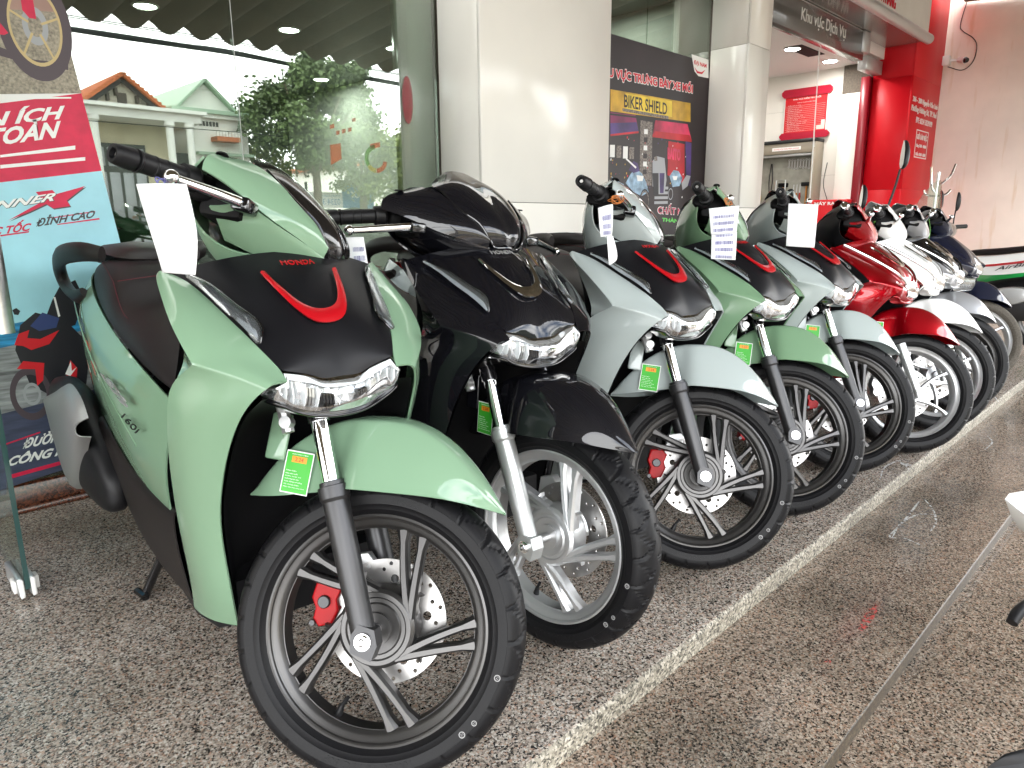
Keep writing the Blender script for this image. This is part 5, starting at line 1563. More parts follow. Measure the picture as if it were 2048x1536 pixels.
def banner():
    YB = 3.03
    BR = (1.025, .185)
    t = R_(7.2)
    ex, ez = Vector((math.cos(t), math.sin(t))), Vector((-math.sin(t), math.cos(t)))
    def loc(x, z): return (BR[0]+ex.x*x+ez.x*z, BR[1]+ex.y*x+ez.y*z)
    b = thing('banner', (BR[0], YB, BR[1]), 0, 'tall printed motorbike banner tilted against the glass beside the door', 'banner')
    W_, H_ = -.8, 1.98
    me = poly([loc(W_, 0), loc(0, 0), loc(0, H_), loc(W_, H_)], [], .008)
    me.transform(face_mtx(0, YB+.008, 0))
    o = link('backing_board', me, M['print_white'], b); o.location = -b.location
    def band(z0, z1, m, lift, dz0=0, dz1=0): return flat('printed_panel', [loc(W_, z0+dz0), loc(0, z0), loc(0, z1), loc(W_, z1+dz1)], YB, lift, m, b)
    # z along the banner of the printed zones
    def zz(u, v_list): return v_list
    band(1.335, 1.98, 'bn_road', .0004)
    band(1.60, 1.98, 'bn_top', .0006)
    band(1.065, 1.335, 'bn_red', .0004, -.03, -.09)
    band(.56, 1.065, 'bn_blue', .0004, 0, -.03)
    band(.50, .575, 'bn_water', .0007)
    band(.26, .51, 'bn_tar', .0005)
    band(0, .27, 'bn_navy', .0006)
    Y = YB
    # bike wheel in the top picture
    c = [(0.7415, 1.7134)][0]
    def ring(c, r0, r1, sx=.62, n=40):
        o_ = [(c[0]+r1*sx*math.cos(2*math.pi*i/n), c[1]+r1*math.sin(2*math.pi*i/n)) for i in range(n)]
        i_ = [(c[0]+r0*sx*math.cos(2*math.pi*i/n), c[1]+r0*math.sin(2*math.pi*i/n)) for i in range(n)]
        return o_, i_
    for r0, r1, m, l in ((.128, .178, 'bn_tyre', .0010), (.118, .130, 'bn_gold', .0012), (.035, .062, 'bn_grey', .0012)):
        o_, i_ = ring(c, r0, r1); flat('printed_wheel', o_, Y, l, m, b, [i_])
    for k in range(5):
        a = 2*math.pi*k/5+.3
        p, q_ = Vector((c[0]+.02*math.cos(a), c[1]+.03*math.sin(a))), Vector((c[0]+.075*math.cos(a), c[1]+.120*math.sin(a)))
        nn = Vector((-(q_-p).y, (q_-p).x)).normalized()*.004
        flat('printed_spoke', [p-nn, q_-nn*.8, q_+nn*.8, p+nn], Y, .0013, 'bn_gold', b)
    flat('printed_fairing', [(0.7093, 1.8198), (0.7449, 1.8270), (0.7475, 1.7366), (0.7269, 1.7360), (0.7096, 1.7579)], Y, .0014, 'bn_red', b)
    flat('printed_fairing', [(0.6343, 1.7132), (0.6588, 1.6772), (0.6464, 1.6689), (0.6282, 1.6690)], Y, .0014, 'bn_red', b)
    flat('printed_shadow', [(0.6230, 1.6310), (0.7122, 1.6035), (0.8276, 1.6037), (0.8250, 1.5834), (0.7242, 1.5827), (0.6190, 1.6024)], Y, .0009, 'bn_tyre', b)
    def line(L, m='print_white', l=.0010): flat('printed_line', L, Y, l, m, b)
    line([(0.6076, 1.4686), (0.8230, 1.4927), (0.8223, 1.4876), (0.6065, 1.4605)]); 
    line([(0.5816, 1.2792), (0.8147, 1.3262), (0.8130, 1.3122), (0.5804, 1.2710)]); line([(0.5770, 1.2462), (0.8424, 1.2878), (0.8409, 1.2754), (0.5754, 1.2346)])
    T = lambda s, P, m, l=.0012, **k: print_text(s, P[0], P[1], P[2], Y, l, m, b, **k)
    T('TIỆN ÍCH', [(0.4286, 1.3292), (0.7881, 1.4046), (0.4417, 1.4011)], 'print_white', shear=.25, bold=.035)
    T('AN TOÀN', [(0.4048, 1.2717), (0.7686, 1.3503), (0.4179, 1.3437)], 'print_white', shear=.25, bold=.035)
    # winged X
    X_ = [(0.8296, 1.1847), (0.7628, 1.1316), (0.7716, 1.1123), (0.7163, 1.1029), (0.6965, 1.1183), (0.6441, 1.0918), (0.5747, 1.0609), (0.6457, 1.1039), (0.6886, 1.1286), (0.6697, 1.1592), (0.7215, 1.1675), (0.7323, 1.1538)]
    flat('printed_logo', [(p[0]+.003, p[1]-.004) for p in X_], Y, .0010, 'print_grey', b)
    flat('printed_logo', X_, Y, .0014, 'bn_red', b)
    T('WINNER', [(0.4562, 1.0790), (0.7260, 1.1292), (0.4658, 1.1085)], 'print_grey', .0016, shear=.35, bold=.05)
    T('WINNER', [(0.4564, 1.0806), (0.7231, 1.1309), (0.4658, 1.1085)], 'print_white', .0019, shear=.35, bold=.025)
    T('C TỐC', [(0.5245, 1.0105), (0.6384, 1.0262), (0.5315, 1.0509)], 'bn_red', .0012, shear=.3, bold=.035)
    T('ĐỈNH CAO', [(0.6552, 1.0382), (0.8473, 1.0715), (0.6615, 1.0746)], 'print_grey', .0012, shear=.3, bold=.03)
    line([(0.7059, 1.0713), (0.8519, 1.0952), (0.8514, 1.0915), (0.7055, 1.0677)], 'bn_red'); line([(0.7218, 1.0483), (0.8623, 1.0697), (0.8633, 1.0642), (0.7214, 1.0448)], 'bn_red'); line([(0.5448, 1.0119), (0.6321, 1.0245), (0.6299, 1.0193), (0.5441, 1.0068)], 'bn_red')
    # racing bike picture
    S_ = lambda n, P, m, l: flat(n, P, Y, l, m, b)
    S_('printed_rider', [(0.6445, 0.7207), (0.6709, 0.7770), (0.6991, 0.8225), (0.7540, 0.8448), (0.7778, 0.7686), (0.7331, 0.6784), (0.6821, 0.6651)], 'bn_black', .0011)
    S_('printed_bike', [(0.5340, 0.6090), (0.5609, 0.6963), (0.6122, 0.7365), (0.7029, 0.7002), (0.7736, 0.5974), (0.7330, 0.4082), (0.6486, 0.4038), (0.5621, 0.4759)], 'bn_black', .0012)
    S_('printed_screen', [(0.5905, 0.6896), (0.6338, 0.7345), (0.6846, 0.7095), (0.6706, 0.6756), (0.6157, 0.6686)], 'bn_blueink', .0014)
    S_('printed_fairing', [(0.5335, 0.6272), (0.5506, 0.6650), (0.5856, 0.6756), (0.5757, 0.6476), (0.6150, 0.6393), (0.6789, 0.6654), (0.6406, 0.6176), (0.5821, 0.6028), (0.5598, 0.6203)], 'bn_bike', .0016)
    S_('printed_fairing', [(0.5293, 0.5404), (0.5526, 0.5664), (0.6159, 0.5500), (0.6045, 0.4878), (0.5830, 0.4687), (0.5851, 0.5320)], 'bn_bike', .0017)
    S_('printed_fairing', [(0.6640, 0.4475), (0.7001, 0.5494), (0.7193, 0.5159), (0.7055, 0.4326)], 'bn_bike', .0017)
    S_('printed_flash', [(0.6772, 0.4991), (0.7013, 0.5454), (0.6998, 0.5072), (0.7181, 0.5199), (0.6925, 0.4891)], 'print_white', .0019)
    S_('printed_flash', [(0.6754, 0.7876), (0.6818, 0.7871), (0.6887, 0.7165), (0.6819, 0.7135)], 'print_white', .0016)
    o_, i_ = ring([(0.5608, 0.4424)][0], .072, .098, .66); flat('printed_wheel', o_, Y, .0015, 'bn_tyre', b, [i_])
    o_, i_ = ring([(0.5638, 0.4419)][0], .03, .042, .66); flat('printed_wheel', o_, Y, .0016, 'bn_grey', b, [i_])
    S_('printed_mirror', [(0.5444, 0.7516), (0.5571, 0.7575), (0.5676, 0.7459), (0.5597, 0.7323), (0.5481, 0.7352)], 'bn_black', .0014)
    T('ĐƯỜNG ĐUA', [(0.5078, 0.2443), (0.7480, 0.2491), (0.5188, 0.2916)], 'print_white', .0014, shear=.35, bold=.04)
    T('CÔNG NGHỆ', [(0.4517, 0.1815), (0.7403, 0.1857), (0.4651, 0.2354)], 'print_white', .0014, shear=.35, bold=.04)
    line([(0.4555, 0.2755), (0.5700, 0.2977), (0.5693, 0.2921), (0.4547, 0.2700)], 'bn_red', .0012); line([(0.4545, 0.1578), (0.6523, 0.1723), (0.6506, 0.1587), (0.4525, 0.1430)], 'bn_red', .0012)
banner()

# ------------------------------------------------------------------ poster on the second bay
pm('ps_dark', (.022, .014, .016), nz=(2, .5)); pm('ps_gold', (.62, .36, .03), nz=(7, .5)); pm('ps_magenta', (.30, .02, .12), nz=(3, .6)); pm('ps_red', (.55, .01, .02), nz=(6, .4)); pm('ps_brick', (.22, .185, .16), nz=(90, .9)); pm('ps_purple', (.07, .035, .17), nz=(4, .8))
pm('ps_bike', (.30, .45, .60), nz=(20, .6)); pm('ps_pink', (.60, .03, .10), nz=(5, .7)); pm('ps_green', (.12, .55, .10)); pm('ps_yellow', (.85, .62, .05), nz=(6, .3))
def poster():
    YP = 3.055
    p = thing('poster', (4.66, YP, 1.6), 0, 'dark night-scene showroom poster with red Vietnamese headline behind the scooters', 'poster')
    Y = YP
    me = box(4.0, 5.30, YP, YP+.004, .95, 2.245); o = link('poster_sheet', me, M['ps_dark'], p); o.location = -p.location
    me = box(3.70, 4.0, YP, YP+.004, .95, 2.25); o = link('poster_sheet', me, M['ps_dark'], p); o.location = -p.location
    F = lambda n, P, m, l=.0008, h=(): flat(n, P, Y, l, m, p, h)
    T = lambda s, P, m, l=.0016, **k: print_text(s, P[0], P[1], P[2], Y, l, m, p, **k)
    L0 = [(3.8967, 1.9617), (5.0647, 1.9855), (3.8940, 2.0516)]
    T('KHU VỰC TRƯNG BÀY XE MỚI', [(L0[0][0]-.004, L0[0][1]-.006), (L0[1][0]+.004, L0[1][1]-.006), (L0[2][0]-.004, L0[2][1]+.004)], 'print_white', .0012, bold=.085)
    T('KHU VỰC TRƯNG BÀY XE MỚI', L0, 'print_red', .0018, bold=.035)
    F('printed_logo', [(5.0247, 2.2689), (5.2743, 2.2669), (5.2879, 2.1351), (5.1387, 2.1301), (5.0778, 2.1575)], 'print_white')
    T('ĐẠI NAM', [(5.0669, 2.1982), (5.2514, 2.1954), (5.0634, 2.2363)], 'print_red', .0012, bold=.03)
    sm = [(5.0753, 2.1853), (5.1209, 2.1633), (5.1797, 2.1641), (5.2369, 2.1898), (5.1884, 2.1510), (5.1150, 2.1483)]
    F('printed_smile', sm, 'print_red', .0012)
    F('printed_wall', [(4.0377, 1.9058), (5.0412, 1.9258), (5.0534, 1.7902), (4.0429, 1.7688)], 'ps_gold')
    F('printed_glow', [(4.2062, 1.9004), (4.7844, 1.9122), (4.7928, 1.8018), (4.2112, 1.7920)], 'ps_yellow', .001)
    T('BIKER SHIELD', [(4.1931, 1.8095), (4.7251, 1.8092), (4.1894, 1.8921)], 'ps_dark', .0014, bold=.02)
    F('printed_ledge', [(4.1763, 1.8013), (4.7455, 1.8042), (4.7470, 1.7835), (4.1771, 1.7822)], 'ps_brick', .0012)
    F('printed_awning', [(4.0431, 1.7625), (4.3298, 1.7712), (4.3714, 1.6691), (4.0483, 1.6235)], 'ps_magenta', .001)
    F('printed_awning', [(4.5781, 1.7611), (5.0116, 1.7720), (5.0796, 1.6611), (4.5465, 1.6561)], 'ps_pink', .001)
    F('printed_shade', [(4.0433, 1.7562), (4.3421, 1.7658), (4.3428, 1.7527), (4.0438, 1.7437)], 'ps_dark', .0012)
    F('printed_pillar', [(4.3917, 1.7440), (4.5410, 1.7441), (4.5558, 1.3023), (4.4032, 1.3113)], 'ps_brick', .001)
    for k in range(6):
        z = 268+k*16
        F('printed_sign', eval('@@') if False else [(4.44, 1.655-.055*k), (4.485, 1.657-.055*k), (4.485, 1.690-.055*k), (4.44, 1.688-.055*k)], 'ps_dark' if k % 2 else 'print_white', .0014)
    F('printed_doorway', [(4.7583, 1.6304), (4.9813, 1.6248), (5.0063, 1.3313), (4.7625, 1.3882)], 'ps_red', .001)
    T('BAITO', [(4.7542, 1.5024), (4.9349, 1.4980), (4.7480, 1.5873)], 'ps_pink', .0014, bold=.05)
    F('printed_light', [(4.9937, 1.6475), (5.0815, 1.6392), (5.0956, 1.3192), (5.0360, 1.3248)], 'ps_purple', .0009)
    for k in range(4):
        F('printed_photo', [(4.045+.075*k, 1.475), (4.10+.075*k, 1.478), (4.10+.075*k, 1.558), (4.045+.075*k, 1.555)], ('print_white', 'ps_brick', 'print_white', 'ps_brick')[k], .0012)
    F('printed_people', [(4.5578, 1.4775), (4.6071, 1.5151), (4.7134, 1.5072), (4.7515, 1.3518), (4.7312, 1.2571), (4.6512, 1.2480), (4.5688, 1.3027)], 'bn_grey', .0012)
    F('printed_people', [(4.5630, 1.3940), (4.6412, 1.3974), (4.6521, 1.2336), (4.5858, 1.2393)], 'bn_black', .0014)
    F('printed_people', [(4.6543, 1.3979), (4.7209, 1.4008), (4.7176, 1.2568), (4.6706, 1.2556)], 'ps_purple', .0014)
    F('printed_people', [(4.5753, 1.5063), (4.6136, 1.5155), (4.6222, 1.4845), (4.5835, 1.4789)], 'ps_brick', .0016)
    Fq = lambda n, P, m, l: F(n, P, m, l)
    Fq('printed_scooter', [(4.0697, 1.3529), (4.1394, 1.3225), (4.2100, 1.3049), (4.2599, 1.2522), (4.2022, 1.2170), (4.1081, 1.2417), (4.0832, 1.2941)], 'ps_bike', .0013)
    Fq('printed_scooter', [(4.2333, 1.3124), (4.2900, 1.3753), (4.3482, 1.4186), (4.4238, 1.3879), (4.4905, 1.3212), (4.5198, 1.2589), (4.4327, 1.2288), (4.3323, 1.2541)], 'ps_bike', .0013)
    Fq('printed_lamp', [(4.3629, 1.3716), (4.4499, 1.3683), (4.4394, 1.3333), (4.3774, 1.3311)], 'print_white', .0017)
    Fq('printed_visor', [(4.2648, 1.4012), (4.3216, 1.4646), (4.3708, 1.4537), (4.3983, 1.4005), (4.3257, 1.3837)], 'ps_purple', .0015)
    Fq('printed_bar', [(4.2259, 1.4727), (4.2374, 1.4800), (4.3601, 1.4260), (4.3484, 1.4153)], 'print_white', .0016)
    Fq('printed_shade', [(4.2960, 1.2532), (4.4327, 1.2288), (4.4721, 1.2015), (4.3470, 1.2062)], 'bn_black', .0017)
    Fq('printed_scooter', [(4.7903, 1.3822), (4.8421, 1.4279), (4.9126, 1.4238), (4.9737, 1.3748), (4.9357, 1.3142), (4.8377, 1.3038)], 'ps_bike', .0013)
    Fq('printed_lamp', [(4.8316, 1.3838), (4.9014, 1.3867), (4.8897, 1.3569), (4.8477, 1.3553)], 'print_white', .0016)
    Fq('printed_scooter', [(4.9624, 1.3373), (5.0296, 1.3993), (5.0888, 1.3943), (5.0513, 1.3178), (4.9811, 1.2857)], 'bn_grey', .0014)
    rnd = random.Random(11)
    for k in range(60):
        u_, z_ = rnd.uniform(4.05, 5.02), rnd.uniform(1.18, 1.64)
        r_ = rnd.uniform(.002, .006)
        F('printed_glint', [(u_-r_, z_-r_*1.5), (u_+r_, z_-r_), (u_+r_, z_+r_*1.5), (u_-r_, z_+r_)], rnd.choice(('ps_pink', 'ps_gold', 'ps_purple', 'print_white', 'ps_red')), .0011)
    for k in range(4):
        F('printed_step', [(4.60, 1.30-.035*k), (4.78, 1.305-.035*k), (4.78, 1.285-.035*k), (4.60, 1.28-.035*k)], 'bn_grey', .0010)
    F('printed_frame', [(4.0483, 1.6235), (4.3714, 1.6691), (4.3722, 1.6558), (4.0488, 1.6107)], 'ps_red', .0013); F('printed_frame', [(4.5465, 1.6561), (5.0796, 1.6611), (5.0809, 1.6465), (4.5474, 1.6424)], 'ps_red', .0013)
    F('printed_glow', [(4.0457, 1.6932), (4.3442, 1.7264), (4.3714, 1.6691), (4.0483, 1.6235)], 'ps_purple', .0012)
    F('printed_glow', [(4.5830, 1.6864), (5.0473, 1.6952), (5.0796, 1.6611), (4.5465, 1.6561)], 'ps_red', .0012)
    def ring(c, r0, r1, sx=.75, n=32):
        return [(c[0]+r1*sx*math.cos(2*math.pi*i/n), c[1]+r1*math.sin(2*math.pi*i/n)) for i in range(n)], [(c[0]+r0*sx*math.cos(2*math.pi*i/n), c[1]+r0*math.sin(2*math.pi*i/n)) for i in range(n)]
    for c, r, m in (([(4.4725, 1.1945)][0], .085, 'ps_brick'), ([(4.1676, 1.2027)][0], .07, 'bn_grey'), ([(4.8139, 1.2518)][0], .05, 'bn_grey')):
        o_, i_ = ring(c, r*.72, r*.86); F('printed_wheel', o_, m, .0015, [i_])
        o_, i_ = ring(c, r*.87, r); F('printed_tyre', o_, 'bn_black', .0015, [i_])
    T('CHẤT NGÔNG', [(4.6475, 1.1035), (5.2857, 1.0830), (4.6351, 1.1901)], 'print_white', .0012, bold=.05, shear=.1)
    T('CHẤT NGÔNG', [(4.6539, 1.1071), (5.2693, 1.0909), (4.6422, 1.1830)], 'ps_pink', .0018, bold=.02, shear=.1)
    T('THÀNH PHỐ', [(4.7118, 1.0488), (5.1981, 1.0242), (4.7087, 1.0928)], 'ps_green', .0014, bold=.04, shear=.1)
poster()

# stickers on the first glass pane
stk = thing('glass_stickers', (1.9, 3.056, 1.5), 0, 'orange and green round notices stuck on the big shop window', 'stickers')
pm('stk_green', (.12, .30, .06), alpha=.55); pm('stk_yel', (.4, .38, .05), alpha=.5); pm('stk_orange', (.42, .12, .03), alpha=.6); pm('stk_red', (.35, .03, .05), alpha=.45)
def spr(P, m, l=.0004, h=()): return flat('printed_sticker', P, 3.056, l, m, stk, h)
spr([(1.8895, 1.4043), (1.9469, 1.4173), (1.9474, 1.3448), (1.8883, 1.3144)], 'stk_orange')
for a in ([(1.8960, 1.4936), (1.9179, 1.5022), (1.9164, 1.4821), (1.8947, 1.4758)], [(1.9263, 1.4695), (1.9456, 1.4756), (1.9443, 1.4576), (1.9250, 1.4516)], [(1.9594, 1.4790), (1.9790, 1.4851), (1.9777, 1.4670), (1.9582, 1.4609)], [(1.9930, 1.4885), (2.0128, 1.4948), (2.0116, 1.4765), (1.9917, 1.4704)], [(2.0182, 1.5337), (2.0381, 1.5400), (2.0371, 1.5241), (2.0171, 1.5178)], [(2.1136, 1.4244), (2.1733, 1.4381), (2.1720, 1.4143), (2.1122, 1.4010)]): spr(a, 'stk_orange')
def arc(c, r0, r1, a0, a1, n=16):
    pts = [(c[0]+r1*math.cos(R_(a0+(a1-a0)*i/n)), c[1]+r1*math.sin(R_(a0+(a1-a0)*i/n))) for i in range(n+1)]
    return pts+[(c[0]+r0*math.cos(R_(a0+(a1-a0)*i/n)), c[1]+r0*math.sin(R_(a0+(a1-a0)*i/n))) for i in range(n, -1, -1)]
cS = [(2.1447, 1.3559)][0]
spr(arc(cS, .045, .066, 95, 215), 'stk_green'); spr(arc(cS, .045, .066, 218, 265), 'stk_yel'); spr(arc(cS, .045, .066, 270, 350), 'stk_orange')
oval = [(2.3534, 1.6534)][0]
spr([(oval[0]+.033*math.cos(2*math.pi*i/24), oval[1]+.115*math.sin(2*math.pi*i/24)) for i in range(24)], 'stk_red')

# ------------------------------------------------------------------ service bay contents
XB = 9.195
def wall_flat(name, pts, lift, m, parent, th=.0006):
    """polygon on the bay's right wall, given as (y, z)"""
    me = poly([(-p[0], p[1]) for p in pts], [], th)
    me.transform(Matrix(((0, 0, -1, XB-lift), (-1, 0, 0, 0), (0, 1, 0, 0), (0, 0, 0, 1))))
    o = link(name, me, M[m] if isinstance(m, str) else m, parent); o.location = -parent.location
    return o
def wall_text(s, y0, y1, z0, z1, lift, m, parent, **k):
    me = fit(text(s, 1, .0004, **k), (XB-lift, y0, z0), (XB-lift, y1, z0), (XB-lift, y0, z1))
    o = link('lettering', me, M[m], parent); o.location = -parent.location
pm('board_red', (.60, .012, .02), .3); pm('board_dark', (.42, .006, .03), .3); pm('board_pale', (.62, .58, .52), .4)
bo = thing('info_board', (XB, 3.92, 2.33), 0, 'red service inspection board with white lines of text in the bay', 'notice board')
def rr(y0, y1, z0, z1, r=.03, top=True):
    pts = []
    for (cy, cz, a0) in ((y0-r, z1-r, 90), (y1+r, z1-r, 0), (y1+r, z0+r, -90), (y0-r, z0+r, 180)):
        for k in range(5):
            a = a0+ (0 if False else 0)
        pts.append((cy, cz))
    return [(y0, z0+r), (y0, z1-r), (y0-r, z1), (y1+r, z1), (y1, z1-r), (y1, z0+r), (y1+r, z0), (y0-r, z0)]
wall_flat('board_panel', rr(4.21, 3.66, 2.10, 2.58), .002, 'print_white', bo, .012)
wall_flat('board_face', rr(4.20, 3.68, 2.115, 2.57, .01), .0142, 'board_red', bo, .002)
wall_flat('board_rail', rr(4.245, 3.625, 2.555, 2.65, .03), .003, 'board_dark', bo, .032)
wall_flat('board_rail', rr(4.245, 3.625, 2.055, 2.135, .03), .003, 'board_dark', bo, .032)
wall_text('KHU VỰC KIỂM TRA CUỐI', 4.10, 3.76, 2.515, 2.545, .0168, 'print_white', bo, bold=.02)
wall_text('TRÁCH NHIỆM KIỂM TRA', 4.05, 3.82, 2.478, 2.495, .0168, 'print_white', bo)
rnd = random.Random(4)
for i in range(15):
    z = 2.45-.0215*i
    wall_flat('printed_line', [(4.185, z), (3.70, z), (3.70, z+.0018), (4.185, z+.0018)], .0168, 'board_pale', bo)
    wall_text('Kiểm tra xe máy trước giao'[:rnd.randint(12, 26)], 4.16, 4.16-rnd.uniform(.12, .26), z+.004, z+.014, .0172, 'print_white', bo)
wall_flat('printed_patch', [(3.79, 2.15), (3.69, 2.15), (3.69, 2.26), (3.735, 2.26), (3.735, 2.20), (3.79, 2.20)], .0176, 'board_pale', bo)

cab = thing('tool_cabinet', (9.06, 4.05, 0), 0, 'beige steel tool cabinet with an open pegboard front full of hand tools', 'cabinet')
pm('cab_beige', (.30, .26, .20), .45); pm('cab_back', (.34, .33, .28), .6, nz=(8, .3)); pm('handle_yellow', (.6, .45, .02)); pm('handle_orange', (.5, .2, .04)); pm('handle_red', (.45, .03, .02))
def cpart(name, y0, y1, x0, x1, z0, z1, m, bev=.004): 
    o = link(name, box(x0, x1, y1, y0, z0, z1, bev, 1), M[m], cab); o.location = -cab.location; return o
cpart('back_board', 4.62, 3.72, 9.12, 9.19, .85, 1.97, 'cab_back')
cpart('side_panel', 3.72, 3.68, 8.94, 9.19, .0, 1.99, 'cab_beige'); cpart('side_panel', 4.66, 4.62, 8.94, 9.19, 0, 1.99, 'cab_beige')
cpart('top_panel', 4.66, 3.68, 8.93, 9.19, 1.99, 2.03, 'dark_metal'); cpart('header', 4.62, 3.72, 8.945, 8.965, 1.865, 1.99, 'cab_beige')
cpart('lower_box', 4.62, 3.72, 8.95, 9.19, .02, .85, 'cab_beige')
cpart('shutter_roll', 4.62, 3.72, 8.97, 9.03, 1.835, 1.865, 'alu')
lb = link('name_strip', box(8.941, 8.9445, 3.86, 4.22, 1.905, 1.945), M['print_white'], cab); lb.location = -cab.location
tt = fit(text('DỤNG CỤ CHUYÊN DÙNG', 1, .0004), (8.9408, 4.20, 1.912), (8.9408, 3.88, 1.912), (8.9408, 4.20, 1.935)); o = link('lettering', tt, M['print_red'], lb)
xt = 9.105
def spanner(y, z, L, m='steel', lab=''):
    o = link('spanner', joinm([box(-.004, .004, -.007, .007, -L, 0), xf(lathe([(.006, -.004), (.014, -.004), (.014, .004), (.006, .004)], 14, 'x', True), Matrix.Translation((0, 0, .006))), xf(lathe([(.006, -.004), (.015, -.004), (.015, .004), (.006, .004)], 14, 'x', True), Matrix.Translation((0, 0, -L-.008)))], 40), M[m])
    o.location = (xt, y, z)
    return tag(o, lab, 'spanner', 'spanners hanging in the tool cabinet')
ordn = ('leftmost', 'second from left', 'third from left', 'fourth from left', 'middle', 'fourth from right', 'third from right', 'second from right', 'rightmost')
for k in range(9): spanner(4.06-.036*k, 1.79-.004*(k % 3), .05+.014*((k*5) % 4+2)/2, 'steel', ordn[k]+' of the steel spanners hanging in a row under the cabinet shutter')
def tool(name, parts, y, z, label, cat):
    t_ = thing(name, (xt, y, z), 0, label, cat)
    for n_, me, m in parts: link(n_, me, M[m], t_)
    return t_
tool('hammer', [('head', box(-.02, .02, -.055, .055, -.02, .025, .006), 'plastic'), ('handle', tube([(0, -.01, -.02), (0, -.01, -.30)], [.010, .013], 10), 'handle_orange')], 3.83, 1.50, 'dark headed hammer with wooden handle hanging at the cabinet right', 'hammer')
tool('mallet', [('head', box(-.025, .025, -.06, .06, -.025, .025, .008), 'plastic_deep'), ('handle', tube([(0, .0, -.02), (0, .0, -.28)], [.011, .014], 10), 'handle_orange')], 4.12, 1.50, 'black mallet with orange handle in the cabinet middle', 'mallet')
tool('pliers', [('jaws', tube([(0, .0, .06), (0, .0, -.02)], [.004, .013], 8), 'dark_metal'), ('grip', tube([(0, .006, -.02), (0, .022, -.09), (0, .018, -.16)], .007, 8, 4), 'handle_red'), ('grip', tube([(0, -.006, -.02), (0, -.022, -.09), (0, -.018, -.16)], .007, 8, 4), 'handle_red')], 4.44, 1.72, 'red handled pliers hanging at the cabinet upper left', 'pliers')
tool('shears', [('blades', tube([(0, .0, .14), (0, .0, .0)], [.003, .016], 8), 'dark_metal'), ('grip', tube([(0, .006, 0), (0, .026, -.08), (0, .018, -.15)], .009, 8, 4), 'handle_yellow'), ('grip', tube([(0, -.006, 0), (0, -.026, -.08), (0, -.018, -.15)], .009, 8, 4), 'handle_yellow')], 4.44, 1.44, 'yellow handled shears low at the cabinet left', 'shears')
tool('tongs', [('arm', tube([(0, .005, .15), (0, .022, -.05), (0, .012, -.20)], .006, 8, 4), 'dark_metal'), ('arm', tube([(0, -.005, .15), (0, -.022, -.05), (0, -.012, -.20)], .006, 8, 4), 'dark_metal')], 4.29, 1.62, 'long dark tongs hanging between the shears and the mallet', 'tongs')
for k, m in enumerate(('handle_red', 'handle_orange', 'handle_red')):
    tool('screwdriver', [('blade', tube([(0, 0, 0), (0, 0, .10)], .004, 8), 'steel'), ('handle', tube([(0, 0, 0), (0, 0, -.09)], [.010, .013], 10), m)], 3.98-.04*k, 1.40, ('red handled screwdriver under the spanners, leftmost of three', 'orange handled screwdriver between two red ones', 'red handled screwdriver next to the hammer')[k], 'screwdriver')
tool('steel_frame_hook', [('rod', tube([(-.05, .06, -.30), (-.05, .06, .0), (-.05, -.06, .0), (-.05, -.06, -.30)], .008, 8), 'alu')], 4.13, 1.56, 'bright metal hoop standing in front of the cabinet mallet', 'hook')
# padlock-like key tags on two rails beside the cabinet
def key_tag(y, z, m, label):
    t_ = thing('key_tag', (9.18, y, z), 0, label, 'key tag', 'key tags hanging on the wall rails')
    link('tag_body', box(-.008, .008, -.017, .017, -.075, -.02, .006), M[m], t_)
    link('shackle', tube([(0, -.011, -.02), (0, -.011, .0), (0, -.006, .012), (0, .006, .012), (0, .011, 0), (0, .011, -.02)], .0035, 8, 4), M[m], t_)
pm('tag_red', (.5, .02, .015), .4)
for k in range(3): key_tag(3.300+.0-.036*k+.02, 1.64, 'tag_red', ('leftmost', 'middle', 'rightmost')[k]+' of three red padlock tags on the upper wall rail')
for k in range(2): key_tag(3.445-.036*k, 1.52, 'tag_red', ('left', 'right')[k]+' one of two red padlock tags on the lower rail')
for k in range(4): key_tag(3.345-.040*k, 1.52, 'plastic', ('first', 'second', 'third', 'last')[k]+' black padlock tag after the red ones on the lower rail')
for z, l in ((1.655, 'upper thin hanging rail with red padlock tags by the shutter guide'), (1.535, 'lower thin hanging rail with red and black padlock tags')):
    o = link('hanging_rail', tube([(9.19, 3.50, z), (9.19, 3.20, z)], .003, 6), M['dark_metal']); tag(o, l, 'rail')
pp = link('paper_notice', box(9.190, 9.1965, 3.34, 3.47, 1.555, 1.645), M['paper']); tag(pp, 'pale lilac paper notice pinned between the hanging rails', 'notice')
mb = thing('machine_box', (9.02, 3.44, 0), 0, 'red workshop machine with white lettering low behind the red scooter', 'machine')
link('box_body', box(-.12, .14, -.20, .24, .02, 1.30, .01), M['board_red'], mb)
link('lettering', fit(text('MÁY RA VỎ', 1, .001, bold=.03), (-.121, .18, 1.235), (-.121, -.17, 1.235), (-.121, .18, 1.285)), M['print_white'], mb)
cd = link('ceiling_cord', joinm([tube([(7.683, 3.2, 2.80), (7.70, 3.2, 2.2), (7.742, 3.2, 1.2)], .006, 8, 4), tube([(7.69, 3.212, 2.80), (7.74, 3.21, 2.0), (7.742, 3.2, 1.8)], .003, 8, 4)], 40), M['print_white'])
tag(cd, 'thin pale cord hanging from the bay ceiling', 'cord')
for k, (y0, y1) in enumerate(((3.62, 3.58), (3.28, 3.22))):
    o = link('power_cable', tube([(9.185, y0, 1.75-.2*k), (9.17, y0+.02, 1.5), (9.18, y1, 1.30)], .004, 6, 5), M['dark_metal']); tag(o, ('thin dark cable on the wall right of the cabinet', 'short dark cable curving beside the shutter guide')[k], 'cable')
# second red board edge further in
b2 = link('wall_board', box(9.16, 9.197, 4.50, 5.1, 2.02, 2.60, .02), M['board_dark']); tag(b2, 'second dark red notice board deeper in the service bay', 'notice board')

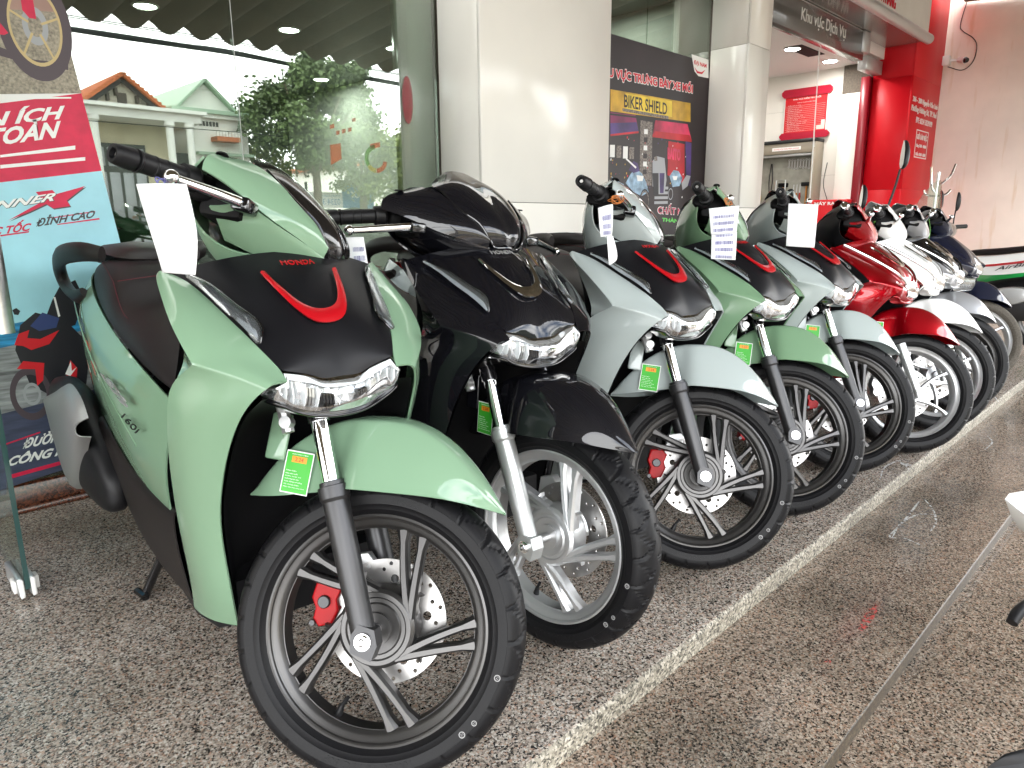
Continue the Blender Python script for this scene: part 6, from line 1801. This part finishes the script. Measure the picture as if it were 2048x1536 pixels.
# ------------------------------------------------------------------ white and red motorbike parked across by the side wall
def side_bike():
    t = thing('motorbike', (7.0, 1.45, 0), R_(90), 'white motorbike with a red stripe parked beyond the row near the pink wall', 'motorbike')
    L = lambda n, me, m, par=t: link(n, me, M[m], par)
    rings = []
    for x, zb, zt, w in ((.12, .755, .775, .05), (.04, .745, .806, .09), (-.15, .755, .815, .12), (-.40, .80, .852, .14), (-.62, .845, .890, .145), (-.85, .875, .915, .13), (-1.08, .905, .935, .10), (-1.16, .915, .930, .06)):
        rings.append([(x, -w, zb), (x, -w*.9, zt-.01), (x, -w*.5, zt), (x, w*.5, zt), (x, w*.9, zt-.01), (x, w, zb)])
    L('seat', loft(rings, 1, True, 50), 'seat_vinyl')
    up = [(.16, .70), (.05, .742), (-.15, .752), (-.40, .798), (-.65, .846), (-.9, .880), (-1.2, .915)]
    lo = [(.13, .635), (.05, .605), (-.15, .600), (-.40, .640), (-.65, .70), (-.9, .76), (-1.2, .845)]
    for sgn in (-1, 1):
        rows = [[(a[0], sgn*.12, a[1]), (a[0]*.5+b[0]*.5, sgn*.165, (a[1]+b[1])/2), (b[0], sgn*.14, b[1])] for a, b in zip(up, lo)]
        bp_ = L('body_panel', fix(sheet(rows, 2, .003, False, False, 40)), 'paint_white')
        st_ = [[(x, sgn*(.1645-.02*(x < -.8)), z+.011), (x, sgn*(.1665-.02*(x < -.8)), z-.007)] for x, z in ((.05, .664), (-.15, .682), (-.40, .726), (-.65, .782), (-.85, .83))]
        L('red_stripe', fix(sheet(st_, 1, .004, False, False, 40)), 'red_trim', bp_)
    L('lettering', fit(text('AirBlade', 1, .001, shear=.3, bold=.02), (-.16, .1695, .642), (-.48, .1695, .712), (-.165, .1695, .672)), 'print_grey', bp_)
    L('tail_light', box(-1.30, -1.20, -.06, .06, .83, .90, .015), 'red_caliper')
    L('under_tray', loft([[(x, -w, z0), (x, w, z0), (x, w, z1), (x, -w, z1)] for x, w, z0, z1 in ((-1.0, .06, .62, .75), (-.7, .10, .48, .66), (-.2, .12, .30, .60), (.3, .13, .20, .42), (.5, .10, .25, .8))], 1, True, 50), 'plastic_deep')
    for x in (-.55, .72):
        w = link('rear_wheel' if x < 0 else 'front_wheel', PM['alloy'], M['rim_dark'], t, Matrix.Translation((x, 0, .283))); link('tyre', PM['tyre'], M['rubber'], w)
    # belt case and its bright cover on the left side
    en = L('engine_case', loft([[(x, .07+.07*k, z0) for k, z0 in ((0, za), (1, za+.01), (1, zb-.01), (0, zb))] for x, za, zb in ((.10, .25, .42), (-.10, .23, .47), (-.35, .24, .50), (-.60, .22, .46), (-.72, .25, .36))], 1, True, 50), 'fork_dark')
    L('case_cover', loft([[(-.26+.19*c*math.cos(2*math.pi*k/18), y, .44+.075*c*math.sin(2*math.pi*k/18)-.03*c*math.cos(2*math.pi*k/18)) for k in range(18)] for c, y in ((1.0, .12), (1.0, .15), (.9, .165), (.55, .17))], 0, True, 40), 'alu', en)
    for x, z in ((.12, .52), (.02, .44), (-.02, .56), (.16, .40), (.07, .60)):
        L('frame_bolt', lathe([(0, .004), (.012, .003), (.014, 0)], 12, 'y').copy(), 'steel', en).location = (x, .125, z)
    L('kick_lever', tube([(-.05, .15, .40), (.02, .17, .36), (.06, .19, .33)], .010, 10, 3), 'steel')
    L('rear_fender', sheet([[(-.82, -.07, .50), (-.82, 0, .53)], [(-.98, -.07, .42), (-.98, 0, .45)], [(-1.06, -.06, .32), (-1.06, 0, .34)]], 1, .004, True, False, 50), 'plastic_deep')
    L('shock', tube([(-.58, .12, .34), (-.70, .12, .68)], .02, 12), 'steel')
    # bars and front end behind the row
    L('leg_shield', sheet([[(.36, -.20, .80), (.46, 0, .85)], [(.50, -.19, .60), (.62, 0, .66)], [(.42, -.14, .34), (.52, 0, .36)]], 2, .004, True, False, 50), 'paint_white')
    hb = L('handlebar_cover', loft([[(.30+.11*c*math.cos(2*math.pi*k/16), y, .955+.085*c*math.sin(2*math.pi*k/16)) for k in range(16)] for y, c in ((-.20, .35), (-.16, .85), (-.06, 1.0), (.06, 1.0), (.16, .85), (.20, .35))], 1, True, 60), 'gloss_black')
    for sg in (-1, 1):
        L('indicator', loft([[(.36, sg*(.13+.03*k), .905+.02*j) for k, j in ((-1, -1), (1, -1), (1, 1), (-1, 1))], [(.40, sg*(.13+.015*k), .90+.012*j) if False else (.40, sg*.13+.02*k, .90+.012*j) for k, j in ((-1, -1), (1, -1), (1, 1), (-1, 1))]], 0, True, 40), 'strip_white', hb)
        L('grip', tube([(.26, sg*.20, .985), (.20, sg*.37, .99)], .018, 12), 'plastic', hb)
        L('brake_lever', tube([(.32, sg*.22, .97), (.30, sg*.30, .965), (.27, sg*.37, .96)], .006, 8, 3), 'chrome', hb)
        st2 = L('mirror', joinm([loft([[(.27+d, sg*.27-sg*x*k, 1.20+z*k*1.1) for x, z in ol] for d, k in ((0.0, .97), (-.004, 1.0), (-.014, .97), (-.026, .72), (-.031, .3))], 1, True, 50), tube([(.26, sg*.20, 1.0), (.265, sg*.23, 1.08), (.265, sg*.26, 1.15)], .006, 8, 3)], 40), 'plastic')
    return t
side_bike()
pm('bag_green', (.01, .30, .06), .35)
def bag(loc, s, label, seed):
    rnd = random.Random(seed)
    bm = bmesh.new(); bmesh.ops.create_icosphere(bm, subdivisions=3, radius=1)
    for v in bm.verts:
        k = 1+.14*math.sin(5*v.co.x+seed)+.12*math.sin(7*v.co.y+2*v.co.z)+rnd.uniform(-.04, .04)
        v.co = Vector((v.co.x*s[0]*k, v.co.y*s[1]*k, max(-.92, v.co.z)*s[2]*k))
    me = bpy.data.meshes.new('m'); bm.to_mesh(me); bm.free()
    me.polygons.foreach_set('use_smooth', [True]*len(me.polygons))
    o = link('plastic_sack', me, M['bag_green']); o.location = loc
    return tag(o, label, 'sack')
bag((7.9, 1.35, .50), (.22, .45, .16), 'bulging green plastic sack behind the white motorbike', 1)
bag((7.25, 1.62, .13), (.10, .13, .11), 'small green plastic sack under the white motorbike tail', 5)

# coat-hook shaped phone holders and mirror on the far bike's bar
hk = thing('bar_hook', [(6.8739, 1.7895, 1.1354)][0], 0, 'chrome branching hook rack standing behind the navy scooter bar', 'rack')
hk.scale = (1.3,)*3
link('post', tube([(0, 0, -.05), (.01, 0, .12), (.02, 0, .23)], .010, 10), M['chrome'], hk)
for p in ([(.01, 0, .09), (-.03, .02, .14), (-.045, .03, .26)], [(.01, 0, .14), (.07, -.05, .20), (.10, -.07, .28)], [(.0, 0, .08), (-.06, .04, .09), (-.075, .05, .12)], [(.01, 0, .08), (.06, -.04, .09), (.09, -.06, .12)]):
    link('branch', tube(p, .0065, 8, 4), M['chrome'], hk)

# ------------------------------------------------------------------ motorbike at the right edge, mostly outside the picture
fb = thing('motorbike', (2.0, .12, ZG), 0, 'white motorbike whose pointed nose just enters at the right edge', 'motorbike')
def fpart(n, me, m, par=fb):
    o = link(n, me, M[m], par); o.location = -fb.location if par is fb else Vector((0, 0, 0)); return o
nz = [(1.5983, 0.2321, 0.5012), (1.6272, 0.2327, 0.5031), (1.6856, 0.2156, 0.4975), (1.5893, 0.2091, 0.4918), (1.5848, 0.1973, 0.4864), (1.6277, 0.2198, 0.4645), (1.6463, 0.2062, 0.4350), (1.6428, 0.1934, 0.4295)]
nose_rings = []
a0 = Vector(nz[0])
def away(p, d): return Vector(p)+Vector((d, -d*.55, 0))
ringA = [Vector(nz[0]), Vector(nz[1]), Vector(nz[3]), Vector(nz[5])]
vs = [Vector(q) for q in nz]+[away(nz[2], .35)+Vector((0, 0, .05)), away(nz[4], .35), away(nz[7], .3)+Vector((0, 0, -.05)), away(nz[2], .6)+Vector((0, -.1, .12)), away(nz[4], .6)+Vector((0, -.25, .04)), away(nz[7], .6)+Vector((0, -.2, -.2))]
fs = [(0, 3, 1), (1, 3, 4, 2), (0, 5, 3), (3, 5, 6, 4), (4, 6, 7), (2, 4, 9, 8), (4, 7, 10, 9), (8, 9, 12, 11), (9, 10, 13, 12)]
nme = raw_mesh(vs, fs, True, 20)
bm = bmesh.new(); bm.from_mesh(nme); bmesh.ops.recalc_face_normals(bm, faces=bm.faces); bm.to_mesh(nme); bm.free()
nme = bake(nme, [('SOLIDIFY', dict(thickness=.004)), ('BEVEL', dict(width=.003, segments=2, limit_method='ANGLE'))], 30)
fpart('nose_fairing', nme, 'paint_white')
lv = [(1.5013, 0.1788, 0.3003), (1.5235, 0.1749, 0.3130), (1.5655, 0.1641, 0.3207), (1.6638, 0.1402, 0.3287)]
fpart('brake_pedal', tube(lv, [.010, .011, .010, .009], 12, 5), 'plastic')
fbp = [(1.2931, 0.1665, 0.1186), (1.3055, 0.1582, 0.1318), (1.3286, 0.1390, 0.1449), (1.3816, 0.1157, 0.1485), (1.3267, 0.1028, 0.1167), (1.2677, 0.1601, 0.1092)]
cen = sum((Vector(q) for q in fbp), Vector())/6
dn = Vector((.0, .0, -.05))
vs = [Vector(q) for q in fbp]+[Vector(q)+Vector((.10, -.12, -.03)) for q in fbp]
fs = [tuple(range(6)), tuple(range(6, 12))[::-1]]+[(i, (i+1) % 6, 6+(i+1) % 6, 6+i) for i in range(6)]
me = fix(raw_mesh(vs, fs, True, 30)); me = bake(me, [('BEVEL', dict(width=.012, segments=3))], 40)
fpart('foot_board', me, 'plastic')
w = link('front_wheel', PM['alloy'], M['rim_dark'], fb); w.location = Vector((2.35, -.30, ZG+.283))-fb.location; w.rotation_euler = (0, 0, R_(-20)); link('tyre', PM['tyre'], M['rubber'], w)
fpart('under_frame', tube([(2.35, -.30, ZG+.30), (2.1, -.25, .45), (1.75, -.08, .30), (1.45, .02, .15)], .03, 10, 4), 'plastic_deep')

# ------------------------------------------------------------------ across the street (seen mirrored in the shop glass)
pm('hs_cream', (.62, .55, .38), .8, nz=(3, .12)); pm('hs_white', (.80, .80, .74), .7, nz=(3, .08)); pm('hs_green', (.34, .46, .34), .6); pm('hs_tile', (.48, .14, .05), .7, nz=(30, .4)); pm('hs_dark', (.035, .032, .03), .6); pm('hs_wood', (.06, .045, .035), .6); pm('hs_board', (.50, .46, .38), .7, nz=(4, .15)); pm('hs_glass', (.10, .12, .13), .1)
YH = -14.0
def house_part(root, n, me, m, par=None):
    o = link(n, me, M[m], par or root)
    o.location = -root.location if par is None else Vector((0, 0, 0))
    return o
def gable(x0, x1, xa, ze, za, y0, y1):
    vs = [(x0, y0, ze), (x1, y0, ze), (xa, y0, za), (x0, y1, ze), (x1, y1, ze), (xa, y1, za)]
    return raw_mesh(vs, [(0, 1, 2), (5, 4, 3), (0, 3, 4, 1), (1, 4, 5, 2), (2, 5, 3, 0)], False)
def slope(p0, p1, y0, y1, th):
    a, b = Vector((p0[0], 0, p0[1])), Vector((p1[0], 0, p1[1]))
    n = (b-a).cross(Vector((0, 1, 0))).normalized()
    if n.z < 0: n = -n
    vs = []
    for y in (y0, y1):
        for p in (a, b):
            vs.append(p+Vector((0, y, 0))); vs.append(p+n*th+Vector((0, y, 0)))
    return fix(raw_mesh(vs, [(0, 2, 3, 1), (4, 5, 7, 6), (0, 1, 5, 4), (2, 6, 7, 3), (1, 3, 7, 5), (0, 4, 6, 2)], False))
h1 = thing('house', (6.6, YH, 0), 0, 'cream single storey house with an orange tiled gable across the street', 'house')
hp = lambda n, me, m, par=None: house_part(h1, n, me, m, par)
hp('wall', box(4.6, 7.75, YH-7, YH-.02, -.3, 3.75), 'hs_cream')
g = hp('gable_wall', gable(5.75, 7.42, 6.60, 3.93, 4.60, YH-3, YH-.05), 'hs_board')
for i in range(7):
    z = 3.96+.085*i; hw = .80*(1-(z-3.93)/.70)
    if hw > .05: hp('cladding_board', box(6.6-hw, 6.6+hw, YH-.05, YH-.03, z, z+.075), 'hs_board', g).location = Vector()
hp('gable_window', box(6.49, 6.71, YH-.03, YH+.0, 4.06, 4.32), 'hs_wood')
for x, zt in ((5.98, 4.02), (6.25, 4.22), (6.45, 4.36), (6.93, 4.22), (7.2, 4.05)):
    hp('roof_bracket', box(x-.03, x+.03, YH-.03, YH+.12, zt-.12, zt+.06), 'hs_wood')
for p0, p1 in (((5.42, 3.80), (6.62, 4.70)), ((7.72, 3.80), (6.58, 4.70))):
    r = hp('roof', slope(p0, p1, YH-5, YH+.28, .07), 'hs_tile')
    for k in range(12):
        t = (k+.5)/12
        hp('tile_row', box(p0[0]+(p1[0]-p0[0])*t-.045, p0[0]+(p1[0]-p0[0])*t+.045, YH-5, YH+.30, p0[1]+(p1[1]-p0[1])*t+.055, p0[1]+(p1[1]-p0[1])*t+.10, .01, 1), 'hs_tile', r).location = Vector()
    hp('barge_board', slope((p0[0], p0[1]-.14), (p1[0], p1[1]-.14), YH+.10, YH+.14, .13), 'hs_dark')
hp('porch_beam', box(4.6, 8.1, YH, YH+1.0, 3.62, 3.82), 'hs_white'); hp('porch_roof', box(4.5, 8.2, YH-.1, YH+1.15, 3.82, 3.90), 'hs_white')
for x in (5.62, 7.33, 7.82):
    c_ = hp('porch_column', lathe([(.09, -.3), (.09, 3.5), (.13, 3.52), (.13, 3.62)], 16, 'z'), 'hs_white'); c_.data.transform(Matrix.Translation((x, YH+.9, 0)))
d_ = hp('folding_door', box(5.72, 7.0, YH-.02, YH+.03, -.1, 3.1), 'hs_dark')
for k in range(4):
    for z0, z1 in ((.1, 1.1), (1.2, 2.4), (2.55, 3.0)):
        hp('door_panel', box(5.78+.31*k, 6.02+.31*k, YH+.03, YH+.045, z0, z1, .01, 1), 'bn_grey', d_).location = Vector()
hp('wall_lamp', box(7.10, 7.16, YH-.02, YH+.10, 2.55, 2.72, .01), 'hs_wood')
hp('side_door', box(7.9, 8.3, YH-.4, YH-.3, -.1, 3.0), 'hs_dark')
h2 = thing('house', (8.9, YH, 0), 0, 'pale green trimmed house with a plain gable beside the cream one', 'house')
hp2 = lambda n, me, m, par=None: house_part(h2, n, me, m, par)
hp2('wall', box(8.25, 9.75, YH-7, YH+.1, -.3, 4.05), 'hs_white')
hp2('gable_wall', gable(7.95, 9.45, 8.66, 4.10, 4.80, YH-3, YH), 'hs_white')
for p0, p1 in (((7.80, 4.02), (8.68, 4.86)), ((9.52, 4.02), (8.64, 4.86))):
    hp2('roof', slope(p0, p1, YH-4, YH+.2, .06), 'hs_green')
hp2('cornice', box(7.65, 9.95, YH-.1, YH+.35, 4.0, 4.10), 'hs_green'); hp2('cornice', box(7.75, 9.9, YH-.1, YH+.25, 3.9, 4.0), 'hs_white')
for k in range(6): hp2('vent_block', box(8.42+.09*k, 8.48+.09*k, YH+.10, YH+.12, 3.70, 3.82), 'hs_dark')
hp2('balcony_rail', box(8.7, 9.35, YH+.1, YH+.5, 3.30, 3.42), 'hs_tile')
for k in range(8): hp2('baluster', box(8.72+.085*k, 8.76+.085*k, YH+.4, YH+.46, 3.42, 3.56), 'hs_white')
for x0, x1 in ((8.45, 8.95), (9.1, 9.6)):
    w_ = hp2('window', box(x0, x1, YH+.1, YH+.13, 1.2, 2.7), 'hs_white'); hp2('pane', box(x0+.05, x1-.05, YH+.13, YH+.14, 1.25, 2.65), 'hs_glass', w_).location = Vector()
hp2('ledge', box(8.25, 9.8, YH+.1, YH+.3, 2.95, 3.02), 'hs_green')
h3 = thing('house', (17.5, YH-1, 0), 0, 'low white roadside house far along the street', 'house')
o = link('wall', box(15.6, 22, YH-8, YH-1, -.3, 3.2), M['hs_white'], h3); o.location = -h3.location
o = link('roof', box(15.4, 22.2, YH-8.2, YH-.7, 3.2, 3.35), M['hs_tile'], h3); o.location = -h3.location
h4 = thing('house', (-1, YH-1, 0), 0, 'plain cream house across the street behind the camera', 'house')
o = link('wall', box(-6, 4.4, YH-8, YH-1, -.3, 3.6), M['hs_cream'], h4); o.location = -h4.location
o = link('roof', box(-6.2, 4.5, YH-8.2, YH-.6, 3.6, 3.75), M['hs_tile'], h4); o.location = -h4.location

M['leaf'] = add_noise(mat('leaf', (.11, .165, .05), rough=.5), 1.1, .5)
M['leaf2'] = add_noise(mat('leaf_light', (.20, .25, .055), rough=.5), 1.1, .4)
M['bark'] = add_noise(mat('bark', (.16, .12, .085), rough=.9), 9, .3, .4)
def tree(loc, h, crown, n, label, m, seed):
    rnd = random.Random(seed)
    t = thing('tree', loc, 0, label, 'tree', None)
    limbs = [tube([(0, 0, -.3), (.04, .02, h*.35), (.0, .05, h*.5)], [.16, .12, .10], 10, 4)]
    for k in range(7):
        a = 2*math.pi*k/7+rnd.uniform(-.3, .3); r = crown[0]*rnd.uniform(.45, .75)
        limbs.append(tube([(0, .05, h*.42), (math.cos(a)*r*.45, math.sin(a)*r*.45, h*.6), (math.cos(a)*r, math.sin(a)*r, h*rnd.uniform(.72, .92))], [.075, .05, .02], 8, 4))
    link('trunk', joinm(limbs, 40), M['bark'], t)
    vs, fs = [], []
    clumps = []
    for k in range(46):
        a = rnd.uniform(0, 2*math.pi); u = rnd.uniform(-1, 1); rr_ = rnd.uniform(.55, 1.0)
        s = math.sqrt(1-u*u)
        clumps.append((Vector((math.cos(a)*s*crown[0]*rr_, math.sin(a)*s*crown[1]*rr_, h*.70+u*crown[2]*rr_)), rnd.uniform(.30, .62)))
    for k in range(n):
        c, cr_ = rnd.choice(clumps)
        d = Vector((rnd.gauss(0, 1), rnd.gauss(0, 1), rnd.gauss(0, .8)))
        p = c+d*cr_*.42
        L = rnd.uniform(.11, .19); W_ = L*.28
        ax = Vector((rnd.uniform(-1, 1), rnd.uniform(-1, 1), rnd.uniform(-1.2, .2))).normalized()
        sd_ = ax.cross(Vector((rnd.uniform(-1, 1), rnd.uniform(-1, 1), rnd.uniform(-.2, 1)))).normalized()
        i = len(vs)
        vs += [p, p+ax*L*.5+sd_*W_, p+ax*L, p+ax*L*.5-sd_*W_]
        fs.append((i, i+1, i+2, i+3))
    o = link('crown', raw_mesh(vs, fs, False), M[m], t)
    return t
tree((11.5, YH+.6, 0), 5.9, (2.05, 1.9, 2.0), 24000, 'tall leafy street tree reflected in the big window', 'leaf', 3)
tree((13.3, YH+.3, 0), 4.7, (1.15, 1.1, 1.25), 7000, 'yellow green street tree beside the taller one', 'leaf2', 9)
tree((14.9, YH+.9, 0), 4.0, (.85, .8, 1.25), 3600, 'thin young tree at the far end of the reflected street', 'leaf2', 12)
tree((10.6, YH-1.5, 0), 3.7, (1.2, 1.0, 1.0), 5000, 'low bushy tree behind the tall street tree', 'leaf2', 15)

sgn = thing('roadside_sign', (13.6, YH-.6, 2.0), 0, 'blue and white roadside advertising board under the trees', 'sign')
def sp2(n, me, m, par=sgn): o = link(n, me, M[m], par); o.location = -sgn.location if par is sgn else Vector(); return o
pm('sign_blue', (.02, .20, .45), .4)
# the board's printed side faces the shop (+Y)
sp2('blue_panel', box(13.15, 14.35, YH-.62, YH-.58, 1.62, 2.36), 'sign_blue'); sp2('white_panel', box(11.75, 13.145, YH-.62, YH-.58, 1.62, 2.10), 'print_white')
def back_text(s, x_left, x_right, z0, z1, m, **k):
    me = fit(text(s, 1, .002, **k), (x_left, YH-.578, z0), (x_right, YH-.578, z0), (x_left, YH-.578, z1)); sp2('lettering', me, m)
back_text('Kixx', 14.22, 13.45, 1.95, 2.25, 'print_white', bold=.02, shear=.2)
back_text('0234 381 47', 13.05, 11.85, 1.72, 1.90, 'sign_blue'); back_text('Nhớt cao cấp', 13.05, 12.2, 1.95, 2.05, 'sign_blue')
for x in (11.9, 14.2): sp2('post', box(x-.03, x+.03, YH-.70, YH-.63, -.3, 2.4), 'dark_metal')
fw = link('street_wall', box(9.9, 15.5, YH-.9, YH-.75, -.3, 1.45), M['hs_white']); tag(fw, 'low white roadside wall with a red cap under the trees', 'wall')
o = link('wall_cap', box(9.9, 15.5, YH-.94, YH-.72, 1.451, 1.52), M['red_panel']); o.parent = fw

def cables():
    def run(z, y, r, sag, label, n=1, amp=0.0):
        ms = []
        for q in range(n):
            pts = []
            for k in range(25):
                x = -8+k*1.4
                s = ((k % 12)/12-.5)*2
                pts.append((x, y+.03*math.sin(q*2.1+k*.7)*amp, z-sag*(1-s*s)+.035*math.sin(q*1.7+k*.9)*amp))
            ms.append(tube(pts, r, 6, 3))
        o = link('power_line', joinm(ms, 60) if n > 1 else ms[0], M['plastic']); tag(o, label, 'cable')
    run(5.42, YH+1.2, .030, .12, 'thick bundle of black street cables sagging across the reflected sky', 5, 1.0)
    run(5.95, YH+1.0, .012, .10, 'highest thin power line above the cable bundle')
    run(5.72, YH+1.1, .012, .10, 'thin power line just above the cable bundle')
    run(5.60, YH+1.4, .010, .08, 'thin power line nearest the cable bundle')
    run(3.42, YH+1.6, .010, .05, 'low thin wire passing in front of the cream house')
    for x in (-5.2, 20.0):
        p = link('utility_pole', tube([(x, YH+1.15, -.4), (x, YH+1.15, 7.2)], [.15, .10], 12), M['concrete'])
        tag(p, 'grey concrete utility pole at the %s end of the power lines' % ('near' if x < 0 else 'far'), 'pole')
cables()

# scooters standing inside the showroom, dim behind the glass
for k, (x, rz) in enumerate(((1.35, -70), (2.0, -80))):
    pz = small_scooter(('paint_moss', 'paint_black')[k], 'gloss_black', 'rim_dark', 'alloy', 'fork_dark', (x+.1, 3.75+.1*k, .02), rz, 20, ('green scooter parked inside the showroom behind the glass', 'black scooter parked inside the showroom behind the glass')[k], None, sticker=False)
